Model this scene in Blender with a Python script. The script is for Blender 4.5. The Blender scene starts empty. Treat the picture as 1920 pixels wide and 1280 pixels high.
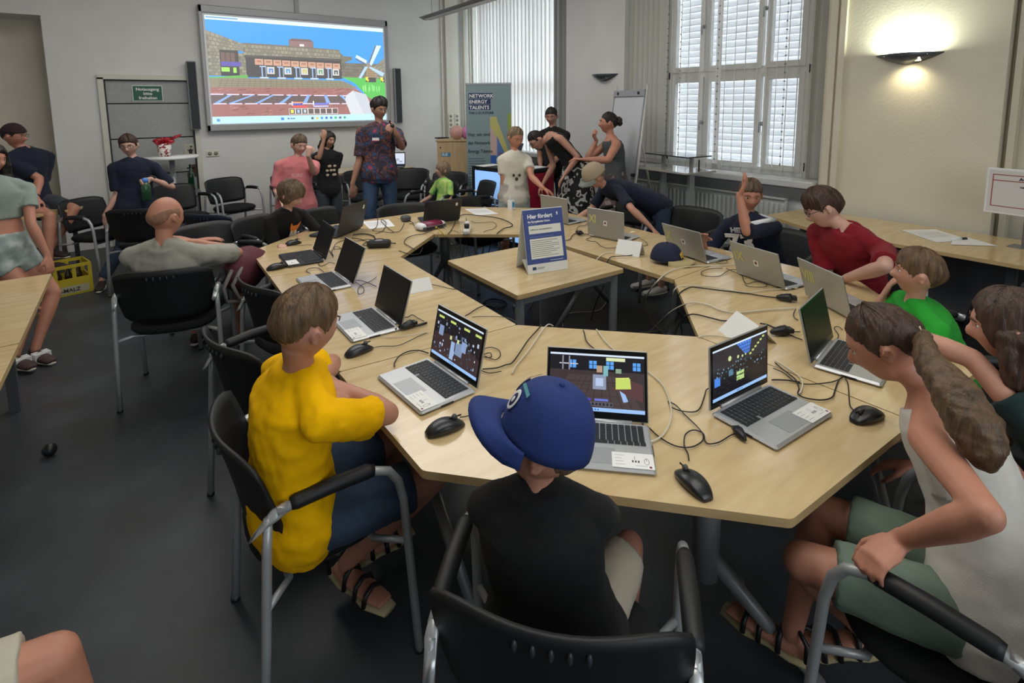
import bpy, bmesh, math, random
from mathutils import Vector, Matrix, noise
random.seed(7)
PI=math.pi
SC=bpy.context.scene
COL=SC.collection
# ---------------------------------------------------------------- camera
cd=bpy.data.cameras.new('camera'); cam=bpy.data.objects.new('camera',cd); COL.objects.link(cam)
cam.matrix_world=Matrix(((0.804613,0.083312,-0.587926,0),(-0.593726,0.097331,-0.798759,0),(-0.009323,0.991759,0.127779,1.75),(0,0,0,1)))
cd.sensor_width=36; cd.lens=1009/1920*36; cd.shift_y=-(640-325)/1920; cd.clip_start=.05; cd.clip_end=200
SC.camera=cam
# ---------------------------------------------------------------- world, lights, exposure
w=bpy.data.worlds.new('sky'); SC.world=w; w.use_nodes=True
bg=w.node_tree.nodes['Background']; bg.inputs['Color'].default_value=(.80,.88,1,1); bg.inputs['Strength'].default_value=16.0
_n=w.node_tree; _tc=_n.nodes.new('ShaderNodeTexCoord'); _sx=_n.nodes.new('ShaderNodeSeparateXYZ'); _rp=_n.nodes.new('ShaderNodeValToRGB')
_rp.color_ramp.elements[0].position=.46; _rp.color_ramp.elements[0].color=(.22,.22,.20,1); _rp.color_ramp.elements[1].position=.54; _rp.color_ramp.elements[1].color=(.84,.91,1,1)
_mr=_n.nodes.new('ShaderNodeMapRange'); _mr.inputs['From Min'].default_value=-1; _n.links.new(_tc.outputs['Generated'],_sx.inputs[0]); _n.links.new(_sx.outputs['Z'],_mr.inputs['Value']); _n.links.new(_mr.outputs[0],_rp.inputs[0]); _n.links.new(_rp.outputs[0],bg.inputs['Color'])
SC.view_settings.view_transform='Standard'; SC.view_settings.look='None'; SC.view_settings.gamma=1; SC.view_settings.exposure=0.0
SC.view_settings.use_curve_mapping=False
SC.cycles.max_bounces=8; SC.cycles.diffuse_bounces=4; SC.cycles.glossy_bounces=4; SC.cycles.transmission_bounces=6; SC.cycles.transparent_max_bounces=12
SC.cycles.use_denoising=True; SC.cycles.sample_clamp_indirect=8
def area(name,loc,rot,sx,sy,power,color):
    l=bpy.data.lights.new(name,'AREA'); l.shape='RECTANGLE'; l.size=sx; l.size_y=sy; l.energy=power; l.color=color
    o=bpy.data.objects.new(name,l); COL.objects.link(o); o.location=loc; o.rotation_euler=rot
    return o
# added fill lights: two under the ceiling above the frame, one behind the camera
area('ceiling_luminaire',(1.2,1.0,3.75),(0,0,0),3.2,2.0,58,(1,.97,.92))
area('ceiling_luminaire',(1.6,5.2,3.75),(0,0,0),3.6,2.4,96,(1,.97,.93))
area('rear_window_daylight',(1.0,-3.0,2.2),(PI/2,0,0),3.2,2.2,72,(.86,.93,1))  # cool fill added behind the camera, no window is built there
# ---------------------------------------------------------------- materials
def s2l(c):
    if isinstance(c,str): c=tuple(int(c[i:i+2],16)/255 for i in (0,2,4))
    return tuple((x/12.92 if x<=.04045 else ((x+.055)/1.055)**2.4) for x in c)
MATS={}
def mat(name,col,rough=.6,metal=0,var=0,vscale=20,bump=0,bscale=200,spec=.5,sheen=0,sss=0,alpha=None,trans=0,emit=0,stretch=None,coat=0):
    if name in MATS: return MATS[name]
    m=bpy.data.materials.new(name); m.use_nodes=True; MATS[name]=m
    nt=m.node_tree; b=nt.nodes['Principled BSDF']; c=s2l(col)
    b.inputs['Base Color'].default_value=(*c,1); b.inputs['Roughness'].default_value=rough; b.inputs['Metallic'].default_value=metal
    b.inputs['Specular IOR Level'].default_value=spec
    if coat: b.inputs['Coat Weight'].default_value=coat; b.inputs['Coat Roughness'].default_value=.15
    if sheen: b.inputs['Sheen Weight'].default_value=sheen
    if sss:
        b.inputs['Subsurface Weight'].default_value=sss; b.inputs['Subsurface Radius'].default_value=(.012,.004,.002); b.inputs['Subsurface Scale'].default_value=1
    if trans: b.inputs['Transmission Weight'].default_value=trans
    if alpha is not None: b.inputs['Alpha'].default_value=alpha
    if emit: b.inputs['Emission Color'].default_value=(*c,1); b.inputs['Emission Strength'].default_value=emit
    tc=nt.nodes.new('ShaderNodeTexCoord'); mp=nt.nodes.new('ShaderNodeMapping'); nt.links.new(tc.outputs['Object'],mp.inputs[0])
    if stretch: mp.inputs['Scale'].default_value=stretch
    if var:
        n=nt.nodes.new('ShaderNodeTexNoise'); n.inputs['Scale'].default_value=vscale; n.inputs['Detail'].default_value=4
        nt.links.new(mp.outputs[0],n.inputs['Vector'])
        r=nt.nodes.new('ShaderNodeValToRGB'); r.color_ramp.elements[0].position=.3; r.color_ramp.elements[1].position=.7
        r.color_ramp.elements[0].color=(*[x*(1-var) for x in c],1); r.color_ramp.elements[1].color=(*[min(1,x*(1+var)) for x in c],1)
        nt.links.new(n.outputs['Fac'],r.inputs[0]); nt.links.new(r.outputs[0],b.inputs['Base Color'])
    if bump:
        n2=nt.nodes.new('ShaderNodeTexNoise'); n2.inputs['Scale'].default_value=bscale; n2.inputs['Detail'].default_value=3
        nt.links.new(mp.outputs[0],n2.inputs['Vector'])
        bp=nt.nodes.new('ShaderNodeBump'); bp.inputs['Strength'].default_value=bump; bp.inputs['Distance'].default_value=.01
        nt.links.new(n2.outputs['Fac'],bp.inputs['Height']); nt.links.new(bp.outputs[0],b.inputs['Normal'])
    return m
def ramp_mat(name,stops,scale,rough=.8,detail=3,const=False,distort=0,kind='noise',stretch=None,bump=0):
    m=bpy.data.materials.new(name); m.use_nodes=True; nt=m.node_tree; b=nt.nodes['Principled BSDF']; b.inputs['Roughness'].default_value=rough
    tc=nt.nodes.new('ShaderNodeTexCoord'); mp=nt.nodes.new('ShaderNodeMapping'); nt.links.new(tc.outputs['Object'],mp.inputs[0])
    if stretch: mp.inputs['Scale'].default_value=stretch
    n=nt.nodes.new('ShaderNodeTexNoise' if kind=='noise' else 'ShaderNodeTexVoronoi'); n.inputs['Scale'].default_value=scale
    if kind=='noise': n.inputs['Detail'].default_value=detail; n.inputs['Distortion'].default_value=distort
    nt.links.new(mp.outputs[0],n.inputs['Vector'])
    r=nt.nodes.new('ShaderNodeValToRGB'); cr=r.color_ramp
    if const: cr.interpolation='CONSTANT'
    while len(cr.elements)<len(stops): cr.elements.new(.5)
    for e,(p,c) in zip(cr.elements,stops): e.position=p; e.color=(*s2l(c),1)
    nt.links.new(n.outputs['Fac' if kind=='noise' else 'Distance'],r.inputs[0]); nt.links.new(r.outputs[0],b.inputs['Base Color'])
    if bump:
        bp=nt.nodes.new('ShaderNodeBump'); bp.inputs['Strength'].default_value=bump; bp.inputs['Distance'].default_value=.01
        nt.links.new(n.outputs[0],bp.inputs['Height']); nt.links.new(bp.outputs[0],b.inputs['Normal'])
    return m
def vcol_mat(name,emit=0,rough=.6):
    m=bpy.data.materials.new(name); m.use_nodes=True; nt=m.node_tree; b=nt.nodes['Principled BSDF']
    a=nt.nodes.new('ShaderNodeVertexColor'); a.layer_name='Col'
    b.inputs['Roughness'].default_value=rough
    if emit:
        b.inputs['Base Color'].default_value=(.01,.01,.01,1); b.inputs['Roughness'].default_value=.25
        nt.links.new(a.outputs[0],b.inputs['Emission Color']); b.inputs['Emission Strength'].default_value=emit
    else: nt.links.new(a.outputs[0],b.inputs['Base Color'])
    return m
# ---------------------------------------------------------------- mesh helpers
class MB:
    def __init__(s): s.v=[]; s.f=[]; s.sm=[]; s.M=None
    def add(s,vs,fs,smooth=False):
        n=len(s.v)
        s.v+= [tuple(s.M@Vector(p)) for p in vs] if s.M is not None else [tuple(p) for p in vs]
        s.f+=[tuple(i+n for i in f) for f in fs]; s.sm+=[smooth]*len(fs); return s
    def box(s,c,d,rot=None,bev=0):
        x,y,z=[q/2 for q in d]
        if bev:
            b=min(bev,x*.9,y*.9,z*.9); vs=[];fs=[]
            rings=[(x-b,y-b,-z),(x,y,-z+b),(x,y,z-b),(x-b,y-b,z)]
            for (rx,ry,rz) in rings:
                bb=b if rx==x else b*.3
                vs+=[(rx-bb,-ry,rz),(rx,-ry+bb,rz),(rx,ry-bb,rz),(rx-bb,ry,rz),(-rx+bb,ry,rz),(-rx,ry-bb,rz),(-rx,-ry+bb,rz),(-rx+bb,-ry,rz)]
            for k in range(3):
                for i in range(8): fs.append((k*8+i,k*8+(i+1)%8,k*8+8+(i+1)%8,k*8+8+i))
            fs.append(tuple(range(7,-1,-1))); fs.append(tuple(range(24,32)))
        else:
            vs=[(a*x,b_*y,c_*z) for c_ in (-1,1) for b_ in (-1,1) for a in (-1,1)]
            fs=[(0,2,3,1),(4,5,7,6),(0,1,5,4),(2,6,7,3),(0,4,6,2),(1,3,7,5)]
        R=rot if rot is not None else Matrix.Identity(3)
        if not isinstance(R,Matrix): R=Matrix.Rotation(R,3,'Z')
        return s.add([R@Vector(v)+Vector(c) for v in vs],fs)
    def prism(s,poly,z0,z1):
        n=len(poly); vs=[(p[0],p[1],z0) for p in poly]+[(p[0],p[1],z1) for p in poly]
        return s.add(vs,[tuple(range(n-1,-1,-1)),tuple(range(n,2*n))]+[(i,(i+1)%n,n+(i+1)%n,n+i) for i in range(n)])
    def tube(s,pts,r,n=10,cap=True,smooth=True):
        pts=[Vector(p) for p in pts]; R=r if isinstance(r,(list,tuple)) else [r]*len(pts)
        secs=[]; up=None
        for i,p in enumerate(pts):
            t=(pts[min(i+1,len(pts)-1)]-pts[max(i-1,0)]).normalized()
            if up is None: up=t.orthogonal().normalized()
            up=(up-t*up.dot(t)); up=up.normalized() if up.length>1e-6 else t.orthogonal().normalized()
            secs.append((p,up,t.cross(up),R[i],R[i]))
        return s.loft(secs,n,cap,smooth)
    def loft(s,secs,n=16,cap=True,smooth=True,sq=1.0):
        vs=[];fs=[]
        for (c,a,b,ra,rb) in secs:
            c=Vector(c);a=Vector(a);b=Vector(b)
            for k in range(n):
                t=2*PI*k/n; ct,st=math.cos(t),math.sin(t)
                if sq!=1: ct=math.copysign(abs(ct)**sq,ct); st=math.copysign(abs(st)**sq,st)
                vs.append(c+a*(ra*ct)+b*(rb*st))
        m=len(secs)
        for i in range(m-1):
            for k in range(n): fs.append((i*n+k,i*n+(k+1)%n,(i+1)*n+(k+1)%n,(i+1)*n+k))
        if cap: fs.append(tuple(range(n-1,-1,-1))); fs.append(tuple(range((m-1)*n,m*n)))
        return s.add(vs,fs,smooth)
    def cyl(s,p,q,r,n=16,r2=None): return s.tube([p,q],[r,r if r2 is None else r2],n)
    def ell(s,c,a,b,d,ra,rb,rd,nu=16,nv=10):
        c,a,b,d=Vector(c),Vector(a),Vector(b),Vector(d); vs=[c-d*rd]; fs=[]
        for j in range(1,nv):
            ph=-PI/2+PI*j/nv
            for k in range(nu):
                t=2*PI*k/nu; vs.append(c+a*(ra*math.cos(ph)*math.cos(t))+b*(rb*math.cos(ph)*math.sin(t))+d*(rd*math.sin(ph)))
        vs.append(c+d*rd); L=len(vs)-1
        for k in range(nu):
            fs.append((0,1+(k+1)%nu,1+k)); fs.append((L,L-nu+k,L-nu+(k+1)%nu))
        for j in range(nv-2):
            for k in range(nu): fs.append((1+j*nu+k,1+j*nu+(k+1)%nu,1+(j+1)*nu+(k+1)%nu,1+(j+1)*nu+k))
        return s.add(vs,fs,True)
    def sph(s,c,r,nu=14,nv=9): return s.ell(c,(1,0,0),(0,1,0),(0,0,1),r,r,r,nu,nv)
    def mesh(s,name):
        me=bpy.data.meshes.new(name); me.from_pydata(s.v,[],s.f); me.polygons.foreach_set('use_smooth',s.sm); me.update(); return me
    def build(s,name,m,parent=None,label=None):
        o=bpy.data.objects.new(name,s.mesh(name)); COL.objects.link(o)
        for mm in (m if isinstance(m,list) else [m]): o.data.materials.append(mm)
        if parent is not None: o.parent=parent
        if label: o['label']=label
        return o
def tag(o,label,cat,group=None,kind=None):
    if label: o['label']=label
    if cat: o['category']=cat
    if group: o['group']=group
    if kind: o['kind']=kind
    return o
def thing(name,label,cat,loc=(0,0,0),rz=0,group=None):
    o=bpy.data.objects.new(name,None); COL.objects.link(o); o.empty_display_size=.1
    o.location=loc; o.rotation_euler=(0,0,rz); return tag(o,label,cat,group)
def kids(o): return [c for c in bpy.data.objects if c.parent==o]
def dup(root,loc,rz,label,group=None,tree=None):
    r=root.copy(); COL.objects.link(r); r.location=loc; r.rotation_euler=(0,0,rz); r['label']=label
    if group: r['group']=group
    def rec(a,b):
        for ch in tree[a.name] if tree and a.name in tree else ():
            c=ch.copy(); COL.objects.link(c); c.parent=b
            rec(ch,c)
    rec(root,r); return r
def treeof(root):
    t={}
    def rec(a):
        t[a.name]=[c for c in bpy.data.objects if c.parent==a]
        for c in t[a.name]: rec(c)
    rec(root); return t
def text(s,size,m,parent,loc,rot=(0,0,0),align='LEFT',ext=.0004,bold=0,label=None,sx=1.0,name='lettering'):
    c=bpy.data.curves.new(name,'FONT'); c.body=s; c.size=size; c.extrude=ext; c.align_x=align; c.offset=bold; c.resolution_u=2
    o=bpy.data.objects.new(name,c); COL.objects.link(o); c.materials.append(m); o.location=loc; o.rotation_euler=rot; o.scale=(sx,1,1)
    if parent is not None: o.parent=parent
    if label: o['label']=label
    return o
# flat printed / displayed pictures made of coloured polygons in the XZ plane (x right, z up, facing -Y)
class Canvas:
    def __init__(s,wash=0): s.v=[];s.f=[];s.c=[];s.k=0;s.wash=wash
    def poly(s,pts,col,lift=None):
        n=len(s.v); s.k+=1; y=-(s.k*4e-6 if lift is None else lift)
        s.v+=[(p[0],y,p[1]) for p in pts]; s.f.append(tuple(range(n,n+len(pts)))); s.c+=[(*[x*(1-s.wash)+s.wash*.9 for x in s2l(col)],1)]*len(pts)
    def rect(s,x0,y0,x1,y1,col): s.poly([(x0,y0),(x1,y0),(x1,y1),(x0,y1)],col)
    def disc(s,x,y,r,col,n=16,ry=None): s.poly([(x+r*math.cos(2*PI*k/n),y+(ry or r)*math.sin(2*PI*k/n)) for k in range(n)],col)
    def build(s,name,m,parent,S=1,loc=(0,0,0),rot=(0,0,0)):
        me=bpy.data.meshes.new(name); me.from_pydata([(a*S,b*(1 if S<1 else S),c*S) for a,b,c in s.v],[],s.f)
        ca=me.color_attributes.new('Col','FLOAT_COLOR','CORNER'); flat=[]
        for f in s.f:
            for i in f: flat+=s.c[i]
        ca.data.foreach_set('color',flat); me.materials.append(m)
        o=bpy.data.objects.new(name,me); COL.objects.link(o); o.parent=parent; o.location=loc; o.rotation_euler=rot; return o
M_PRINT=vcol_mat('printed_colours'); M_SCREEN=vcol_mat('lit_display',emit=1.0); M_SCREEN2=vcol_mat('projected_picture',emit=1.35)
# ================================================================ the room
M_WALL=mat('white_plaster','D9D9D6',.85,var=.03,vscale=3,bump=.15,bscale=60)
M_WALLC=mat('cream_plaster','D8D2BF',.85,var=.04,vscale=2.5,bump=.2,bscale=50)
M_ALC=mat('beige_plaster','DAD3C4',.9,var=.05,vscale=3,bump=.2,bscale=60)
M_FLOOR=ramp_mat('dark_linoleum',[(.30,'2B2E31'),(.55,'34383C'),(.75,'3F4448')],3.2,rough=.45,detail=8,bump=.03)
M_WHITEP=mat('white_frame_paint','E4E4E0',.45)
M_GREYM=mat('grey_steel','8C9092',.4,metal=.6)
M_SILVER=mat('silver_tube','A7AAAB',.38,metal=.35)
M_DKGREY=mat('dark_grey_laminate','4B4D50',.6)
M_BLACKP=mat('black_plastic','16171A',.42,bump=.05,bscale=300)
M_WHITE=mat('white_plastic','E8E8E6',.5)
def struct(name,mb,m,parent=None):
    o=mb.build(name,m,parent)
    if parent is None: o['kind']='structure'
    return o
struct('floor',MB().box((1.1,2.6,-.05),(9.6,13.4,.1)),M_FLOOR)
struct('ceiling',MB().box((1.1,2.6,3.95),(9.6,13.4,.1)),M_WALL)
# back wall with the alcove on the left and the door opening
mb=MB(); Y=8.4
mb.box((-.32,Y+.3,1.95),(.52,.6,3.9)); mb.box((.405,Y+.3,3.0),(.93,.6,1.8)); mb.box((3.085,Y+.3,1.95),(4.43,.6,3.9)); mb.box((-2.0,Y+.3,3.36),(2.84,.6,1.08)); mb.box((-3.2,Y+.3,1.95),(.5,.6,3.9))
struct('wall_back',mb,M_WALL)
mb=MB().box((-1.7,Y+.57,1.45),(3.0,.06,2.9)); mb.box((-.585,Y+.29,1.41),(.008,.5,2.8)); struct('wall_alcove',mb,M_ALC)
struct('wall_left',MB().box((-3.5,2.5,1.95),(.2,13,3.9)),M_WALL)
struct('wall_rear',MB().box((1.1,-4.0,1.95),(9.4,.2,3.9)),M_WALL)
# window wall
mb=MB(); X0=5.3
mb.box((5.55,8.6,1.95),(.5,.5,3.9)); mb.box((5.55,5.315,1.95),(.5,1.10,3.9))
for (a,b) in ((5.865,8.35),(2.33,4.765)):
    c=(a+b)/2; mb.box((5.55,c,.46),(.5,b-a,.92)); mb.box((5.55,c,3.78),(.5,b-a,.24))
mb.box((5.70,4.52,2.3),(.20,.60,2.76)); mb.box((5.70,2.43,2.3),(.20,.28,2.76)); mb.box((5.71,3.395,.96),(.17,1.64,.12))
struct('wall_window',mb,M_WALL)
mb=MB(); mb.box((5.55,1.70,1.95),(.5,1.26,3.9)); mb.box((5.285,2.27,1.95),(.03,.06,3.9)); mb.box((5.28,2.19,1.95),(.04,.05,3.9)); 
mb.box((5.66,0.45,1.95),(.3,1.28,3.9)); mb.box((5.55,-2.1,1.95),(.5,3.9,3.9)); mb.box((5.42,1.02,1.95),(.1,.04,3.9))
struct('wall_right',mb,M_WALLC)
for nm,mb in (('baseboard_back',MB().box((3.1,8.38,.05),(4.4,.03,.10))),('baseboard_window',MB().box((5.28,5.3,.05),(.03,1.1,.10))),('baseboard_right',MB().box((5.28,1.7,.05),(.03,1.2,.10)))):
    struct(nm,mb,mat('black_skirting','1B1C1F',.5))
# vertical trunking and pipes in the back right corner
struct('trim_1',MB().box((4.86,8.37,1.95),(.24,.06,3.9)).box((4.68,8.385,1.95),(.03,.03,3.9)),mat('greyed_trunking','CFCCC0',.6))
struct('trim_2',MB().tube([(5.1,8.33,0),(5.1,8.33,3.9)],.03).tube([(5.2,8.3,0),(5.2,8.3,3.9)],.02),mat('greyed_trunking','CFCCC0'))
# ---- emergency exit door
dr=thing('door_1',None,None,(0,0,0)); dr['kind']='structure'
mD=mat('grey_door_panel','A0A2A0',.65,var=.06,vscale=30,bump=.1,bscale=200)
MB().box((-.09,8.39,1.06),(.06,.06,2.12)).box((.90,8.39,1.06),(.06,.06,2.12)).box((.405,8.39,2.13),(1.05,.06,.06)).build('door_frame',mat('cream_door_frame','CFCDC0',.5),dr)
MB().box((.405,8.62,1.05),(.93,.02,2.1)).build('door_core',mat('black_gap','0B0B0C',.9),dr)
zs=[0,.32,.885,1.355,1.80,2.095]
for a,b in zip(zs[:-1],zs[1:]): MB().box((.405,8.44,(a+b)/2),(.90,.05,b-a-.012),bev=.004).build('door_panel',mD,dr)
MB().box((-.052,8.42,1.05),(.016,.06,2.1)).box((.862,8.42,1.05),(.016,.06,2.1)).build('door_gasket',mat('dark_gasket','26282B',.6),dr)
sg=thing('emergency_exit_sign','small green emergency exit sign in white letters on the grey door','sign',(.385,8.405,1.93))
MB().box((0,0,0),(.31,.008,.185)).build('sign_plate',mat('exit_green','1E5B49',.5),sg)
MB().box((0,.001,0),(.325,.006,.20)).build('sign_border',M_WHITE,sg)
for i,t in enumerate(('Notausgang','bitte','freihalten')): text(t,.052,M_WHITE,sg,(0,-.006,.035-i*.055),(PI/2,0,0),'CENTER',bold=.0012)
ps=thing('pictogram_sticker','small cream pictogram sticker on the right side of the grey door','sticker',(.80,8.408,1.17))
c=Canvas(); c.rect(-.06,-.09,.06,.09,'B9B7A4'); c.rect(-.05,-.075,.05,.075,'A7A693'); c.poly([(-.01,-.06),(.02,-.06),(.03,.0),(.01,.03),(-.02,0)],'22241F'); c.disc(.015,.05,.013,'22241F'); c.rect(-.03,.0,.04,.012,'22241F'); c.build('print',M_PRINT,ps)
hd=thing('door_handle_plate','dark brass handle plate at the right edge of the grey door','door handle',(.83,8.40,.90)); MB().box((0,0,0),(.05,.012,.16),bev=.004).build('plate',mat('dark_brass','4A3A2A',.4,metal=.6),hd); MB().tube([(0,-.01,.04),(0,-.05,.04),(-.09,-.055,.04)],.009).build('lever',mat('dark_brass','4A3A2A'),hd)
tag(struct('dark_felt_wedge',MB().prism([(.56,8.37),(.68,8.37),(.68,8.39),(.56,8.39)],0,0.001),mat('black_felt','0E0E10',.9)),None,None)
bpy.data.objects.remove(bpy.data.objects['dark_felt_wedge'])
# ---- white bistro table with the gift tin
bt=thing('bistro_table','round white bistro table standing in front of the grey exit door','table',(.55,7.95,0))
MB().cyl((0,0,1.115),(0,0,1.145),.30,32).build('tabletop',M_WHITE,bt); MB().cyl((0,0,.03),(0,0,1.115),.03).build('column',M_SILVER,bt); MB().cyl((0,0,0),(0,0,.03),.22,28).build('base',M_SILVER,bt)
gt=thing('gift_tin','white and red popcorn tub with red foil ribbon on the bistro table','gift',(.48,7.93,1.145))
MB().tube([(0,0,0),(0,0,.16)],[.062,.082],20).build('tub',ramp_mat('tub_print',[(.0,'E9E4DE'),(.46,'E9E4DE'),(.5,'8E2F33'),(.6,'E9E4DE')],14,const=True),gt)
mb=MB()
for k in range(9):
    a=k*.75; mb.ell((.05*math.cos(a),.05*math.sin(a),.19+.02*math.sin(k*2.3)),(math.cos(a),math.sin(a),0),(0,0,1),(math.sin(a),-math.cos(a),0),.07,.032,.015,8,6)
mb.ell((.13,-.01,.235),(1,0,.4),(0,1,0),(0,0,1),.07,.03,.02,8,6); mb.build('ribbon',mat('red_foil','A81E2C',.3,var=.4,vscale=25),gt)
gb=thing('green_bottle','dark green bottle standing behind the bistro table column','bottle',(.76,8.15,.66)); MB().tube([(0,0,0),(0,0,.22),(0,0,.27),(0,0,.33)],[.038,.038,.015,.014],16).build('glass_body',mat('green_glass','0F3F2A',.15,coat=.5),gb); MB().cyl((0,0,.33),(0,0,.345),.016,12).build('cap',mat('exit_green','1E5B49'),gb)
cs=thing('corner_shelf','narrow grey shelf beside the exit door carrying the green bottle','shelf',(.74,8.22,0)); MB().box((0,0,.645),(.22,.3,.03)).build('shelf_board',M_GREYM,cs); MB().box((-.08,.05,.315),(.03,.03,.63)).box((.08,.05,.315),(.03,.03,.63)).build('leg',M_GREYM,cs)
# ---- wall sockets
def socket(x,y,z,n,label,vert=False,ry=0):
    t=thing('wall_socket',label,'socket',(x,y,z),ry)
    if vert: MB().box((0,0,0),(.085,.014,.075*n+.01),bev=.004).build('cover_plate',mat('socket_cream','D9D6C6',.5),t)
    else: MB().box((0,0,0),(.075*n+.01,.014,.085),bev=.004).build('cover_plate',mat('socket_cream','D9D6C6',.5),t)
    for k in range(n):
        o=(k-(n-1)/2)*.075; p=(0,-.008,o) if vert else (o,-.008,0)
        MB().cyl((p[0],-.010,p[2]),(p[0],-.006,p[2]),.027,16).build('socket_well',mat('socket_grey','8F8D80',.6),t)
socket(1.065,8.393,1.115,2,'double cream socket on the wall under the projected picture')
socket(4.80,8.333,1.36,6,'upper column of six cream sockets on the corner trunking',True)
socket(4.93,8.333,1.36,6,'right column of dark round sockets on the corner trunking',True)
# ---- interactive whiteboard showing the projected game
wb=thing('interactive_whiteboard','wide interactive whiteboard with grey frame showing a projected blocky village game','whiteboard',(2.335,8.33,2.255))
Wd,Hd_=2.65,1.67
MB().box((0,0,Hd_/2-.05),(Wd,.07,.10),bev=.01).box((0,0,-Hd_/2+.045),(Wd,.07,.09),bev=.01).box((-Wd/2+.025,0,0),(.05,.07,Hd_),bev=.01).box((Wd/2-.025,0,0),(.05,.07,Hd_),bev=.01).build('frame',mat('board_frame_grey','A6A7A8',.45,metal=.2),wb)
MB().box((0,.01,0),(Wd-.06,.04,Hd_-.1)).build('board_panel',M_WHITE,wb)
rnd=random.Random(3)
def game_canvas():
    c=Canvas(.07); W_,H_=1000,600
    def q(x,y): return (x,H_-y)
    def R(x0,y0,x1,y1,col): c.poly([q(x0,y1),q(x1,y1),q(x1,y0),q(x0,y0)],col)
    def Pg(pts,col): c.poly([q(*p) for p in pts][::-1],col)
    R(0,0,1000,600,'BFE4FF'); R(0,22,1000,560,'2E96F5')
    # stone bands drawn as rows of blocks
    def blocks(x0,x1,top,bot,cols,rows,base='6E6A5C',hi=('8B8673','7F7A69','948F7B')):
        Pg([(x0,top(x0)),(x1,top(x1)),(x1,bot(x1)),(x0,bot(x0))],base)
        for r in range(rows):
            for k in range(cols):
                a=x0+(x1-x0)*(k+.08+(.5 if r%2 else 0)*.9)/cols; b=a+(x1-x0)*.84/cols; b=min(b,x1)
                if a>=x1: continue
                f0,f1=(r+.1)/rows,(r+.88)/rows
                Pg([(a,top(a)+(bot(a)-top(a))*f0),(b,top(b)+(bot(b)-top(b))*f0),(b,top(b)+(bot(b)-top(b))*f1),(a,top(a)+(bot(a)-top(a))*f1)],rnd.choice(hi))
    blocks(0,190,lambda x:80+x*.37,lambda x:185+x*.02,9,4)
    blocks(0,58,lambda x:180,lambda x:330,3,8); blocks(150,200,lambda x:200,lambda x:330,2,7)
    R(58,185,150,330,'3A3634')
    for k in range(3): R(64+k*24,200,84+k*24,250,'6B5248')
    R(62,250,160,275,'5A4FA8'); R(62,282,102,306,'9BE05A'); R(120,282,136,318,'9BE05A'); R(62,312,150,330,'2B2A2C')
    Pg([(175,140),(420,142),(420,108),(435,108),(435,98),(545,98),(545,112),(560,112),(560,148),(715,152),(715,168),(735,185),(735,190),(790,192),(790,212),(720,240),(180,215)],'6E6A5C')
    blocks(175,715,lambda x:144+x*.016,lambda x:208+x*.024,26,3)
    R(425,104,555,146,'8A6A6A'); R(425,104,555,112,'6B5252'); R(480,130,505,143,'E6F2D8')
    R(180,208,725,225,'4C4944'); R(185,222,720,335,'3B3838')
    for k in range(10):
        x=232+k*48.5; R(x,228+k*1.2,x+44,262+k*1.2,'C79A80'); R(x+10,236+k*1.2,x+34,248+k*1.2,'A87860')
    for k in range(5):
        x=255+k*93; R(x,268,x+34,274,'BFD4F2'); R(x+8,268,x+15,330,'8FB0DD'); R(x+30,268,x+34,330,'9AB8E0'); R(x-2,332,x+44,340,'BFD4F2')
        R(x+38,272,x+78,314,'C8C8C4'); cc=('3E78C8','2F8FC8','C2B648','4E9A68','2A2C2E')[k]; R(x+48,282,x+70,306,cc); R(x+55,290,x+63,306,'C8C8C4')
    blocks(720,1000,lambda x:235-abs(x-860)*.02,lambda x:330,18,5,'5E5A50',('6F6A5E','66624F','757060')); blocks(930,1000,lambda x:250-(x-930)*.8,lambda x:330,5,5)
    Pg([(0,338),(190,322),(190,345),(0,362)],'5FA84A'); Pg([(720,322),(1000,330),(1000,480),(900,470),(800,360)],'4DB848')
    Pg([(0,345),(190,340),(720,345),(820,390),(600,398),(0,398)],'857E66')
    for k in range(26):
        x=60+k*28; Pg([(x,346),(x+2,346),(x+(k-12)*1.6+2,398),(x+(k-12)*1.6,398)],'5D5848')
    for k in range(3): R(40,358+k*13,780,360+k*13,'665F4E')
    Pg([(0,395),(800,392),(900,460),(1000,480),(1000,560),(0,560)],'96605A')
    for k in range(150):
        x=rnd.uniform(0,850); y=rnd.uniform(398,552); l=rnd.uniform(12,34)
        if 436<y<492: continue
        Pg([(x,y),(x+l,y-7),(x+l,y-3),(x,y+4)],rnd.choice(('B57E76','7C4A46','A86E66','6E4440')))
    Pg([(0,432),(740,440),(760,492),(0,487)],'5C4B49')
    for k in range(60):
        x=rnd.uniform(0,740); y=rnd.uniform(442,482); R(x,y,x+14,y+3,rnd.choice(('6F5A57','4A3C3C')))
    for k in range(10): R(k*78,431+k*.8,k*78+62,437+k*.8,'E2D6F4')
    for k in range(10): R(k*78+10,484+k*.5,k*78+74,490+k*.5,'E2D6F4')
    for (a,b) in ((90,10),(205,80),(310,215),(410,345),(508,478),(605,618),(700,748)):
        Pg([(a,437),(a+16,437),(b+24,486),(b,486)],'7FA8F0')
    # windmill
    Pg([(880,255),(930,250),(945,345),(875,345)],'9A8260')
    for k in range(6): R(884,268+k*13,936,271+k*13,'6E5A40')
    Pg([(888,238),(945,110),(985,112),(915,245)],'C9DCF2'); Pg([(888,238),(945,110),(952,112),(898,240)],'56606E')
    Pg([(880,232),(812,196),(820,178),(886,212)],'C9DCF2'); Pg([(880,232),(812,200),(812,208),(876,240)],'56606E'); Pg([(872,250),(890,252),(842,330),(826,324)],'A9CBF5'); Pg([(895,246),(902,262),(985,315),(1000,290)],'A9CBF5')
    c.disc(893,H_-240,14,'8C8478'); R(872,322,940,352,'34363A'); R(975,320,1000,352,'34363A')
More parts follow.
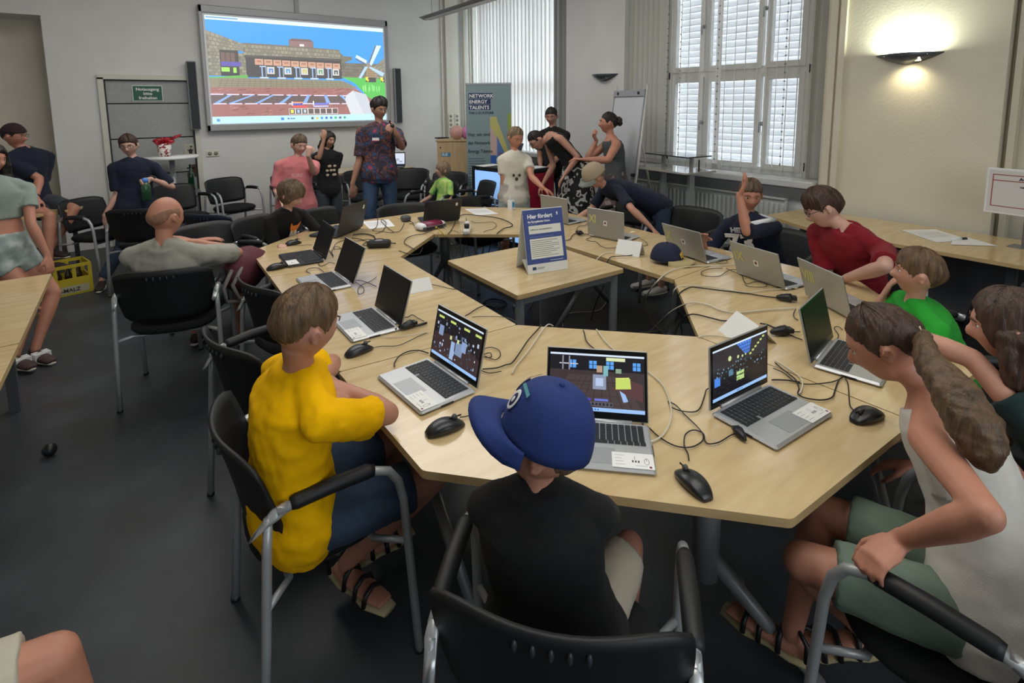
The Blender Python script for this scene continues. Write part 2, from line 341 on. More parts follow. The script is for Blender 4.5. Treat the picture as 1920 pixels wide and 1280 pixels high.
    for x in (878,978): Pg([(x-8,318),(x+14,322),(x+6,334),(x+18,336),(x+4,354),(x+6,342),(x-4,340)],'F2E23A')
    for k in range(18):
        x=850+rnd.uniform(0,110); R(x,365+rnd.uniform(0,26),x+4,400+rnd.uniform(0,20),'8FE07A')
    # held block
    Pg([(740,440),(785,408),(870,432),(925,560),(765,560),(735,470)],'CBD0D6'); Pg([(785,408),(870,432),(925,560),(850,560)],'BFC4CC')
    R(418,478,480,486,'E08E5A'); R(418,488,476,497,'3A48C8'); R(420,503,505,513,'E04C4C'); R(540,486,630,497,'6B74D8'); R(540,502,630,511,'B4BCE8'); R(416,476,422,500,'FFFFFF'); R(538,474,544,500,'FFFFFF')
    for k in range(8):
        x=398+k*36; R(x,518,x+36,555,'D8D2D0'); R(x+3,521,x+33,552,'5C4B47')
    R(408,526,424,546,'E8E04A'); R(445,526,458,546,'9CC0E8'); R(482,526,495,546,'B8C8D8')
    R(0,560,1000,600,'B4E0FB'); R(0,0,1000,22,'D2EEFF'); R(4,6,160,13,'5A8CB8')
    R(352,572,368,588,'2A78D8'); R(388,574,398,584,'3A6EA0'); R(402,575,430,584,'6C94B4'); c.disc(28,600-580,9,'4A90C8')
    for k,cc in enumerate(('3A4A5A','D8B84A','2A88C8','4A5AB8','3A6AB8','3AA86A','4A5A6A','2A9A78')): c.disc(530+k*28,600-580,8,cc)
    c.disc(905,600-578,5,'5A8CB8',3); R(928,574,940,586,'3A6EA0')
    return c
gc=game_canvas(); s_=2.50/1000
o=gc.build('projected_picture',M_SCREEN2,wb,S=s_,loc=(-1.25,-.012,-.735))
o.scale=(1,1,(1.44/1.5))
for k,(x,lab) in enumerate(((.88,'tall slim grey loudspeaker left of the interactive whiteboard'),(3.79,'tall slim grey loudspeaker right of the interactive whiteboard'))):
    t=thing('wall_speaker',lab,'speaker',(x,8.30,1.90),group=None)
    MB().box((0,0,0),(.115,.09,.90),bev=.012).build('cabinet',mat('speaker_side','9DA0A2',.5),t); MB().box((.0,-.048,0),(.095,.008,.87)).build('grille',mat('speaker_grille','3A3E42',.8,bump=.5,bscale=600),t)
    MB().box((.0,.065,0),(.05,.05,.10)).build('bracket',M_GREYM,t)
tag(struct('cable_duct',MB().box((2.29,8.385,3.49),(.06,.03,.82),bev=.006),mat('board_frame_grey','A6A7A8')),'grey vertical cable duct running up the wall above the whiteboard','cable duct')
# ---- suspended luminaire
lm=thing('pendant_luminaire','long grey suspended luminaire hanging below the ceiling in front of the back wall','lamp',(0,0,0))
a=Vector((3.05,5.90,2.76)); b=Vector((2.98,4.10,2.76)); d=(b-a); L=d.length; ang=math.atan2(d.y,d.x); R=Matrix.Rotation(ang,3,'Z'); cc=(a+b)/2
mb=MB(); mb.M=Matrix.Translation(cc)@R.to_4x4(); mb.loft([((-L/2,0,0),(0,1,0),(0,0,1),.02,.008),((-L/2+.08,0,0),(0,1,0),(0,0,1),.09,.03),((L/2,0,0),(0,1,0),(0,0,1),.09,.03)],4,sq=1,smooth=False); mb.build('housing',M_GREYM,lm)
mb=MB(); mb.M=Matrix.Translation(cc)@R.to_4x4(); mb.box((.03,0,-.026),(L-.2,.07,.012)); mb.build('louvre',mat('louvre_white','C9CCCC',.4),lm)
for s in (-.75,.75):
    mb=MB(); mb.M=Matrix.Translation(cc)@R.to_4x4(); mb.cyl((s,.05,.02),(s,.02,1.13),.003,6); mb.build('suspension_wire',M_GREYM,lm)
# ---- window 1 with six casements, outside shutters and vertical blinds
M_GLASS=bpy.data.materials.new('window_glass'); M_GLASS.use_nodes=True; nt=M_GLASS.node_tree; nt.nodes.clear()
o_=nt.nodes.new('ShaderNodeOutputMaterial'); mx=nt.nodes.new('ShaderNodeMixShader'); t_=nt.nodes.new('ShaderNodeBsdfTransparent'); g_=nt.nodes.new('ShaderNodeBsdfGlossy'); g_.inputs['Roughness'].default_value=.03
t_.inputs[0].default_value=(.95,.97,.97,1); mx.inputs[0].default_value=.06; nt.links.new(t_.outputs[0],mx.inputs[1]); nt.links.new(g_.outputs[0],mx.inputs[2]); nt.links.new(mx.outputs[0],o_.inputs[0])
def translucent(name,col,tr=.5,rough=.7):
    m=bpy.data.materials.new(name); m.use_nodes=True; nt=m.node_tree; b=nt.nodes['Principled BSDF']; b.inputs['Base Color'].default_value=(*s2l(col),1); b.inputs['Roughness'].default_value=rough
    t=nt.nodes.new('ShaderNodeBsdfTranslucent'); t.inputs[0].default_value=(*s2l(col),1); mx=nt.nodes.new('ShaderNodeMixShader'); mx.inputs[0].default_value=tr
    nt.links.new(b.outputs[0],mx.inputs[1]); nt.links.new(t.outputs[0],mx.inputs[2]); nt.links.new(mx.outputs[0],nt.nodes['Material Output'].inputs[0]); return m
M_SHUT=translucent('outer_shutter_slat','F4F4F6',.20); M_BLIND=translucent('fabric_blind_strip','E4E2DC',.5,.9); M_BLIND2=translucent('closed_blind_strip','E4E4E2',.13,.9)
wn=thing('window_1',None,None); wn['kind']='structure'
XF=5.56
mb=MB()
for (y0,y1) in ((4.16,4.24),(2.55,2.62)): mb.box((XF,(y0+y1)/2,2.2),(.09,y1-y0,2.44))
mb.box((XF,3.39,1.02),(.084,1.54,.08)); mb.box((XF,3.39,3.42),(.084,1.54,.08)); mb.box((XF,3.39,2.07),(.082,1.54,.11)); mb.build('window_frame',M_WHITEP,wn)
cols=[(3.80,4.13),(3.11,3.67),(2.66,2.96)]
for (y0,y1) in cols:
    for (z0,z1,tag_) in ((1.10,1.98,'b'),(2.16,3.34,'t')):
        fy0,fy1=y0-.055,y1+.055; fz0,fz1=z0-.06,z1+.06; mb=MB()
        mb.box((XF-.03,(fy0+y0)/2,(fz0+fz1)/2),(.06,y0-fy0,fz1-fz0)); mb.box((XF-.03,(fy1+y1)/2,(fz0+fz1)/2),(.06,fy1-y1,fz1-fz0)); mb.box((XF-.03,(y0+y1)/2,(fz0+z0)/2),(.06,y1-y0,z0-fz0)); mb.box((XF-.03,(y0+y1)/2,(fz1+z1)/2),(.06,y1-y0,fz1-z1))
        sh=mb.build('casement',M_WHITEP,wn); MB().box((XF-.02,(y0+y1)/2,(z0+z1)/2),(.006,y1-y0,z1-z0)).build('pane',M_GLASS,sh)
for (y,z) in ((3.74,1.52),(3.02,1.52),(3.745,2.60),(3.025,2.70)):
    h=MB().cyl((XF-.06,y,z),(XF-.085,y,z),.022,14).build('window_handle',M_SILVER,wn); MB().tube([(XF-.085,y,z),(XF-.11,y,z),(XF-.115,y,z-.09)],.009).build('lever',M_SILVER,h)
for (y,z) in ((2.57,1.10),(2.57,2.07),(4.22,2.07),(4.22,1.10)): MB().cyl((XF-.055,y,z-.04),(XF-.055,y,z+.04),.008,10).build('hinge',mat('dark_gasket','26282B'),wn)
st=thing('outer_shutter','white slatted outer shutter lowered behind the bright six pane window','shutter',(5.70,3.395,0))
slat=MB(); slat.box((0,0,0),(.004,1.62,.090),rot=Matrix.Rotation(.16,3,'Y')); sm_=slat.mesh('slat'); sm_.materials.append(M_SHUT)
for k in range(33):
    o=bpy.data.objects.new('slat',sm_); COL.objects.link(o); o.parent=st; o.location=(0,0,.98+k*.075)
# vertical blinds
def strip_mesh(w,h):
    mb=MB(); secs=[]
    n=6; vs=[];fs=[]
    for z in (0,h):
        for k in range(n+1):
            u=(k/n-.5)*w; vs.append((.006*(1-(2*k/n-1)**2),u,z))
    for k in range(n): fs.append((k,k+1,n+2+k,n+1+k))
    mb.add(vs,fs,True); return mb.mesh('blind_strip')
def vblind(name,label,X,z0,z1,items,w,m):
    t=thing(name,label,'blind',(X,0,0)); me=strip_mesh(w,z1-z0-.06); me.materials.append(m)
    wt=MB().box((0,0,.03),(.004,w*.96,.05)).mesh('weight'); wt.materials.append(mat('blind_weight','A9A9A8',.6))
    for (y,a) in items:
        o=bpy.data.objects.new('blind_strip',me); COL.objects.link(o); o.parent=t; o.location=(0,y,z0+.05); o.rotation_euler=(0,0,a)
        q=bpy.data.objects.new('weight',wt); COL.objects.link(q); q.parent=o; q.location=(0,0,-.04)
    ys=[i[0] for i in items]; MB().box((0,(min(ys)+max(ys))/2,z1+.02),(.05,max(ys)-min(ys)+.15,.05)).build('head_rail',M_WHITE,t)
    return t
items=[(4.86-k*.078,.42) for k in range(9)]+[(4.12,-0.869),(3.99,-0.984),(3.88,-0.918),(3.73,-1.006),(3.60,-0.933),(3.49,-0.447),(3.41,-1.038),(3.30,-0.982),(3.18,-1.089),(3.05,-1.027),(2.95,-1.111),(2.84,-1.057),(2.73,-1.133),(2.63,-1.078),(2.53,-1.153),(2.44,-1.116)]
vblind('vertical_blind','white vertical strip blind drawn half open across the six pane window',5.40,1.0,3.62,items,.11,M_BLIND)
for y,ph in ((3.97,0),(3.48,1),(2.74,2),(4.15,3)):
    t=thing('bead_chain',['bead chain hanging between the left panes of the bright window','bead chain hanging at the middle panes beside the wide blind strip','bead chain hanging across the right panes of the bright window','bead chain hanging at the left edge of the bright window frame'][ph],'chain',(5.37,y,0)); mb=MB()
    mb.cyl((0,0,1.1),(0,0,3.6),.0018,5)
    for k in range(30): mb.sph((0,0,1.12+k*.083),.009,6,4)
    o=mb.build('bead_string',mat('bead_grey','7E8084',.4),t); o['kind']='stuff'
# ---- window 2 behind closed strips
w2=thing('window_2',None,None); w2['kind']='structure'
mb=MB()
for y in (5.95,6.75,7.5,8.25): mb.box((5.60,y,2.25),(.09,.09,2.6))
for z in (.98,2.1,3.6): mb.box((5.60,7.1,z),(.088,2.4,.09))
mb.build('window_frame',M_WHITEP,w2)
for (a,b) in ((5.99,6.7),(6.8,7.45),(7.55,8.2)):
    for (z0,z1) in ((1.03,2.05),(2.15,3.55)): MB().box((5.60,(a+b)/2,(z0+z1)/2),(.006,b-a,z1-z0)).build('pane',M_GLASS,w2)
vblind('vertical_blind','closed white strip blind covering the window behind the roll up banner',5.40,.92,3.62,[(8.28-k*.0995,.16+.10*math.sin(k*1.7)) for k in range(23)],.125,M_BLIND2)
cu=thing('grey_curtain','grey folded curtain strips beside the closed blind behind the man in black','curtain',(5.33,5.98,0)); 
for k in range(4):
    vs=[];fs=[]
    for z in (.9,3.62):
        for j in range(5): vs.append((.02*math.sin(j*1.6+k),-.12+k*.075+j*.019,z))
    fs=[(j,j+1,6+j,5+j) for j in range(4)]; MB().add(vs,fs,True).build('fold',mat('grey_curtain_cloth','8D8D8A',.9),cu)
# ---- sills and radiators
for nm,y0,y1 in (('trim_3',2.34,4.76),('trim_4',5.87,8.34)):
    t=thing(nm,None,None); t['kind']='structure'; c=(y0+y1)/2; L=y1-y0
    MB().box((5.42,c,.955),(.38,L-.02,.07),bev=.01).build('sill_board',mat('sill_white','C9CAC8',.5),t); MB().box((5.265,c,.865),(.06,L+.1,.10)).build('sill_apron',mat('apron_grey','5E6062',.6),t)
def radiator(y0,y1,z0,z1,label):
    t=thing('radiator',label,'radiator',(5.22,(y0+y1)/2,0)); L=y1-y0; m=mat('radiator_enamel','C4C6C2',.45)
    MB().box((.02,0,(z0+z1)/2),(.05,L,z1-z0),bev=.01).build('panel',m,t)
    me=MB().box((0,0,0),(.02,.034,z1-z0-.09),bev=.008).mesh('rib'); me.materials.append(m); n=int(L/.052)
    for k in range(n):
        o=bpy.data.objects.new('rib',me); COL.objects.link(o); o.parent=t; o.location=(-.012,-L/2+.03+k*(L-.06)/(n-1),(z0+z1)/2)
    MB().box((.0,0,z1+.005),(.08,L,.012)).build('top_grille',m,t); MB().cyl((.02,-L/2+.1,0),(.02,-L/2+.1,z0),.012).cyl((.02,L/2-.1,0),(.02,L/2-.1,z0),.012).build('feed_pipe',m,t)
radiator(2.58,4.7,.22,.80,'long white ribbed radiator under the bright six pane window')
radiator(6.0,8.2,.22,.78,'white ribbed radiator under the closed blind in the back corner')
# ---- wall uplighters
def sconce(y,lit,label):
    t=thing('wall_uplighter',label,'lamp',(5.3,y,2.13)); m=mat('uplighter_grey','5C6066',.35,metal=.5)
    mb=MB(); n=12; vs=[];fs=[]
    for k in range(n+1):
        u=k/n*2-1; yy=u*.235; dpt=.17*(1-abs(u)**1.6)+.004; zz=-.085*(1-abs(u)**1.4)
        vs+=[(0,yy,.0),(-dpt,yy,.0),(-dpt*.62,yy,zz*.75),(0,yy,zz-.004)]
    for k in range(n):
        for j in range(1,3): fs.append((k*4+j,k*4+j+1,k*4+4+j+1,k*4+4+j))
    mb.add(vs,fs,True); b=mb.build('shell',m,t); sm=b.modifiers.new('t','SOLIDIFY'); sm.thickness=.004
    MB().box((-.075,-.08,-.052),(.045,.05,.006),rot=Matrix.Rotation(.55,3,'Y')).box((-.075,-.02,-.056),(.045,.05,.006),rot=Matrix.Rotation(.55,3,'Y')).build('light_slot',mat('lit_slot','FFE9B0',.4,emit=6) if lit else mat('unlit_slot','8A9098',.3),t)
    MB().box((-.05,0,-.012),(.06,.30,.012)).build('lamp_tube',mat('lit_tube','F4FFE8',.4,emit=3) if lit else M_WHITE,t)
    if lit:
        l=bpy.data.lights.new('uplighter_lamp','AREA'); l.shape='RECTANGLE'; l.size=.10; l.size_y=.34; l.energy=9; l.color=(.93,1,.80); o=bpy.data.objects.new('uplighter_lamp',l); COL.objects.link(o); o.parent=t; o.location=(-.075,0,.0); o.rotation_euler=(PI,0,0)
        l=bpy.data.lights.new('slot_lamp','SPOT'); l.energy=4.5; l.spot_size=2.4; l.spot_blend=1; l.color=(1,.86,.55); l.shadow_soft_size=.03; o=bpy.data.objects.new('slot_lamp',l); COL.objects.link(o); o.parent=t; o.location=(-.10,-.03,-.10); o.rotation_euler=(0,-.45,0)
sconce(1.69,True,'lit grey wall uplighter glowing above the right side tables')
sconce(5.10,False,'unlit grey wall uplighter above the flip chart')
CABLES=[('thin black mouse cable curling beside the front mouse and the right laptop','k',0.002,[[1.229,0.839,0.747],[1.252,0.859,0.747],[1.275,0.888,0.747],[1.321,0.918,0.747],[1.361,0.918,0.747],[1.371,0.89,0.747],[1.343,0.864,0.747],[1.34,0.848,0.747],[1.374,0.835,0.747],[1.433,0.833,0.747],[1.466,0.821,0.747],[1.471,0.814,0.747]]),
('black cable looping from the middle laptop to the right laptop','k',0.002,[[1.253,1.028,0.747],[1.263,1.013,0.747],[1.25,0.961,0.747],[1.252,0.905,0.747],[1.283,0.872,0.747],[1.33,0.868,0.747],[1.364,0.885,0.747],[1.386,0.92,0.747],[1.41,0.982,0.747],[1.433,1.034,0.747],[1.433,1.067,0.747]]),
('black cable rising from the small loop to the left side of the right laptop','k',0.002,[[1.433,1.067,0.747],[1.412,1.031,0.747],[1.432,0.988,0.747],[1.47,0.974,0.747],[1.55,1.008,0.747],[1.602,1.033,0.747],[1.63,1.025,0.747]]),
('cream network cable arcing round the right of the middle laptop','w',0.003,[[1.184,0.977,0.748],[1.201,0.961,0.748],[1.255,0.956,0.748],[1.327,0.981,0.748],[1.405,1.034,0.748],[1.497,1.134,0.748],[1.535,1.225,0.748],[1.541,1.272,0.748]]),
('cream network cable running from the middle gap down behind the middle laptop','w',0.003,[[1.682,1.652,0.735],[1.648,1.605,0.748],[1.601,1.519,0.748],[1.561,1.407,0.748],[1.551,1.329,0.748]]),
('black cable running from the middle gap to the top of the middle laptop','k',0.0025,[[1.634,1.689,0.735],[1.588,1.631,0.748],[1.539,1.568,0.748],[1.512,1.493,0.748],[1.497,1.463,0.748]]),
('black cable lying from the inner edge to the rear of the left laptop','k',0.0025,[[1.521,1.844,0.735],[1.45,1.788,0.748],[1.348,1.728,0.748],[1.255,1.661,0.748],[1.175,1.608,0.748],[1.145,1.609,0.748],[1.101,1.611,0.748],[1.055,1.635,0.748]]),
('cream cable beside the black one at the inner edge of the near table','w',0.003,[[1.551,1.799,0.735],[1.522,1.799,0.75],[1.457,1.766,0.748],[1.365,1.701,0.748],[1.257,1.629,0.748],[1.174,1.579,0.748],[1.124,1.539,0.748]]),
('small black cable coil right of the left laptop lid','k',0.0018,[[1.111,1.726,0.747],[1.126,1.703,0.747],[1.143,1.702,0.747],[1.155,1.734,0.747],[1.124,1.739,0.747],[1.156,1.775,0.747],[1.189,1.769,0.747],[1.198,1.731,0.747],[1.176,1.688,0.747],[1.141,1.669,0.747],[1.129,1.689,0.747],[1.124,1.728,0.747]]),
('black cable lying below the coil beside the blue cap','k',0.0018,[[1.046,1.643,0.747],[1.05,1.615,0.747],[1.064,1.593,0.747],[1.103,1.579,0.747]]),
('black mouse cable behind the mouse near the yellow shirt boy','k',0.0018,[[0.822,1.415,0.747],[0.843,1.406,0.747],[0.878,1.403,0.747],[0.905,1.413,0.747]]),
('black usb cable curving round the left of the left laptop','k',0.0025,[[0.796,1.86,0.748],[0.809,1.888,0.748],[0.846,1.928,0.748],[0.893,1.945,0.748],[0.933,1.927,0.748],[0.953,1.881,0.748]]),
('grey mouse cable running right from the second mouse','g',0.0018,[[0.794,2.066,0.747],[0.827,2.06,0.747],[0.882,2.024,0.747],[0.936,2.034,0.747],[0.997,2.054,0.747],[1.04,2.063,0.747]]),
('thick black power cable lying beside the second silver laptop','k',0.006,[[0.939,2.172,0.751],[0.972,2.191,0.751],[1.001,2.198,0.751],[1.035,2.157,0.751],[1.088,2.154,0.751]]),
('white network cable between the second and the left laptop','w',0.0022,[[0.864,2.155,0.747],[0.91,2.113,0.747],[0.985,2.083,0.747],[1.056,2.064,0.747]]),
('black cable bending over the left table edge towards the floor','k',0.0025,[[1.276,2.123,0.748],[1.306,2.133,0.748],[1.374,2.167,0.748],[1.421,2.176,0.748],[1.465,2.183,0.735],[1.512,2.195,0.7]]),
('brown thin cable lying across the left table seam','g',0.0018,[[1.296,2.093,0.747],[1.36,2.052,0.747],[1.407,2.008,0.747],[1.428,1.959,0.747],[1.439,1.924,0.735]]),
('black cable from the small black mouse out over the inner edge','k',0.002,[[1.269,2.729,0.747],[1.317,2.691,0.747],[1.375,2.611,0.747],[1.415,2.502,0.747],[1.468,2.493,0.735],[1.53,2.465,0.72]]),
('black cable curling at the rear of the second silver laptop','k',0.002,[[1.036,2.294,0.747],[1.054,2.28,0.747],[1.082,2.292,0.747],[1.086,2.231,0.747],[1.091,2.187,0.747]]),
('black looped cable behind the third laptop screen','k',0.002,[[1.026,2.954,0.747],[1.066,2.959,0.747],[1.092,2.879,0.747],[1.105,2.788,0.747]]),
('round black cable loop between the second and third laptop','k',0.0018,[[1.038,2.969,0.747],[1.042,2.895,0.747],[1.039,2.807,0.747],[1.011,2.742,0.747],[0.983,2.732,0.747],[1.007,2.81,0.747],[1.057,2.871,0.747],[1.115,2.897,0.747],[1.172,2.95,0.747]]),
('black cable squiggle left of the third laptop lid','k',0.002,[[0.882,3.266,0.747],[0.874,3.326,0.747],[0.906,3.369,0.747],[0.949,3.35,0.747],[0.955,3.275,0.747],[0.952,3.224,0.747]]),
('black usb cable beside the dark laptop on the corner','k',0.0022,[[0.995,3.503,0.747],[0.976,3.384,0.747],[0.998,3.381,0.747],[1.047,3.417,0.747],[1.066,3.372,0.747]]),
('grey mouse cable of the mouse at the left table corner','g',0.0018,[[0.801,3.495,0.747],[0.836,3.468,0.747],[0.874,3.466,0.747],[0.901,3.504,0.747]]),
('grey cable of the mouse in the fox shirt childs hand','g',0.0018,[[0.974,4.035,0.747],[1.007,3.989,0.747],[1.058,3.968,0.747],[1.089,3.944,0.747]]),
('thick black cable bundle between the grey laptop and the power brick','k',0.0045,[[1.432,4.047,0.749],[1.505,4.034,0.749],[1.544,3.914,0.749],[1.511,3.772,0.749],[1.536,3.672,0.749],[1.585,3.594,0.749]]),
('black cable tangle crossing left of the power brick','k',0.003,[[1.391,3.958,0.748],[1.427,3.888,0.748],[1.445,3.772,0.748],[1.479,3.705,0.748],[1.404,3.669,0.748],[1.385,3.722,0.748],[1.501,3.808,0.748],[1.562,3.802,0.748],[1.564,3.738,0.748]]),
('second black cable tangle left of the power brick','k',0.0022,[[1.144,3.732,0.747],[1.115,3.551,0.747],[1.15,3.692,0.747],[1.212,3.788,0.747],[1.222,3.706,0.747],[1.178,3.741,0.747],[1.253,3.889,0.747],[1.337,3.922,0.747],[1.383,3.845,0.747],[1.476,3.853,0.747],[1.508,3.745,0.747]]),
('black adaptor cable leaving the power brick towards the inner edge','k',0.003,[[1.519,3.396,0.748],[1.531,3.318,0.748],[1.542,3.259,0.748],[1.591,3.237,0.748],[1.663,3.342,0.735],[1.785,3.557,0.7]]),
('black curved cable between the router and the inner table edge','k',0.003,[[2.013,3.821,0.748],[1.887,3.736,0.748],[1.798,3.741,0.748],[1.712,3.682,0.748],[1.644,3.575,0.748],[1.628,3.454,0.748],[1.62,3.352,0.748]]),
('black sensor cable looping left of the small black box','k',0.0025,[[1.911,4.818,0.76],[1.823,4.503,0.748],[1.69,4.206,0.748],[1.61,4.099,0.748],[1.653,4.018,0.748],[1.715,3.922,0.748],[1.743,4.089,0.748],[1.804,4.377,0.748],[1.838,4.434,0.748],[1.811,4.29,0.748],[1.678,4.045,0.748],[1.587,3.978,0.748]]),
('black cable between the small black box and its plug','k',0.0025,[[1.934,4.192,0.748],[1.841,4.035,0.748],[1.764,3.929,0.748],[1.723,3.939,0.748]]),
('black cable from the small black box to the router','k',0.0025,[[2.002,4.273,0.748],[2.003,4.19,0.748],[1.922,3.945,0.748],[1.905,3.863,0.748],[1.93,3.773,0.748]]),
('thick black cable from the power strip curving right along the far table','k',0.004,[[2.451,4.134,0.749],[2.518,4.171,0.749],[2.582,4.089,0.749],[2.662,3.904,0.749],[2.671,3.753,0.749],[2.626,3.574,0.749],[2.56,3.5,0.749],[2.482,3.488,0.749],[2.34,3.398,0.735],[2.409,3.578,0.6],[2.622,3.939,0.4]]),
('thin black cable bending between the power strip and the inner edge','k',0.002,[[2.442,3.921,0.747],[2.418,3.831,0.747],[2.49,3.774,0.747],[2.548,3.754,0.747],[2.517,3.646,0.747],[2.408,3.534,0.747],[2.333,3.523,0.747],[2.274,3.496,0.735]]),
('yellow network cable dropping from the router into the gap','y',0.0028,[[2.077,3.868,0.748],[2.031,3.713,0.748],[2.013,3.597,0.73],[2.396,4.185,0.5],[2.792,4.695,0.2]]),
('white network cable dropping from the router into the gap','w',0.0028,[[2.138,3.87,0.748],[2.101,3.752,0.748],[2.061,3.647,0.73],[2.337,4.112,0.5],[2.667,4.645,0.2]]),
('green thin cable drooping under the router table edge','n',0.002,[[2.013,3.732,0.747],[1.974,3.679,0.72],[2.057,3.783,0.66],[2.085,3.727,0.68],[2.076,3.673,0.74],[2.125,3.69,0.747],[2.139,3.63,0.73],[2.434,4.155,0.5]]),
('white cable hanging from the white power strip','w',0.003,[[2.198,3.721,0.748],[2.127,3.594,0.73],[2.401,4.062,0.5],[2.479,4.234,0.4],[2.684,4.631,0.2]]),
('second white cable hanging from the power strip','w',0.003,[[2.216,3.707,0.748],[2.161,3.619,0.72],[2.386,4.027,0.5],[2.719,4.604,0.2]]),
('black cable hanging from the power strip towards the floor','k',0.0028,[[2.384,3.913,0.78],[2.246,3.69,0.76],[2.181,3.594,0.7],[2.506,4.098,0.45],[2.816,4.576,0.2]]),
('thick black cable dropping left of the power strip','k',0.0028,[[2.407,4.117,0.748],[2.249,3.884,0.748],[2.085,3.671,0.748],[2.036,3.619,0.748]]),
('black cable with plug between the sign and the silver laptops','k',0.003,[[2.595,2.897,0.748],[2.654,2.891,0.748],[2.732,2.953,0.748],[2.809,3.0,0.748],[2.841,2.974,0.748],[2.868,2.931,0.748],[2.876,2.881,0.748]]),
('thin black cable looping left of the laptop marked eleven','k',0.002,[[3.049,3.432,0.747],[3.122,3.486,0.747],[3.129,3.452,0.747],[3.078,3.354,0.747],[3.168,3.337,0.747],[3.214,3.299,0.747],[3.169,3.227,0.747],[3.063,3.157,0.747],[3.016,3.17,0.747],[2.92,3.1,0.747],[2.859,3.011,0.747]]),
('thin black cable under the laptop marked eleven','k',0.002,[[2.904,2.864,0.747],[2.804,2.838,0.747],[2.763,2.829,0.747],[2.747,2.762,0.747],[2.766,2.727,0.747],[2.707,2.621,0.747],[2.704,2.551,0.747],[2.758,2.527,0.747]]),
('black cable right of the white folded card','k',0.0018,[[3.075,2.582,0.747],[3.057,2.516,0.747],[2.986,2.438,0.747],[2.94,2.438,0.747]]),
('black cable from the table gap along the white card to the navy cap','k',0.003,[[2.476,2.344,0.735],[2.551,2.382,0.748],[2.61,2.367,0.748],[2.675,2.332,0.748],[2.722,2.327,0.748],[2.772,2.288,0.748]]),
('cream cable climbing from the gap beside the white card','w',0.0035,[[2.465,2.428,0.735],[2.513,2.442,0.748],[2.579,2.471,0.748],[2.626,2.468,0.748],[2.648,2.45,0.748]]),
('black cable curl between navy cap and laptop marked ten','k',0.0025,[[2.966,2.187,0.748],[2.972,2.132,0.748],[2.947,2.072,0.748],[2.942,2.029,0.748],[2.971,1.931,0.748]]),
('thin black cable loop in front of laptop marked ten','k',0.0018,[[3.041,1.939,0.747],[3.094,1.928,0.747],[3.078,1.879,0.747],[3.039,1.851,0.747],[2.989,1.861,0.747],[2.984,1.894,0.747]]),
('large cream cable arching from the table to the floor right of the centre table','w',0.004,[[3.068,1.789,0.749],[2.938,1.835,0.749],[2.835,1.916,0.749],[2.709,1.959,0.749],[2.57,1.951,0.745],[2.441,1.925,0.72],[2.694,2.199,0.5],[2.924,2.384,0.3],[3.063,2.43,0.15],[3.209,2.454,0.02]]),
('black cable loops in front of laptop marked nine','k',0.002,[[2.952,1.723,0.747],[2.931,1.752,0.747],[2.854,1.746,0.747],[2.767,1.726,0.747],[2.722,1.748,0.747],[2.698,1.792,0.747],[2.743,1.834,0.747],[2.813,1.845,0.747],[2.87,1.827,0.747],[2.908,1.798,0.747]]),
('black cable with connector at laptop marked nine','k',0.002,[[2.925,1.784,0.747],[2.899,1.712,0.747],[2.882,1.661,0.747],[2.788,1.589,0.747],[2.762,1.552,0.747],[2.826,1.547,0.747],[2.848,1.507,0.747],[2.819,1.473,0.747],[2.776,1.473,0.747],[2.727,1.522,0.747],[2.742,1.556,0.747]]),
('grey cable running along the foot of laptop marked nine','k',0.0028,[[2.919,1.68,0.748],[2.882,1.595,0.748],[2.879,1.514,0.748],[2.861,1.459,0.748],[2.836,1.402,0.748],[2.884,1.354,0.748]]),
('cream cable snaking over the right corner table into the gap','w',0.0032,[[2.902,1.349,0.748],[2.838,1.388,0.748],[2.755,1.432,0.748],[2.627,1.479,0.748],[2.594,1.536,0.748],[2.572,1.617,0.748],[2.538,1.677,0.748],[2.477,1.736,0.748],[2.429,1.77,0.74],[2.419,1.789,0.7],[2.577,1.904,0.55],[2.84,2.112,0.35],[3.104,2.389,0.1],[3.087,2.572,0.02]]),
('black plug cable lying across the right corner table','k',0.0035,[[2.34,1.697,0.735],[2.381,1.701,0.748],[2.465,1.71,0.748],[2.492,1.679,0.748],[2.545,1.584,0.748],[2.607,1.483,0.748],[2.653,1.377,0.748],[2.706,1.316,0.748]]),
('thick cream cable sweeping from the gap over the table to the standing dark laptop','w',0.0042,[[3.077,2.483,0.05],[2.854,2.198,0.3],[2.412,1.788,0.6],[2.23,1.574,0.748],[2.288,1.553,0.749],[2.308,1.491,0.749],[2.294,1.423,0.749],[2.314,1.365,0.749],[2.37,1.33,0.749],[2.482,1.285,0.749],[2.608,1.214,0.749]]),
('black cable dipping over the table edge behind the large folded card','k',0.0032,[[2.575,1.833,0.4],[2.387,1.708,0.55],[2.17,1.545,0.7],[2.134,1.484,0.745],[2.158,1.463,0.748],[2.174,1.402,0.748],[2.189,1.343,0.748],[2.224,1.324,0.748]]),
('black power cable leaving the right side of the large folded card','k',0.0035,[[2.295,1.222,0.748],[2.308,1.196,0.748],[2.302,1.164,0.748],[2.302,1.135,0.748]]),
('two ended black cable right of the black plug','k',0.0025,[[2.312,1.102,0.748],[2.328,1.082,0.748],[2.346,1.068,0.748]]),
('short black cable below the black plug','k',0.0025,[[2.284,1.088,0.748],[2.274,1.055,0.748],[2.272,1.023,0.748]]),
('cream cable crossing in front of the large folded card','w',0.0032,[[1.947,1.305,0.748],[1.984,1.297,0.748],[2.026,1.264,0.748],[2.05,1.212,0.748]]),
('cream cable loop between the two right laptops','w',0.003,[[2.001,1.0,0.748],[1.993,0.968,0.748],[1.975,0.929,0.748],[1.951,0.882,0.748],[1.911,0.85,0.748],[1.855,0.828,0.748],[1.828,0.823,0.748]]),
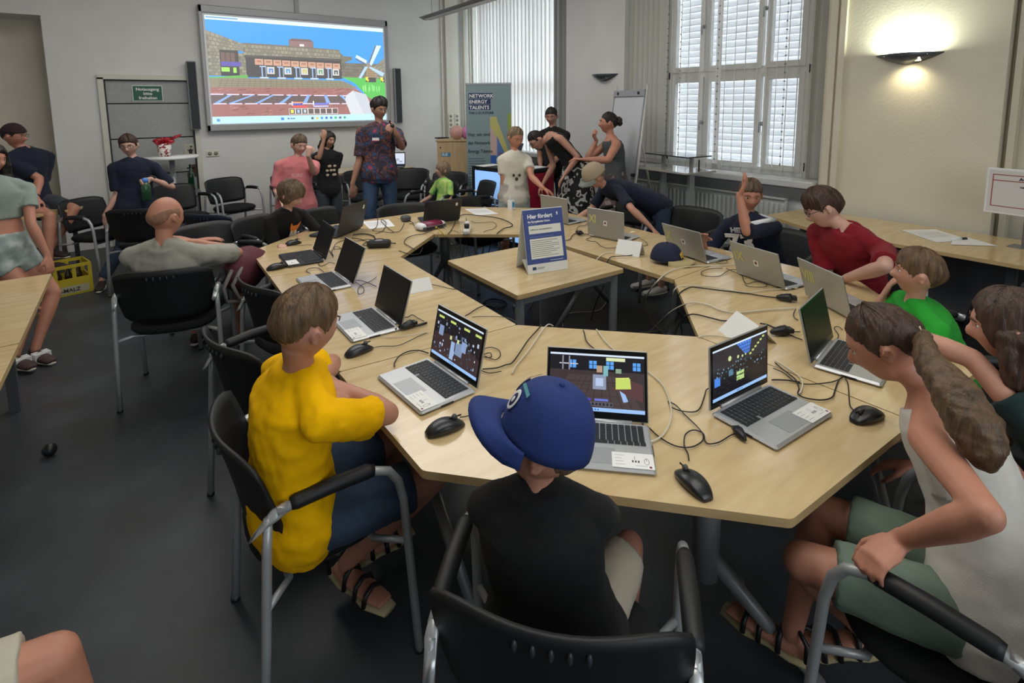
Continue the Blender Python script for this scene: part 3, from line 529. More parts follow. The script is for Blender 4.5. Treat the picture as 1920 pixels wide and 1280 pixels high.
('black cable between the two right laptops','k',0.0025,[[1.983,0.988,0.748],[1.96,0.952,0.748],[1.94,0.916,0.748],[1.915,0.876,0.748],[1.865,0.84,0.748],[1.826,0.825,0.748],[1.819,0.797,0.748],[1.848,0.758,0.748],[1.894,0.744,0.748],[1.957,0.76,0.748],[2.029,0.78,0.748],[2.074,0.784,0.748]]),
('second black cable reaching the near right laptop','k',0.002,[[1.937,0.971,0.747],[1.933,0.928,0.747],[1.901,0.869,0.747],[1.928,0.83,0.747],[2.004,0.791,0.747],[2.071,0.782,0.747]]),
('black mouse cable running down to the mouse by the white top girl','k',0.002,[[2.077,0.778,0.747],[2.033,0.749,0.747],[1.941,0.709,0.747],[1.89,0.686,0.747],[1.871,0.669,0.747]]),
('black short video cable at the rear of the right laptop','k',0.003,[[1.846,0.928,0.748],[1.869,0.911,0.748],[1.892,0.888,0.748],[1.911,0.859,0.748]]),
('black charging cable at the right side of the middle laptop','k',0.0035,[[1.32,1.093,0.748],[1.29,1.063,0.748],[1.254,1.024,0.748]]),
('thin black cable curl by the standing dark laptop base','k',0.0018,[[2.387,0.937,0.747],[2.445,0.952,0.747],[2.507,0.996,0.747],[2.54,0.992,0.747],[2.518,0.966,0.747]]),
('grey cable along the left edge of the standing dark laptop','g',0.0025,[[2.592,1.206,0.748],[2.53,1.186,0.748],[2.483,1.158,0.748],[2.469,1.136,0.748]]),
('thin cable behind the maroon and white router','g',0.002,[[1.952,4.127,0.747],[2.061,4.173,0.747],[2.115,4.13,0.747]]),
('white cable on the floor under the centre table','w',0.004,[[2.711,3.03,0.01],[2.865,3.182,0.01],[2.997,3.182,0.01],[3.111,3.108,0.01],[3.227,3.109,0.01],[3.438,3.235,0.01]]),
('black cable hanging under the centre table','k',0.004,[[2.627,2.514,0.5],[2.9,2.813,0.3],[3.04,3.008,0.1],[2.976,2.985,0.01]]),
('coil of black cable on the floor left of the centre table leg','k',0.006,[[2.462,3.796,0.01],[2.571,3.875,0.01],[2.647,3.816,0.01],[2.65,3.714,0.01],[2.57,3.665,0.01],[2.485,3.747,0.01],[2.487,3.807,0.03],[2.594,3.823,0.03],[2.631,3.711,0.03],[2.613,3.646,0.02],[2.498,3.642,0.02],[2.48,3.781,0.02]]),
('grey cable on the floor behind the centre table leg','g',0.004,[[2.722,3.47,0.01],[2.887,3.596,0.01],[2.898,3.519,0.05]]),
('cream cable hanging beside the left centre table leg','w',0.004,[[1.968,3.263,0.5],[2.133,3.565,0.3],[2.328,3.857,0.1]])]
# ================================================================ tables
M_BEECH=ramp_mat('maple_tabletop',[(.25,'C6AC7C'),(.5,'CFB688'),(.75,'D8C196')],5,rough=.15,detail=6,stretch=(1,6,1),distort=.3)
M_BEECH.node_tree.nodes['Principled BSDF'].inputs['Specular IOR Level'].default_value=.85
M_EDGE=ramp_mat('maple_edge',[(.3,'B39767'),(.7,'C2A778')],8,rough=.5,stretch=(1,1,6))
M_LEG=mat('table_leg_grey','86888A',.4,metal=.35)
def rounded(poly,r=.012,n=3):
    out=[]
    for i,p in enumerate(poly):
        p=Vector(p);a=Vector(poly[i-1]);b=Vector(poly[(i+1)%len(poly)])
        p0=p+(a-p).normalized()*r; p1=p+(b-p).normalized()*r
        for k in range(n+1):
            t=k/n; out.append(tuple(p0*(1-t)**2+p*2*t*(1-t)+p1*t*t))
    return out
def tabletop(poly,parent,z=.74,th=.025,name='tabletop'):
    q=rounded(poly); o=MB().prism(q,z-th,z).build(name,[M_BEECH,M_EDGE],parent)
    for p in o.data.polygons:
        p.material_index=0 if abs(p.normal.z)>.5 else 1
    return o
def tleg(x,y,ang,parent,z=.715,ang2=None):
    MB().tube([(x,y,.30),(x,y,z-.02)],.042,14).build('leg_column',M_LEG,parent)
    c,s=math.cos(ang),math.sin(ang)
    for sg in (1,-1):
        if ang2 is not None and sg<0: c,s,sg=math.cos(ang2),math.sin(ang2),1
        mb=MB(); pts=[(x+c*.02*sg,y+s*.02*sg,.36),(x+c*.33*sg,y+s*.33*sg,.03)]; mb.tube([pts[0],((pts[0][0]+pts[1][0])/2,(pts[0][1]+pts[1][1])/2,.185),pts[1]],[.026,.022,.018],8)
        mb.cyl((pts[1][0],pts[1][1],0),(pts[1][0],pts[1][1],.03),.022,12); mb.build('leg_foot',M_LEG,parent)
    MB().box((x,y,z-.012),(.12,.5,.022),rot=Matrix.Rotation(ang+PI/2,3,'Z')).build('leg_beam',M_LEG,parent)
def table(label,poly,legs,group=None,z=.74):
    t=thing('conference_table',label,'table',(0,0,0),0,group)
    tabletop(poly,t,z)
    for l in legs: tleg(l[0],l[1],l[2],t,ang2=l[3] if len(l)>3 else None)
    return t
G='tables of the conference ring'
table('near left corner table of the ring where the boy in yellow sits',[(.612,1.96),(.612,1.265),(1.25,.56),(1.962,.53),(1.965,1.32),(1.42,1.90)],[(1.36,.86,math.radians(-53),math.radians(12)),(.85,1.72,PI/2)],G)
table('near right corner table of the ring with the standing dark laptop',[(1.97,1.32),(1.967,.53),(2.61,.50),(3.31,1.20),(3.31,1.90),(2.52,1.86)],[(2.35,.78,-PI/4+PI/2),(3.05,1.6,PI/2)],G)
table('left straight table of the ring with two silver laptops',[(.617,1.965),(1.42,1.905),(1.475,3.27),(.675,3.36)],[(1.06,2.2,0),(1.06,3.05,0)],G)
table('right straight table of the ring with laptops marked nine and ten',[(2.52,1.865),(3.31,1.905),(3.34,3.30),(2.54,3.22)],[(2.95,2.1,0),(2.95,3.0,0)],G)
table('far left corner table of the ring where the child in the fox shirt sits',[(.675,3.365),(1.475,3.275),(1.955,3.70),(1.99,4.56),(1.30,4.56),(.70,4.06)],[(1.0,3.7,PI/2),(1.75,4.2,PI/4)],G)
table('far right corner table of the ring with the sheet of paper and power strip',[(1.96,3.70),(2.54,3.225),(3.34,3.305),(3.33,3.95),(2.72,4.56),(1.995,4.56)],[(2.3,4.15,PI/2),(3.0,3.6,0)],G)
# square centre table
ct=thing('square_table','square wooden table in the middle of the ring carrying the blue sign','table',(2.065,2.59,0),math.radians(-2))
tabletop([(-.4,-.4),(.4,-.4),(.4,.4),(-.4,.4)],ct)
mb=MB(); 
for s in (-1,1): mb.box((0,s*.35,.69),(.66,.025,.05)); mb.box((s*.35,0,.69),(.025,.66,.05))
mb.build('apron',M_LEG,ct)
for sx in (-1,1):
    for sy in (-1,1): MB().box((sx*.355,sy*.355,.357),(.055,.055,.714),bev=.02).build('leg',M_LEG,ct)
# tables along the right wall, left side, back wall
def walltable(label,poly,panels,z=.74,group=None):
    t=thing('side_table',label,'table',(0,0,0),0,group); tabletop(poly,t,z)
    for (x,y,dx,dy) in panels: MB().box((x,y,(z-.025)/2),(dx,dy,z-.025)).build('leg_panel',M_DKGREY,t)
    return t
GW='side tables along the walls'
tb=walltable('long side table below the lit uplighter with papers and marker',[(4.66,2.47),(4.40,1.95),(4.40,.62),(5.22,.62),(5.22,2.40)],[(4.62,2.1,.05,.05),(4.62,.80,.05,.05)],group=GW)
MB().box((5.05,1.5,.40),(.03,1.7,.62)).build('modesty_panel',mat('modesty_grey','56565A',.7),tb)
walltable('side table at the right edge under the framed notice',[(4.40,.615),(4.40,-.85),(5.22,-.85),(5.22,.615)],[(4.62,.45,.05,.05),(4.62,-.7,.05,.05)],group=GW)
walltable('wooden table at the left edge that the girl in denim shorts leans on',[(-.385,4.28),(-1.18,4.28),(-1.18,3.07),(-.41,3.07)],[(-.6,4.1,.05,.05),(-1.0,3.3,.05,.05)],group=GW)
walltable('near wooden table at the left edge of the floor',[(-.41,3.06),(-1.18,3.06),(-1.18,1.85),(-.44,1.85)],[(-1.0,2.0,.05,.05),(-1.1,2.8,.05,.05)],group=GW)
walltable('wooden table in the back left corner where the man in the cap sits',[(-.20,7.75),(-2.1,7.05),(-2.1,6.35),(-1.0,6.55),(-.35,7.0)],[(-.42,7.2,.04,.04),(-1.9,6.6,.05,.05)],group=GW)
walltable('pale table against the back wall below the whiteboard carrying an open laptop',[(2.45,8.3),(2.45,7.62),(3.72,7.62),(3.72,8.3)],[(2.55,7.9,.04,.6),(3.62,7.9,.04,.6)],.79,GW)
# ================================================================ chairs
M_SEAT=mat('black_seat_fabric','0D0E10',.95,bump=.25,bscale=500)
M_BACK=mat('black_back_shell','0F1013',.55,bump=.05,bscale=400)
M_PAD=mat('black_arm_rubber','17181A',.55)
M_NAVYB=mat('navy_back_shell','141B33',.5)
M_HILITE=mat('slot_edge','2C3035',.4)
def make_chair():
    t=thing('visitor_chair','','chair')
    # seat: rounded superellipse pad
    mb=MB(); secs=[]
    for z,k in ((.415,.80),(.425,.93),(.445,1),(.462,.99),(.475,.93),(.481,.75),(.483,.3)): secs.append(((0,.01,z),(1,0,0),(0,1,0),.235*k,.215*k))
    mb.loft(secs,28,sq=.72); mb.build('seat',M_SEAT,t)
    # backrest shell
    mb=MB(); nu,nv=14,8; vs=[];fs=[]
    for j in range(nv+1):
        v=j/nv
        for i in range(nu+1):
            u=i/nu*2-1; ww=.262-.03*(1-v)**2-.012*v*v*v
            e=abs(u)**6*(.03*(2*v-1))
            vs.append((u*ww,-.215+.075*u*u-.055*v*v+.02*(1-v)**3,.50+.325*v-e))
    for j in range(nv):
        for i in range(nu): a=j*(nu+1)+i; fs.append((a,a+1,a+nu+2,a+nu+1))
    mb.add(vs,fs,True); bk=mb.build('backrest',M_BACK,t); sd=bk.modifiers.new('thick','SOLIDIFY'); sd.thickness=.012; sd.offset=0
    sl=MB().ell((0,0,0),(1,0,0),(0,1,0),(0,0,1),.006,.009,.014,8,6).mesh('grip_slot'); sl.materials.append(M_HILITE)
    for k in range(5):
        o=bpy.data.objects.new('grip_slot',sl); COL.objects.link(o); u=(k-2)*.13; o.parent=bk; o.location=(u*.26,-.215+.075*u*u-.048,.50+.325*.86)
    for s in (-1,1):
        x=s*.272
        MB().tube([(x,.24,0),(x,.222,.30),(x,.205,.55),(x,.19,.62),(x,.162,.662),(x,.12,.680),(x-s*.004,.04,.683),(x-s*.006,-.10,.676),(x-s*.008,-.15,.668)],.0135,10).build('front_leg',M_SILVER,t)
        MB().tube([(x,-.225,0),(x-s*.002,-.20,.30),(x-s*.006,-.182,.56),(x-s*.010,-.172,.66)],[.0135,.0135,.013,.012],10).build('rear_leg',M_SILVER,t)
        MB().tube([(x,.118,.683),(x-s*.003,.10,.686),(x-s*.004,.0,.687),(x-s*.006,-.10,.680),(x-s*.006,-.115,.679)],[.016,.021,.022,.021,.017],12).build('arm_pad',M_PAD,t)
        mb=MB(); mb.loft([((x-s*.008,-.125,.672),(1,0,0),(0,.2,1),.014,.018),((x-s*.010,-.172,.655),(1,0,0),(0,.5,1),.015,.024),((x-s*.020,-.205,.62),(1,0,0),(0,1,1),.010,.018)],10); mb.build('bracket',mat('cast_silver','C4C7C8',.35,metal=.6),t)
        for zz,(a,b) in ((0,(.24,-.225)),): MB().cyl((x,a,0),(x,a,.012),.016,10).build('foot_cap',M_BLACKP,t); MB().cyl((x,b,0),(x,b,.012),.016,10).build('foot_cap',M_BLACKP,t)
    MB().tube([(-.272,.218,.405),(-.2,.13,.405),(.2,.13,.405),(.272,.218,.405)],.011).tube([(-.272,-.192,.405),(-.2,-.12,.405),(.2,-.12,.405),(.272,-.192,.405)],.011).build('seat_rail',M_SILVER,t)
    return t
ch0=make_chair(); CT=treeof(ch0)
chairs=[(.425,1.70,-2,'black chair the boy in the yellow shirt sits on'),
(.50,2.42,14,'empty black chair with curved back behind the boy in yellow'),
(.75,3.09,16,'empty black chair at the left straight table beside the maroon bag'),
(.22,3.84,72,'black chair the bald man leans back in'),
(.56,4.66,-72,'empty grey backed chair left of the child in the fox shirt'),
(.74,5.46,40,'empty navy backed chair between the bald man and the wall chairs'),
(.18,6.22,65,'empty black chair directly behind the bald head'),
(-.20,6.90,-45,'black chair whose arm the boy in glasses leans on'),
(.60,7.42,-62,'empty chair standing in front of the grey exit door'),
(1.17,7.68,-68,'empty black chair against the wall under the double socket'),
(1.90,7.60,-92,'empty black chair behind the boy in the salmon shirt'),
(2.38,8.0,-92,'black chair between the salmon shirt boy and the girl in black'),
(2.78,7.30,-95,'black chair half hidden behind the man in the floral shirt'),
(3.35,7.05,-130,'black chair in front of the open laptop by the back wall'),
(3.55,6.35,-140,'black chair behind the small child in the tie dye shirt'),
(3.02,5.72,200,'black chair the small child in the tie dye shirt sits on'),
(3.40,5.42,168,'black chair seen from the side in front of the lit blue counter'),
(2.10,4.44,-98,'black chair pushed against the far table left of the black laptop'),
(2.80,4.36,-76,'black chair behind the black laptop and the router'),
(1.00,4.74,-50,'black chair the child in the fox shirt sits on'),
(1.50,4.72,-64,'black chair with only its back showing behind the grey laptop'),
(4.05,3.55,190,'black chair nearest the flip chart on the right side'),
(3.88,2.78,186,'black chair left of the boy in the football jersey'),
(3.66,1.92,192,'black chair the boy in the football jersey sits on'),
(3.62,1.30,172,'black chair the teenager in the red shirt sits on'),
(3.06,.66,135,'black chair the boy in the green shirt sits on'),
(3.52,.42,165,'empty black chair seen edge on behind the long haired person'),
(2.30,.02,105,'black chair the long haired person in dark green sits on'),
(.742,.815,42,'nearest black chair under the boy in the blue cap'),
(1.575,.30,92,'black chair the girl in the white top grips by the arm')]
for i,(x,y,a,lab) in enumerate(chairs):
    rz=math.radians(a-90)
    if i==0: ch0.location=(x,y,0); ch0.rotation_euler=(0,0,rz); ch0['label']=lab; ch0['group']='black visitor chairs with silver tube frames'; r=ch0
    else: r=dup(ch0,(x,y,0),rz,lab,'black visitor chairs with silver tube frames',CT)
    if i==5:
        for c in list(COL.objects):
            if c.parent==r and c.name.startswith('backrest'): c.data=c.data.copy(); c.data.materials[0]=M_NAVYB; c['label']='navy blue backrest'
# ================================================================ laptops
M_ALU=mat('silver_aluminium','C3C5C6',.38,metal=.55,bump=.02,bscale=900)
M_LID=mat('silver_lid','A5A6A2',.42,metal=.45)
M_KEY=mat('key_black','1D2024',.5); M_BEZ=mat('bezel_black','0A0B0D',.22); M_DKL=mat('dark_laptop_shell','26282C',.42)
M_OFF=mat('switched_off_screen','101114',.38,spec=.35)
keym=MB().box((0,0,.0012),(.0155,.0148,.0024),bev=.001).mesh('key'); keym.materials.append(M_KEY)
spcm=MB().box((0,0,.0012),(.088,.0148,.0024),bev=.001).mesh('space_key'); spcm.materials.append(M_KEY)
CARD=mat('white_card','E6E6E2',.55)
def scene_dark(kind,w,h):
    c=Canvas(); rn=random.Random(kind*7+1); c.rect(0,0,w,h,'17151B')
    W=w;H=h
    def R(x0,y0,x1,y1,col): c.rect(x0*W,(1-y1)*H,x1*W,(1-y0)*H,col)
    if kind==0:
        c.poly([(0,0),(W,0),(W,H*.4),(W*.45,H*.62),(0,H*.5)],'3A2A2E')
        for k in range(90):
            x=rn.uniform(0,.95); y=rn.uniform(.12,.85); s=rn.uniform(.01,.035); R(x,y,x+s,y+s*rn.uniform(.8,3),rn.choice(('8FA6C8','5E6C84','B8C6DC','3C4658','262632')))
        for x in (.05,.32,.62,.86): R(x,.10,x+.12,.15,'C6D878')
        for k in range(5): R(.5+k*.03,.5-k*.01,.53+k*.03,.75,'7E92B4'); 
        R(.4,.52,.48,.9,'9CB4DC'); R(.1,.3,.2,.52,'8498BC'); R(.62,.4,.72,.62,'8AA2CC'); R(.36,.42,.40,.5,'D8E0A0'); R(.52,.42,.56,.5,'D8E0A0')
    if kind==1:
        R(0,.30,1,1,'3D3234'); c.poly([(0,0),(W,0),(W*.75,H*.62),(W*.2,H*.62)],'4A3E3E')
        for k in range(9): c.poly([(W*(k/9),0),(W*(k/9)+.002,0),(W*(.3+k*.05)+.001,H*.62),(W*(.3+k*.05),H*.62)],'2A2225')
        for k in range(6): R(.05,.48+k*k*.016,.8,.485+k*k*.016,'2A2225')
        for x in (.2,.42,.60,.88):
            R(x,.12,x+.08,.26,'5BA4F0'); R(x+.036,.12,x+.044,.26,'17151B'); R(x,.18,x+.08,.19,'17151B')
        R(.46,.36,.60,.62,'8E98B0'); R(.49,.42,.57,.56,'B8C8E8'); c.poly([(W*.70,H*.40),(W*.86,H*.44),(W*.84,H*.62),(W*.70,H*.60)],'D8E078'); c.poly([(W*.66,H*.40),(W*.98,H*.20),(W*.98,H*.5),(W*.8,H*.6)],'5A3A3C')
        c.poly([(W*.70,H*.40),(W*.86,H*.42),(W*.85,H*.6),(W*.70,H*.58)],'C8DC6A'); c.poly([(W*.74,H*.38),(W*.8,H*.32),(W*.83,H*.2),(W*.78,H*.18)],'9FC0F0')
        R(.50,.2,.56,.32,'B89A80'); R(.57,.2,.62,.38,'7FB8C0'); R(.70,.24,.76,.32,'8AA88A'); R(.60,.05,.80,.11,'DDE6B4'); R(.35,.78,.44,.82,'4A48B8'); R(.48,.78,.62,.82,'6A78D0')
        R(.1,.18,.3,.2,'C8C8D4'); R(.13,.05,.145,.3,'8A8A94'); R(.2,.05,.215,.3,'8A8A94')
        for k in range(9): R(.33+k*.038,.84,.365+k*.038,.91,'6A6A74'); R(.335+k*.038,.85,.36+k*.038,.90,'2A2630')
    if kind==2:
        R(0,0,1,.42,'2A2830'); c.poly([(W*.42,H*.97),(W*.70,H*.97),(W*.66,H*.70),(W*.58,H*.70)],'4A86E8')
        for k in range(5): c.poly([(W*(.45+k*.055),H*.97),(W*(.455+k*.055),H*.97),(W*(.605+k*.012),H*.70),(W*(.60+k*.012),H*.70)],'1E2430')
        for k in range(3): R(.45,.09+k*.07,.68,.10+k*.07,'1E2430')
        for (x,y,r) in ((.3,.27,.05),(.45,.30,.032),(.53,.32,.026),(.59,.31,.022)): c.disc(x*W,(1-y)*H,r*H*1.1,'C8DC9A',7)
        for k in range(6): R(.66+k*.05,.32-k*.05,.70+k*.05,.36-k*.05,'C2D67A')
        R(.03,.55,.13,.72,'4A8AE8'); R(.28,.5,.36,.62,'56809A'); R(.42,.60,.56,.78,'B8D88A'); R(.42,.66,.56,.68,'4A5A3A')
        for k in range(60): x=rn.uniform(.05,.95); y=rn.uniform(.36,.6); R(x,y,x+.02,y+.03,rn.choice(('3E6A7A','5A5A64','7A9AB8','2E3A34')))
        for k in range(40): x=rn.uniform(.0,.95); y=rn.uniform(.65,.88); R(x,y,x+.05,y+.01,'2C2A34')
    R(0,0,1,.035,'D8E8F8'); R(0,.935,1,1,'9CC4F4'); 
    for k in range(4): R(.42+k*.03,.955,.435+k*.03,.98,'2A6AC8')
    return c
def instr_card(parent,x,y,w=.095,d=.055,z=.0012):
    c=Canvas(); c.rect(-w/2,-d/2,w/2,d/2,'EEEEEA')
    for (a,b,l) in ((-.42,.3,.22),(-.42,.1,.16),(-.42,-.1,.2),(-.42,-.3,.24),(.05,-.32,.28)): c.rect(a*w,b*d,(a+l)*w,b*d+.0012,'6A6A6C')
    for k in range(3): c.rect((-.02+k*.07)*w,-.12*d,(.02+k*.07)*w,.02*d,'4A4A4C')
    c.rect(.045*w,.06*d,.055*w,.3*d,'3A3A3C')
    n=14
    for k in range(n):
        t=2*PI*k/n;u=2*PI*(k+1)/n; X=.33*w;Y=-.02*d;a=.006;b=.012
        c.poly([(X+a*math.cos(t),Y+b*math.sin(t)),(X+a*math.cos(u),Y+b*math.sin(u)),(X+a*1.2*math.cos(u),Y+b*1.12*math.sin(u)),(X+a*1.2*math.cos(t),Y+b*1.12*math.sin(t))],'3A3A3C')
    c.rect(.325*w,.0,.335*w,.2*d,'3A3A3C'); c.rect(.38*w,-.42*d,.44*w,-.3*d,'7A1E2E')
    return c.build('instruction_card',M_PRINT,parent,loc=(x,y,z),rot=(-PI/2,0,0))
def laptop(label,x,y,yaw,tilt,kind='silver',screen=None,keys=False,card=True,mark=None,sticker=True,size=1,pad='C'):
    # local frame: hinge along X at origin, user side towards -Y
    t=thing('laptop',label,'laptop',(x,y,.7405),math.radians(yaw+90),'open laptops on the conference tables')
    sh=M_ALU if kind=='silver' else M_DKL; W=.324;D=.222;T=.016
    mb=MB().box((0,-D/2,T/2),(W,D,T),bev=.008); b=mb.build('base',sh,t)
    bk=MB().box((0,-.066,T+.0002),(.285,.098,.0008)).build('keyboard',M_BLACKP if kind!='silver' else mat('key_bed','8E9092',.5),t)
    R5=[14,14,13,12,8]
    if keys:
        for r in range(6):
            if r==5:
                xs=[(-.133+i*.0185,keym) for i in range(4)]+[(-.012,spcm)]+[(.043+i*.0185,keym) for i in range(6)]
            else: xs=[(-.133+i*.0190,keym) for i in range(15)]
            for (kx,me) in xs:
                o=bpy.data.objects.new('key' if me is keym else 'space_key',me); COL.objects.link(o); o.parent=bk; o.location=(kx,-.0255-r*.0163,T+.0006)
    else:
        mb=MB()
        for r in range(6):
            for i in range(15):
                if r==5 and 4<=i<=8: 
                    if i==6: mb.box((-.133+6*.019,-.0255-r*.0163,T+.0018),(.088,.0148,.0024))
                    continue
                mb.box((-.133+i*.019,-.0255-r*.0163,T+.0018),(.0155,.0148,.0024))
        o=mb.build('key',M_KEY,bk); o['kind']='stuff'
    MB().box((-.005,-.170,T+.0003),(.115,.070,.0008)).build('touchpad',mat('touchpad_grey','A9ACAE',.4,metal=.4) if kind=='silver' else mat('dark_touchpad','1C1E21',.4),t)
    if card: instr_card(b,.100,-.184,.115,.066,T+.0014)
    for s in (-1,1): MB().box((s*W/2,-.12,T*.45),(.003,.05,.005)).build('port',M_BLACKP,b)
    lid=bpy.data.objects.new('lid',MB().box((0,.0035,.108),(W,.007,.214),bev=.003).mesh('lid')); COL.objects.link(lid); lid.data.materials.append(M_LID if kind=='silver' else M_DKL); lid.parent=t; lid.location=(0,.004,T-.002); lid.rotation_euler=(-math.radians(tilt),0,0)
    MB().cyl((-.11,.0,T),(.11,.0,T),.006,10).build('hinge',sh,t)
    MB().box((0,-.0008,.108),(W-.006,.0016,.208)).build('bezel',M_BEZ,lid)
    if screen is None: MB().box((0,-.0020,.112),(.302,.0008,.172)).build('screen',M_OFF,lid)
    elif screen==9:
        c=Canvas(); c.rect(0,0,.302,.172,'DCE4F4'); c.rect(.0,.0,.302,.012,'B4C8E8')
        for k in range(5): c.rect(.03,.13-k*.022,.12,.134-k*.022,'8A94A8')
        c.rect(.17,.05,.22,.09,'B0B8CC'); c.rect(.22,.03,.27,.05,'A0A8C0'); c.build('screen',M_SCREEN,lid,loc=(-.151,-.0028,.026))
    else: scene_dark(screen,.302,.172).build('screen',M_SCREEN,lid,loc=(-.151,-.0028,.026))
    if sticker and kind=='silver':
        s=MB().box((0,.0074,.112),(.030,.0006,.036)).build('sticker',mat('sticker_white','EDEDEA',.5),lid); MB().ell((0,.0079,.114),(1,0,0),(0,1,0),(0,0,1),.008,.0006,.010,12,6).build('emblem',mat('emblem_red','6E2030',.5),s)
    if kind!='silver' and sticker: MB().box((-.12,.0075,.165),(.018,.0006,.030)).build('sticker',mat('sticker_white','EDEDEA',.5),lid)
    if mark:
        text(mark,.085,mat('faded_yellow_tape','C9C77C',.7),lid,(.145,.0078,.105),(PI/2,0,PI),'LEFT',bold=.002,sx=.8)
    if size!=1: t.scale=(size,size,size)
    return t
laptop('silver laptop with lit game screen in front of the boy in yellow',.939,1.674,-177,13,screen=0,keys=True)
laptop('silver laptop with lit game screen half hidden by the blue cap',1.150,1.125,-135,24,screen=1,keys=True)
laptop('silver laptop with lit game screen showing a blue glass roof',1.640,.925,-93,3,screen=2,keys=True)
laptop('silver laptop with dark screen and white card behind the yellow shirt boys head',.966,2.330,179,16,keys=True)
laptop('silver laptop with dark screen third along the left side',1.001,3.040,180,22)
laptop('black laptop with dark screen and small card at the far left corner',1.037,3.629,177,21,kind='dark',sticker=False)
laptop('large grey laptop with white sticker facing the child in the fox shirt',1.44,4.15,128,14,kind='dark',size=1.12,card=False)
laptop('black laptop seen from behind beyond the maroon router',2.218,4.055,76,24,kind='dark',card=False)
laptop('blank silver laptop right behind the blue sign',2.985,3.43,4,6,card=False,sticker=False)
laptop('silver laptop marked XI in yellow beside the white folded card',2.891,2.746,10,4,mark='XI',card=False)
laptop('silver laptop marked X in yellow behind the navy cap',2.950,2.074,-7,20,mark='X',card=False)
laptop('silver laptop marked IX in yellow in front of the football jersey',2.862,1.53,-11,20,mark='IX',card=False)
laptop('silver laptop marked VIII in yellow in front of the red shirt',2.745,1.12,-30,17,mark='VIII',card=False,sticker=False)
laptop('silver laptop with dark screen whose lid is held by a hand',2.225,.915,-80,14,keys=True)
l_=laptop('small laptop with bright white screen on the back wall table',3.50,7.86,-125,12,kind='dark',screen=9,card=False,sticker=False); l_.location.z=.7905
# ================================================================ mice
M_MOUSE=mat('mouse_black','191B1E',.35,coat=.1)
def mouse(label,x,y,yaw,s=1):
    t=thing('computer_mouse',label,'mouse',(x,y,.7405),math.radians(yaw-90),'wired black computer mice'); mb=MB(); secs=[]
    for k in range(13):
        u=k/12; yy=-.055+.11*u; wd=.031*(math.sin(PI*min(max(u*.92+.05,0),1)))**.45*(1-.08*math.sin(PI*u)); h=.036*math.sin(PI*min(1,max(.04,u*.93+.03)))**.6*(1-.25*u)
        secs.append(((0,yy,h*.48),(1,0,0),(0,0,1),max(.003,wd),max(.002,h*.52)))
    mb.loft(secs,16,sq=.85); mb.build('body',M_MOUSE,t); MB().box((0,.030,.030),(.002,.036,.004)).build('button_seam',mat('seam_dark','060607',.6),t); MB().cyl((-.004,.028,.030),(.004,.028,.030),.0075,12).build('scroll_wheel',mat('wheel_grey','4A4C50',.5),t)
    t.scale=(s,s,s); return t
mouse('black mouse right of the boy in yellow near the seam',.735,2.07,10,1.1)
mouse('black mouse in front of the left lit laptop',.755,1.39,-5,1.15)
mouse('black mouse standing alone at the front table edge',1.155,.775,75,1.1)
mouse('small black mouse behind the second silver laptop',1.235,2.63,150,.7)
mouse('black mouse under the arm of the girl in the white top',1.86,.625,165,1.15)
mouse('black mouse on the far right table corner',2.58,.60,150,1.2)
mouse('black mouse beside the black laptop at the left table corner',.75,3.51,5,1.15)
mouse('black mouse under the hand of the child in the fox shirt',.99,4.07,15,1.1)
# ================================================================ sign on the centre table
sg=thing('tabletop_sign','blue and white folded cardboard sign standing on the centre table','sign',(2.065,2.50,.741),math.radians(-12))
M_CB=mat('sign_cardboard','D9DAD2',.6); w_,h_=.275,.385; tl=math.asin(.085/h_)
fr=MB().box((0,0,h_/2),(w_,.003,h_)).build('front_panel',M_CB,sg); fr.location=(0,-.085,0); fr.rotation_euler=(-tl,0,0)
bk=MB().box((0,0,h_/2),(w_,.003,h_)).build('back_panel',M_CB,sg); bk.location=(0,.085,0); bk.rotation_euler=(tl,0,0)
MB().add([(-w_/2,-.083,.002),(w_/2,-.083,.002),(w_/2,0,.07),(-w_/2,0,.07),(-w_/2,.083,.002),(w_/2,.083,.002)],[(0,1,2,3),(3,2,5,4)]).build('bottom_fold',M_CB,sg)
c=Canvas(); c.rect(-w_/2+.001,.055,w_/2-.001,h_-.004,'3A4A86'); c.rect(-.105,.235,.115,.285,'DCDCD0'); c.rect(-.105,.085,.115,.205,'DCDCD0')
for k in range(9): c.rect(-.097,.190-k*.0115,-.097+(.18,.14,.19,.19,.15,.19,.17,.13,.18)[k],.1925-k*.0115,'3C3C40')
c.rect(-.105,.215,.06,.217,'8894B8'); c.rect(-.105,.295,-.05,.297,'8894B8'); c.rect(-.105,.020,-.080,.038,'2A3A66'); c.rect(-.075,.030,-.02,.033,'6A6A6C'); c.rect(-.075,.023,-.03,.026,'6A6A6C'); c.rect(.02,.066,.11,.069,'C8D0E8')
c.poly([(.092,.352),(.098,.358),(.104,.352),(.100,.344),(.106,.336),(.098,.340),(.090,.336),(.095,.344)],'E8ECF4')
c.build('print',M_PRINT,fr,loc=(0,-.0022,0))
text('Hier fördert',.036,mat('sign_white_ink','F2F2F0',.5),fr,(-.108,-.003,.328),(PI/2,0,0),bold=.0009,sx=.95); text('die Europäische Union',.0175,mat('sign_white_ink','F2F2F0'),fr,(-.108,-.003,.303),(PI/2,0,0),bold=.0004,sx=.95)
text('DiMeG ist Zukunftsplattform',.0125,mat('ink_dark','2A2A2E',.6),fr,(-.095,-.003,.256),(PI/2,0,0))
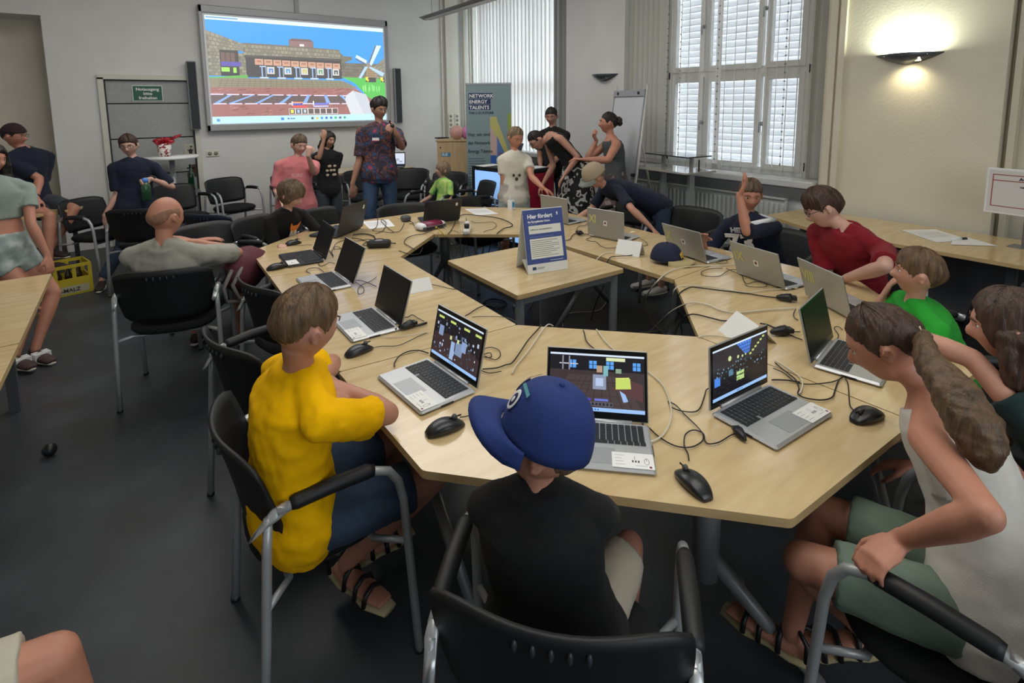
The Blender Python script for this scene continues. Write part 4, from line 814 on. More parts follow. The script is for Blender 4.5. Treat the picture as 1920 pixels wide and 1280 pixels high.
# folded cards, papers
def tent(label,x,y,yaw,w,d,h,tiltup=0):
    t=thing('folded_card',label,'card',(x,y,.741),math.radians(yaw)); vs=[(-w/2,-d,0),(w/2,-d,0),(w/2,0,h),(-w/2,0,h),(-w/2,d,0),(w/2,d,0)]
    MB().add(vs[:4],[(0,1,2,3)]).build('front_flap',CARD,t); MB().add([vs[3],vs[2],vs[5],vs[4]],[(0,1,2,3)]).build('back_flap',CARD,t)
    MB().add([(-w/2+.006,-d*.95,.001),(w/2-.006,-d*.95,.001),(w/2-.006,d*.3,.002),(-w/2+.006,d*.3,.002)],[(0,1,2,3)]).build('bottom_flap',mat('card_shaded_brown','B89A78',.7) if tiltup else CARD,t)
    return t
tent('large white folded paper card behind the laptop with the blue glass roof',2.13,1.19,-118,.17,.085,.085,1)
tent('white folded name card left of the navy cap',2.735,2.38,-70,.17,.055,.09)
tent('white folded name card lying near the inner edge of the left table',1.27,2.62,175,.15,.05,.06)
def paper(label,pts,col='E8E8E6',lines=True,z=.7415):
    cx_=sum(p[0] for p in pts)/4; cy_=sum(p[1] for p in pts)/4
    t=thing('paper_sheet',label,'paper',(cx_,cy_,z)); q=[(p[0]-cx_,p[1]-cy_) for p in pts]; MB().prism(q,0,.0012).build('sheet',mat('paper_'+col,col,.6),t)
    if lines:
        a,b,c_,d=[Vector((*v,0)) for v in q]
        for k in range(6):
            u=.15+k*.11; p0=a.lerp(d,u)*.84; p1=b.lerp(c_,u)*.7; n=(p1-p0).normalized().cross(Vector((0,0,1)))*.0022
            MB().add([p0+n+Vector((0,0,.0016)),p1+n+Vector((0,0,.0016)),p1-n+Vector((0,0,.0016)),p0-n+Vector((0,0,.0016))],[(0,1,2,3)]).build('printed_line',mat('ink_grey','8A8C92',.7),t)
    return t
paper('white printed sheet on the far table beside the power strip',[(2.68,4.43),(2.86,4.32),(2.80,4.02),(2.60,4.09)])
paper('printed sheet on the far left table near the black box',[(1.68,4.50),(1.90,4.44),(1.83,4.15),(1.62,4.18)])
paper('left printed sheet on the right wall table',[(4.90,1.52),(5.13,1.36),(4.93,1.10),(4.66,1.22)])
paper('right blank sheet carrying the marker on the right wall table',[(4.90,1.19),(5.00,1.13),(4.86,.93),(4.66,1.14)],lines=False,z=.743)
mk=thing('marker_pen','white and black marker pen lying on the wall table papers','pen',(4.85,1.15,.751)); R_=Matrix.Rotation(-.45,4,'Z'); mb=MB(); mb.M=R_; mb.cyl((-.06,0,0),(.03,0,0),.0085,10); mb.build('barrel',M_WHITE,mk); mb=MB(); mb.M=R_; mb.cyl((.03,0,0),(.075,0,0),.009,10); mb.build('cap',M_BLACKP,mk)
tag(MB().box((0,0,.001),(.05,.02,.002)).build('eraser',mat('eraser_yellow','F0EBC8',.6)),'small pale eraser beside the laptop marked eleven','eraser').location=(3.22,2.78,.741)
# ---- router, power strip, bricks
rt=thing('network_router','maroon and white network router on the far table','router',(2.03,3.90,.741),math.radians(8))
MB().loft([((-.125,0,.026),(0,1,0),(0,0,1),.045,.020),((-.085,0,.030),(0,1,0),(0,0,1),.065,.028),((.085,0,.030),(0,1,0),(0,0,1),.065,.028),((.125,0,.026),(0,1,0),(0,0,1),.045,.020)],12,sq=.7).build('housing',M_WHITE,rt)
MB().loft([((-.082,-.002,.034),(0,1,0),(0,0,1),.062,.027),((.082,-.002,.034),(0,1,0),(0,0,1),.062,.027)],12,sq=.7).build('top_shell',mat('router_maroon','7A2342',.35),rt)
MB().box((0,-.060,.018),(.22,.012,.028)).build('port_panel',mat('port_grey','4A4A50',.6),rt)
for k in range(6): MB().box((-.075+k*.028,-.068,.018),(.016,.004,.014)).build('port',M_BLACKP if k!=3 else mat('port_yellow','D8B83A',.5),rt)
pw=thing('power_strip','white power strip with plugs hanging over the far table edge','power strip',(2.20,3.60,.741),math.radians(-35))
MB().box((0,0,.022),(.055,.24,.04),bev=.01).build('housing',mat('strip_white','DDDCD2',.5),pw)
for k in range(2): MB().cyl((0,-.05+k*.09,.04),(0,-.05+k*.09,.075),.020,12).build('plug',M_WHITE if k else M_BLACKP,pw)
br=thing('power_brick','black power supply brick lying on the left corner table','power supply',(1.46,3.60,.741),math.radians(-30)); MB().box((0,0,.025),(.165,.085,.05),bev=.014).build('housing',M_BLACKP,br); MB().box((0,0,.0505),(.05,.03,.001)).build('rating_label',mat('ink_grey','8A8C92'),br)
sb=thing('sensor_box','small dark grey box with a red light on the far left table','device',(1.99,4.28,.741)); MB().box((0,0,.025),(.075,.075,.05),bev=.012).build('housing',mat('box_grey','4C4F54',.5),sb); MB().cyl((-.01,-.036,.03),(-.01,-.039,.03),.004,8).build('indicator_light',mat('indicator_red','B03A3A',.4),sb)
def plug(label,x,y,yaw,s=1):
    t=thing('cable_plug',label,'plug',(x,y,.742),math.radians(yaw)); MB().loft([((-.035,0,.012),(0,1,0),(0,0,1),.006,.006),((-.02,0,.014),(0,1,0),(0,0,1),.013,.012),((.005,0,.016),(0,1,0),(0,0,1),.018,.015),((.02,0,.016),(0,1,0),(0,0,1),.020,.016)],10,sq=.8).build('body',M_BLACKP,t); MB().box((.030,0,.016),(.02,.028,.014)).build('connector',M_BLACKP,t); t.scale=(s,s,s)
plug('black plug at the left end of the laptop marked eight',2.68,1.30,-55,1.25)
plug('black plug between the folded card and the standing laptop',2.26,1.11,-30,1.3)
plug('black plug between the blue sign and the laptop marked eleven',2.83,2.98,-100,1.1)
plug('black power connector beside the second silver laptop',1.0,2.17,10,1.1)
plug('small black usb plug at the side of the right laptop',1.45,.815,60,.8)
# ---- caps lying on the table
def capmesh(t,m,mb_,R=.098,h=.125,brim=.075,tilt=0,front=(0,1)):
    mb=MB(); n=28; vs=[];fs=[]; nv=10
    for j in range(nv+1):
        ph=(PI/2)*j/nv
        for k in range(n):
            a=2*PI*k/n; r=math.cos(ph)**.75; pinch=1+.012*math.cos(6*a)
            vs.append((R*.92*r*math.cos(a)*pinch,R*1.08*r*math.sin(a)*pinch,h*math.sin(ph)**1.05))
    for j in range(nv):
        for k in range(n): fs.append((j*n+k,j*n+(k+1)%n,(j+1)*n+(k+1)%n,(j+1)*n+k))
    mb.add(vs,fs,True); c=mb.build('crown',m,t); s=c.modifiers.new('t','SOLIDIFY'); s.thickness=.003
    mb=MB(); vs=[];fs=[]; nn=18; 
    for j in range(5):
        v=j/4
        for k in range(nn+1):
            a=PI*(.07+.86*k/nn); rr=1
            x=R*.92*math.cos(a)*(1+.16*v*math.sin((k/nn)*PI)**.4); y=R*1.08*math.sin(a)*1.0+ v*brim*math.sin((k/nn)*PI)**.75
            z=.003-v*.42*(x*x)/R-.10*brim*v*v
            vs.append((x,y,z+.004-.0*v))
    for j in range(4):
        for k in range(nn): q=j*(nn+1)+k; fs.append((q,q+1,q+nn+2,q+nn+1))
    mb.add(vs,fs,True); b=mb.build('brim',mb_,t); s=b.modifiers.new('t','SOLIDIFY'); s.thickness=.004
    MB().sph((0,0,h),.007,8,6).build('top_button',m,t)
    return c
cp=thing('baseball_cap','navy baseball cap with gold lettering lying on the right table','cap',(2.76,2.10,.765),math.radians(-150))
capmesh(cp,mat('navy_cap_cloth','18213A',.85,bump=.2,bscale=600),mat('tan_brim','B7A778',.8),R=.095,h=.105)
text('RAMS',.036,mat('gold_thread','C9A83A',.6),cp,(.062,.098,.030),(PI/2-.35,0,PI),'LEFT',ext=.002,bold=.002,sx=.9)
MB().cyl((.0,.096,.028),(.0,.100,.03),.017,14).build('emblem',mat('gold_thread','C9A83A'),cp)
# ---- blue folded brochure box at far table, tan cloth bag held
bb=thing('milk_carton','small white and blue carton standing at the far table edge','carton',(3.02,4.12,.741),.3); MB().box((0,0,.045),(.05,.05,.09)).build('body',mat('carton_white','E4E8EC',.5),bb); MB().prism([(-.025,-.025),(.025,-.025),(.025,.025),(-.025,.025)],.09,.092).box((0,0,.11),(.05,.006,.04)).build('gable_top',mat('carton_white','E4E8EC'),bb); MB().box((0,-.026,.05),(.035,.002,.05)).build('blue_print',mat('carton_blue','2FA0D8',.5),bb)
hb=thing('tan_hat','rounded tan straw hat held low by the girl in the white shirt','hat',(3.24,4.50,.80)); MB().ell((0,0,0),(1,0,0),(0,1,0),(0,0,1),.11,.08,.075,18,10).build('crown',mat('tan_straw','B9935A',.8,bump=.4,bscale=300),hb); MB().tube([(-.09,-.08,-.04),(-.03,-.10,.02),(.03,-.10,.03),(.08,-.09,.0)],.008).build('handle',M_BLACKP,hb)
# ---- lit counter, cabinet, banner, flip chart, lectern, notice
kt=thing('display_counter','black counter with glowing light blue front and crimson side','counter',(0,0,0))
A=Vector((3.66,5.82,0));B=Vector((3.80,4.97,0));Cc=Vector((4.33,5.02,0)); Dd=A+(Cc-B)
zt=.97
MB().prism([(p.x,p.y) for p in (A,B,Cc,Dd)],zt-.03,zt).build('top_board',M_BLACKP,kt)
MB().prism([(p.x,p.y) for p in (A.lerp(Cc,.04),B.lerp(Dd,.04),Cc.lerp(A,.04),Dd.lerp(B,.04))],.02,zt-.03).build('carcass',M_BLACKP,kt)
def quadpanel(P,Q,z0,z1,off,m,name,parent):
    d=(Q-P).normalized(); n=Vector((d.y,-d.x,0))*off; return MB().add([P+n+Vector((0,0,z0)),Q+n+Vector((0,0,z0)),Q+n+Vector((0,0,z1)),P+n+Vector((0,0,z1)),P+n*.2+Vector((0,0,z0)),Q+n*.2+Vector((0,0,z0)),Q+n*.2+Vector((0,0,z1)),P+n*.2+Vector((0,0,z1))],[(0,1,2,3),(7,6,5,4),(0,4,5,1),(2,6,7,3),(1,5,6,2),(0,3,7,4)]).build(name,m,parent)
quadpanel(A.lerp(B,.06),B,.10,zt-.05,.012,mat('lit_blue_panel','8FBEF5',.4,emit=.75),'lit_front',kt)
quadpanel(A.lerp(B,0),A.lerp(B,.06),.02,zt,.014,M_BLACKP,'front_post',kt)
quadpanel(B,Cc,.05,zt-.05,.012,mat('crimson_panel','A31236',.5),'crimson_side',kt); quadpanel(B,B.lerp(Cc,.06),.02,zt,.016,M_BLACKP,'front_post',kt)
dv=(B-A).normalized(); ry=math.atan2(dv.y,dv.x); nn=Vector((dv.y,-dv.x,0))*.016
inkb=mat('navy_print','1E2E5A',.6)
for i,t_ in enumerate(('NETWORK','ENERGY','TALENTS')):
    p=A+dv*.40+nn+Vector((0,0,.53-i*.078)); MB().box((p.x,p.y,p.z+.024),(.34-(.03*i if i else 0),.002,.068),rot=Matrix.Rotation(ry,3,'Z')).build('letter_block',inkb,kt)
    p=p+nn*.15-dv*.15; text(t_,.068,M_WHITE,kt,p,(PI/2,0,ry),bold=.0015,sx=.98)
p=A+dv*.26+nn*1.1+Vector((0,0,.32)); text('THE U IN FUTURE',.045,inkb,kt,p,(PI/2,0,ry),bold=.001)
p=A+dv*.14+nn*1.1+Vector((0,0,.46)); text('Hey! Idea',.05,inkb,kt,p,(PI/2,-PI/2,ry))
fl=thing('leaflet_holder','clear leaflet holder with crumpled tissue on the lit counter','holder',(3.95,5.45,.97),.3); MB().box((0,0,.015),(.22,.12,.03)).box((-.10,0,.09),(.006,.12,.18)).build('tray',mat('dusky_plastic','6E5A66',.4),fl); MB().ell((0,0,.10),(1,0,0),(0,1,0),(0,0,1),.08,.05,.07,10,8).build('tissue',mat('tissue_white','D8D4DA',.9,bump=1,bscale=30),fl); MB().box((.15,0,.15),(.012,.16,.30),rot=Matrix.Rotation(.55,3,'Y')).build('tablet',mat('tablet_dark','1E1C2A',.3),fl)
paper('white sheet on the counter in front of the man in black',[(4.02,5.06),(4.30,5.08),(4.28,5.28),(4.0,5.26)],z=.9705,lines=False)
paper('white leaflet pile at the left end of the lit counter',[(3.70,5.62),(3.68,5.80),(3.98,5.84),(4.0,5.66)],z=.9705,lines=False)
cb=thing('wooden_cabinet','tall narrow maple cabinet left of the roll up banner','cabinet',(4.32,7.45,0),math.radians(-32)); M_CAB=ramp_mat('cabinet_maple',[(.3,'B59A72'),(.7,'C4AA82')],4,rough=.5,stretch=(6,6,1))
MB().box((0,.0,.60),(.46,.62,1.18)).build('carcass',M_CAB,cb); MB().box((0,0,1.20),(.50,.66,.025),bev=.004).build('top_board',M_CAB,cb); MB().box((0,-.316,.60),(.445,.018,1.15)).build('door',M_CAB,cb); MB().cyl((-.18,-.33,1.10),(-.18,-.325,1.10),.012,10).build('lock',M_BLACKP,cb)
MB().box((-.10,-.327,.99),(.14,.003,.06)).build('sticker',mat('sticker_blue','3E86AE',.5),cb); text('SUS',.055,M_WHITE,cb,(-.16,-.330,.972),(PI/2,0,0),bold=.001)
for k,(dx,dy,r,cc,lab) in enumerate(((-.05,-.10,.115,'D9A59A','pale peach balloon lying on the wooden cabinet'),(.13,-.16,.105,'D98AC0','pink balloon on the wooden cabinet beside the banner'))):
    t=thing('balloon',lab,'balloon',(4.32+dx*.8,7.35+dy,1.213)); MB().ell((0,0,r*.95),(1,0,0),(0,1,0),(0,0,1),r,r,r*.95,18,12).build('skin',mat('balloon_%d'%k,cc,.3,alpha=.85,bump=.3,bscale=12),t); MB().tube([(0,-r*.9,r*.5),(0,-r*1.08,r*.42)],[.004,.012],8).build('knot',mat('balloon_%d'%k,cc),t)
tag(MB().box((0,0,.01),(.2,.12,.02),bev=.004).build('black_notebook',M_BLACKP),'flat black notebook on the cabinet top left edge','notebook').location=(4.22,7.62,1.213)
bn=thing('roll_up_banner','grey green roll up banner reading network energy talents','banner',(4.145,6.16,0),math.radians(-36))
BW=.62;BH=2.02
c=Canvas(); c.rect(-BW/2,.08,BW/2,BH,'7F9397'); c.poly([(.02,1.60),(.10,1.60),(.31,1.08),(.31,1.40),(.25,1.55),(.31,1.62),(.31,.62),(.11,.62),(.11,1.32),(.02,1.32)],'7F9397')
c.rect(.02,1.05,.11,1.58,'C3A7A0'); c.poly([(.02,1.58),(.10,1.58),(.30,1.02),(.30,.92),(.22,1.02),(.05,1.42),(.02,1.42)],'B9B46C'); c.poly([(.11,1.32),(.31,.86),(.31,.55),(.11,.55)],'5878B4'); c.rect(.02,.55,.10,1.05,'2F5FB4'); c.poly([(.10,.95),(.30,.95),(.30,.72),(.10,.72)],'8FB0B4'); c.rect(.26,1.30,.31,1.62,'8CA044')
for k in range(7): c.rect(-.29,1.00-k*.034,-.29+(.22,.24,.23,.2,.24,.22,.18)[k],1.010-k*.034,'4A5A66')
for k in range(4): c.rect(-.29,.74-k*.034,-.29+(.24,.22,.23,.2)[k],.75-k*.034,'4A5A66')
c.rect(-.29,.56,-.17,.575,'2A3A5A')
c.build('printed_panel',M_PRINT,bn,loc=(0,-.004,0)); MB().box((0,.004,BH/2+.04),(BW,.003,BH-.08)).build('back_panel',M_WHITE,bn); MB().box((0,0,BH+.008),(BW+.01,.018,.022)).build('top_rail',M_SILVER,bn); MB().box((0,0,.04),(BW+.04,.12,.08),bev=.02).build('base_cassette',M_SILVER,bn)
for i,t_ in enumerate(('NETWORK','ENERGY','TALENTS')):
    MB().box((-.27+(.33-.03*(i>0))/2,-.006,1.842-i*.078+.026),(.33-.03*(i>0),.002,.070)).build('letter_block',inkb,bn); text(t_,.066,M_WHITE,bn,(-.262,-.009,1.842-i*.078),(PI/2,0,0),bold=.0014)
text('THE U IN FUTURE',.042,inkb,bn,(-.27,-.009,1.62),(PI/2,0,0),bold=.001)
for i,t_ in enumerate(('Hey, wir sind','das Network','Energy Talents')): text(t_,.062,mat('slate_print','2A3440',.6),bn,(-.29,-.009,1.32-i*.115),(PI/2,0,0),bold=.0006,sx=.92)
fc=thing('flip_chart','white flip chart board on silver legs beside the striped blind','flip chart',(4.75,4.26,0),math.radians(-107))
b_=MB().box((0,0,0),(.66,.025,1.05),bev=.006).build('board',mat('whiteboard_gloss','D3D5DA',.12,coat=.3),fc); b_.location=(0,.02,1.37); b_.rotation_euler=(-.12,0,0)
MB().box((0,-.016,.49),(.66,.03,.07)).build('clamp_bar',mat('board_frame_grey','A6A7A8'),b_)
for s in (-1,1): MB().cyl((s*.22,-.04,.49),(s*.22,-.03,.49),.017,12).build('clamp_knob',M_BLACKP,b_); MB().box((s*.325,-.004,0),(.018,.034,1.06)).build('side_rail',M_SILVER,b_)
for s in (-1,1): MB().tube([(s*.33,.09,1.95),(s*.34,-.03,.95),(s*.36,-.22,.0)],.013).build('leg',mat('leg_cream','C9C9C2',.4),fc); MB().cyl((s*.338,-.06,.96),(s*.338,-.10,.96),.018,10).build('joint_knob',M_BLACKP,fc)
MB().tube([(0,.10,1.9),(0,.55,0)],.013).build('leg',mat('leg_cream','C9C9C2'),fc)
le=thing('glass_lectern','slim silver lectern with dark glass top under the window','lectern',(4.80,3.55,0),math.radians(-8))
MB().box((0,.0,1.20),(.34,.62,.012)).build('glass_top',mat('smoked_glass','2E3438',.08,coat=.5),le); MB().box((-.03,-.02,1.045),(.42,.68,.018)).build('shelf',mat('lectern_shelf','A8A29A',.15,coat=.6),le)
for s in (-1,1): MB().box((0,s*.20,1.125),(.03,.03,.15)).box((0,s*.20,.52),(.07,.035,1.03)).build('leg',M_SILVER,le)
MB().box((0,0,.48),(.02,.40,.10)).build('crossbar',M_GREYM,le); MB().box((0,0,.012),(.34,.56,.024)).build('base_plate',M_GREYM,le); MB().tube([(.0,-.30,1.04),(.0,-.30,1.17)],.008,8).build('corner_pin',M_BLACKP,le)
nb=thing('framed_notice','white framed notice with red border and ACHTUNG heading standing on the wall table','notice',(4.93,.80,1.115),math.radians(-90-8))
MB().box((0,0,0),(.50,.018,.32),bev=.004).build('frame',M_WHITE,nb)
c=Canvas(); c.rect(-.235,-.145,.235,.145,'D6D2CE'); 
for (a,b,e,g) in ((-.215,.112,.215,.118),(-.215,.072,.215,.078),(-.215,-.108,.215,-.102),(-.215,-.108,-.209,.118),(.209,-.108,.215,.118)): c.rect(a,b,e,g,'9A3A34')
for k in range(24):
    t=2*PI*k/24;u=2*PI*(k+1)/24; c.poly([(.05+.05*math.cos(t),-.03+.05*math.sin(t)),(.05+.05*math.cos(u),-.03+.05*math.sin(u)),(.05+.04*math.cos(u),-.03+.04*math.sin(u)),(.05+.04*math.cos(t),-.03+.04*math.sin(t))],'A02A34')
c.build('print',M_PRINT,nb,loc=(0,-.0105,0)); text('ACHTUNG',.026,mat('ink_dark','2A2A2E'),nb,(-.07,-.013,.085),(PI/2,0,0),bold=.0008,sx=1.2); text('Bitte',.014,mat('ink_dark','2A2A2E'),nb,(-.02,-.013,.055),(PI/2,0,0)); text('Keine Gegenstände ablegen',.014,mat('ink_dark','2A2A2E'),nb,(-.06,-.013,.035),(PI/2,0,0),bold=.0005)
MB().box((-.02,.02,-.26),(.02,.02,.24)).build('stand_post',mat('post_brown_grey','6A6560',.5),nb); MB().box((-.02,.02,-.372),(.14,.12,.006)).build('stand_foot',M_GREYM,nb)
# ---- crate, bag, bottle
bc=thing('beer_crate','yellow plastic bottle crate on the floor behind the leaning girl','crate',(-.52,6.55,0),math.radians(14)); M_CR=mat('crate_yellow','B8A428',.5)
mb=MB(); mb.box((0,0,.01),(.40,.30,.02))
for (cx_,cy_,dx,dy) in ((0,-.145,.40,.012),(0,.145,.40,.012),(-.195,0,.012,.30),(.195,0,.012,.30)): mb.box((cx_,cy_,.085),(dx,dy,.15)); mb.box((cx_,cy_,.275),(dx,dy,.03)); 
for sx in (-.19,.19,-.07,.07):
    for sy in (-.14,.14): mb.box((sx,sy,.15),(.03,.012,.26))
mb.build('crate_shell',M_CR,bc); 
c=Canvas(); c.rect(-.17,.02,.17,.09,'A9A58A'); c.build('label_band',M_PRINT,bc,loc=(0,-.153,0)); text('SUR-MALZ',.05,mat('ink_dark','2A2A2E'),bc,(-.13,-.155,.035),(PI/2,0,0),bold=.001)
for k in range(4): MB().tube([(-.12+k*.08,-.05,.02),(-.12+k*.08,-.05,.17),(-.12+k*.08,-.05,.23),(-.12+k*.08,-.05,.26)],[.032,.032,.013,.013],10).build('bottle',mat('green_glass','0F3F2A'),bc) if 0 else None
for k in range(4):
    t=thing('beer_bottle',['dark brown bottle at the left end of the yellow crate','dark brown bottle second from the left in the yellow crate','dark brown bottle second from the right in the yellow crate','dark brown bottle at the right end of the yellow crate'][k],'bottle',(-.62+k*.075,6.50+.02*k,.021),0,'bottles in the yellow crate'); MB().tube([(0,0,0),(0,0,.15),(0,0,.20),(0,0,.24)],[.030,.030,.012,.012],10).build('glass_body',mat('brown_glass','2A1E10',.2,coat=.4),t)
mgb=thing('maroon_backpack','maroon backpack with grey straps lying on the bald mans lap','backpack',(.64,3.92,.66),.4); mb=MB(); mb.ell((0,0,0),(.9,.3,.3),(-.3,.9,0),(-.3,-.1,.9),.19,.12,.15,20,14); o=mb.build('bag_body',mat('maroon_nylon','5A2430',.75,var=.15,vscale=8,bump=.4,bscale=25),mgb); d_=o.modifiers.new('d','DISPLACE'); tx=bpy.data.textures.new('folds','CLOUDS'); tx.noise_scale=.12; d_.texture=tx; d_.strength=.05; d_.mid_level=.5
for k in range(2): MB().tube([(-.16+k*.07,-.10,.05),(-.24+k*.06,-.13,-.04),(-.22+k*.08,-.12,-.14),(-.08+k*.06,-.10,-.18)],.013,8).build('strap',mat('strap_grey','7A7674',.8),mgb)
bl=thing('water_bottle','green water bottle with light blue cap held by the boy in glasses','bottle',(.36,6.28,.95)); MB().tube([(0,0,-.16),(0,0,-.15),(0,0,-.02),(0,0,.02),(0,0,.03)],[.03,.042,.044,.03,.02],16).build('bottle_body',mat('green_clear','2E5A3A',.15,coat=.5,alpha=.8),bl); MB().tube([(0,0,.02),(0,0,.06),(0,0,.065)],[.028,.028,.02],14).build('cap',mat('cap_blue','4E8AD8',.4),bl)
bx=thing('door_stop_ball','small round black castor on the floor by the left girls shoe','castor',(-.40,3.44,.0)); MB().sph((0,0,.032),.032).build('wheel',M_BLACKP,bx)
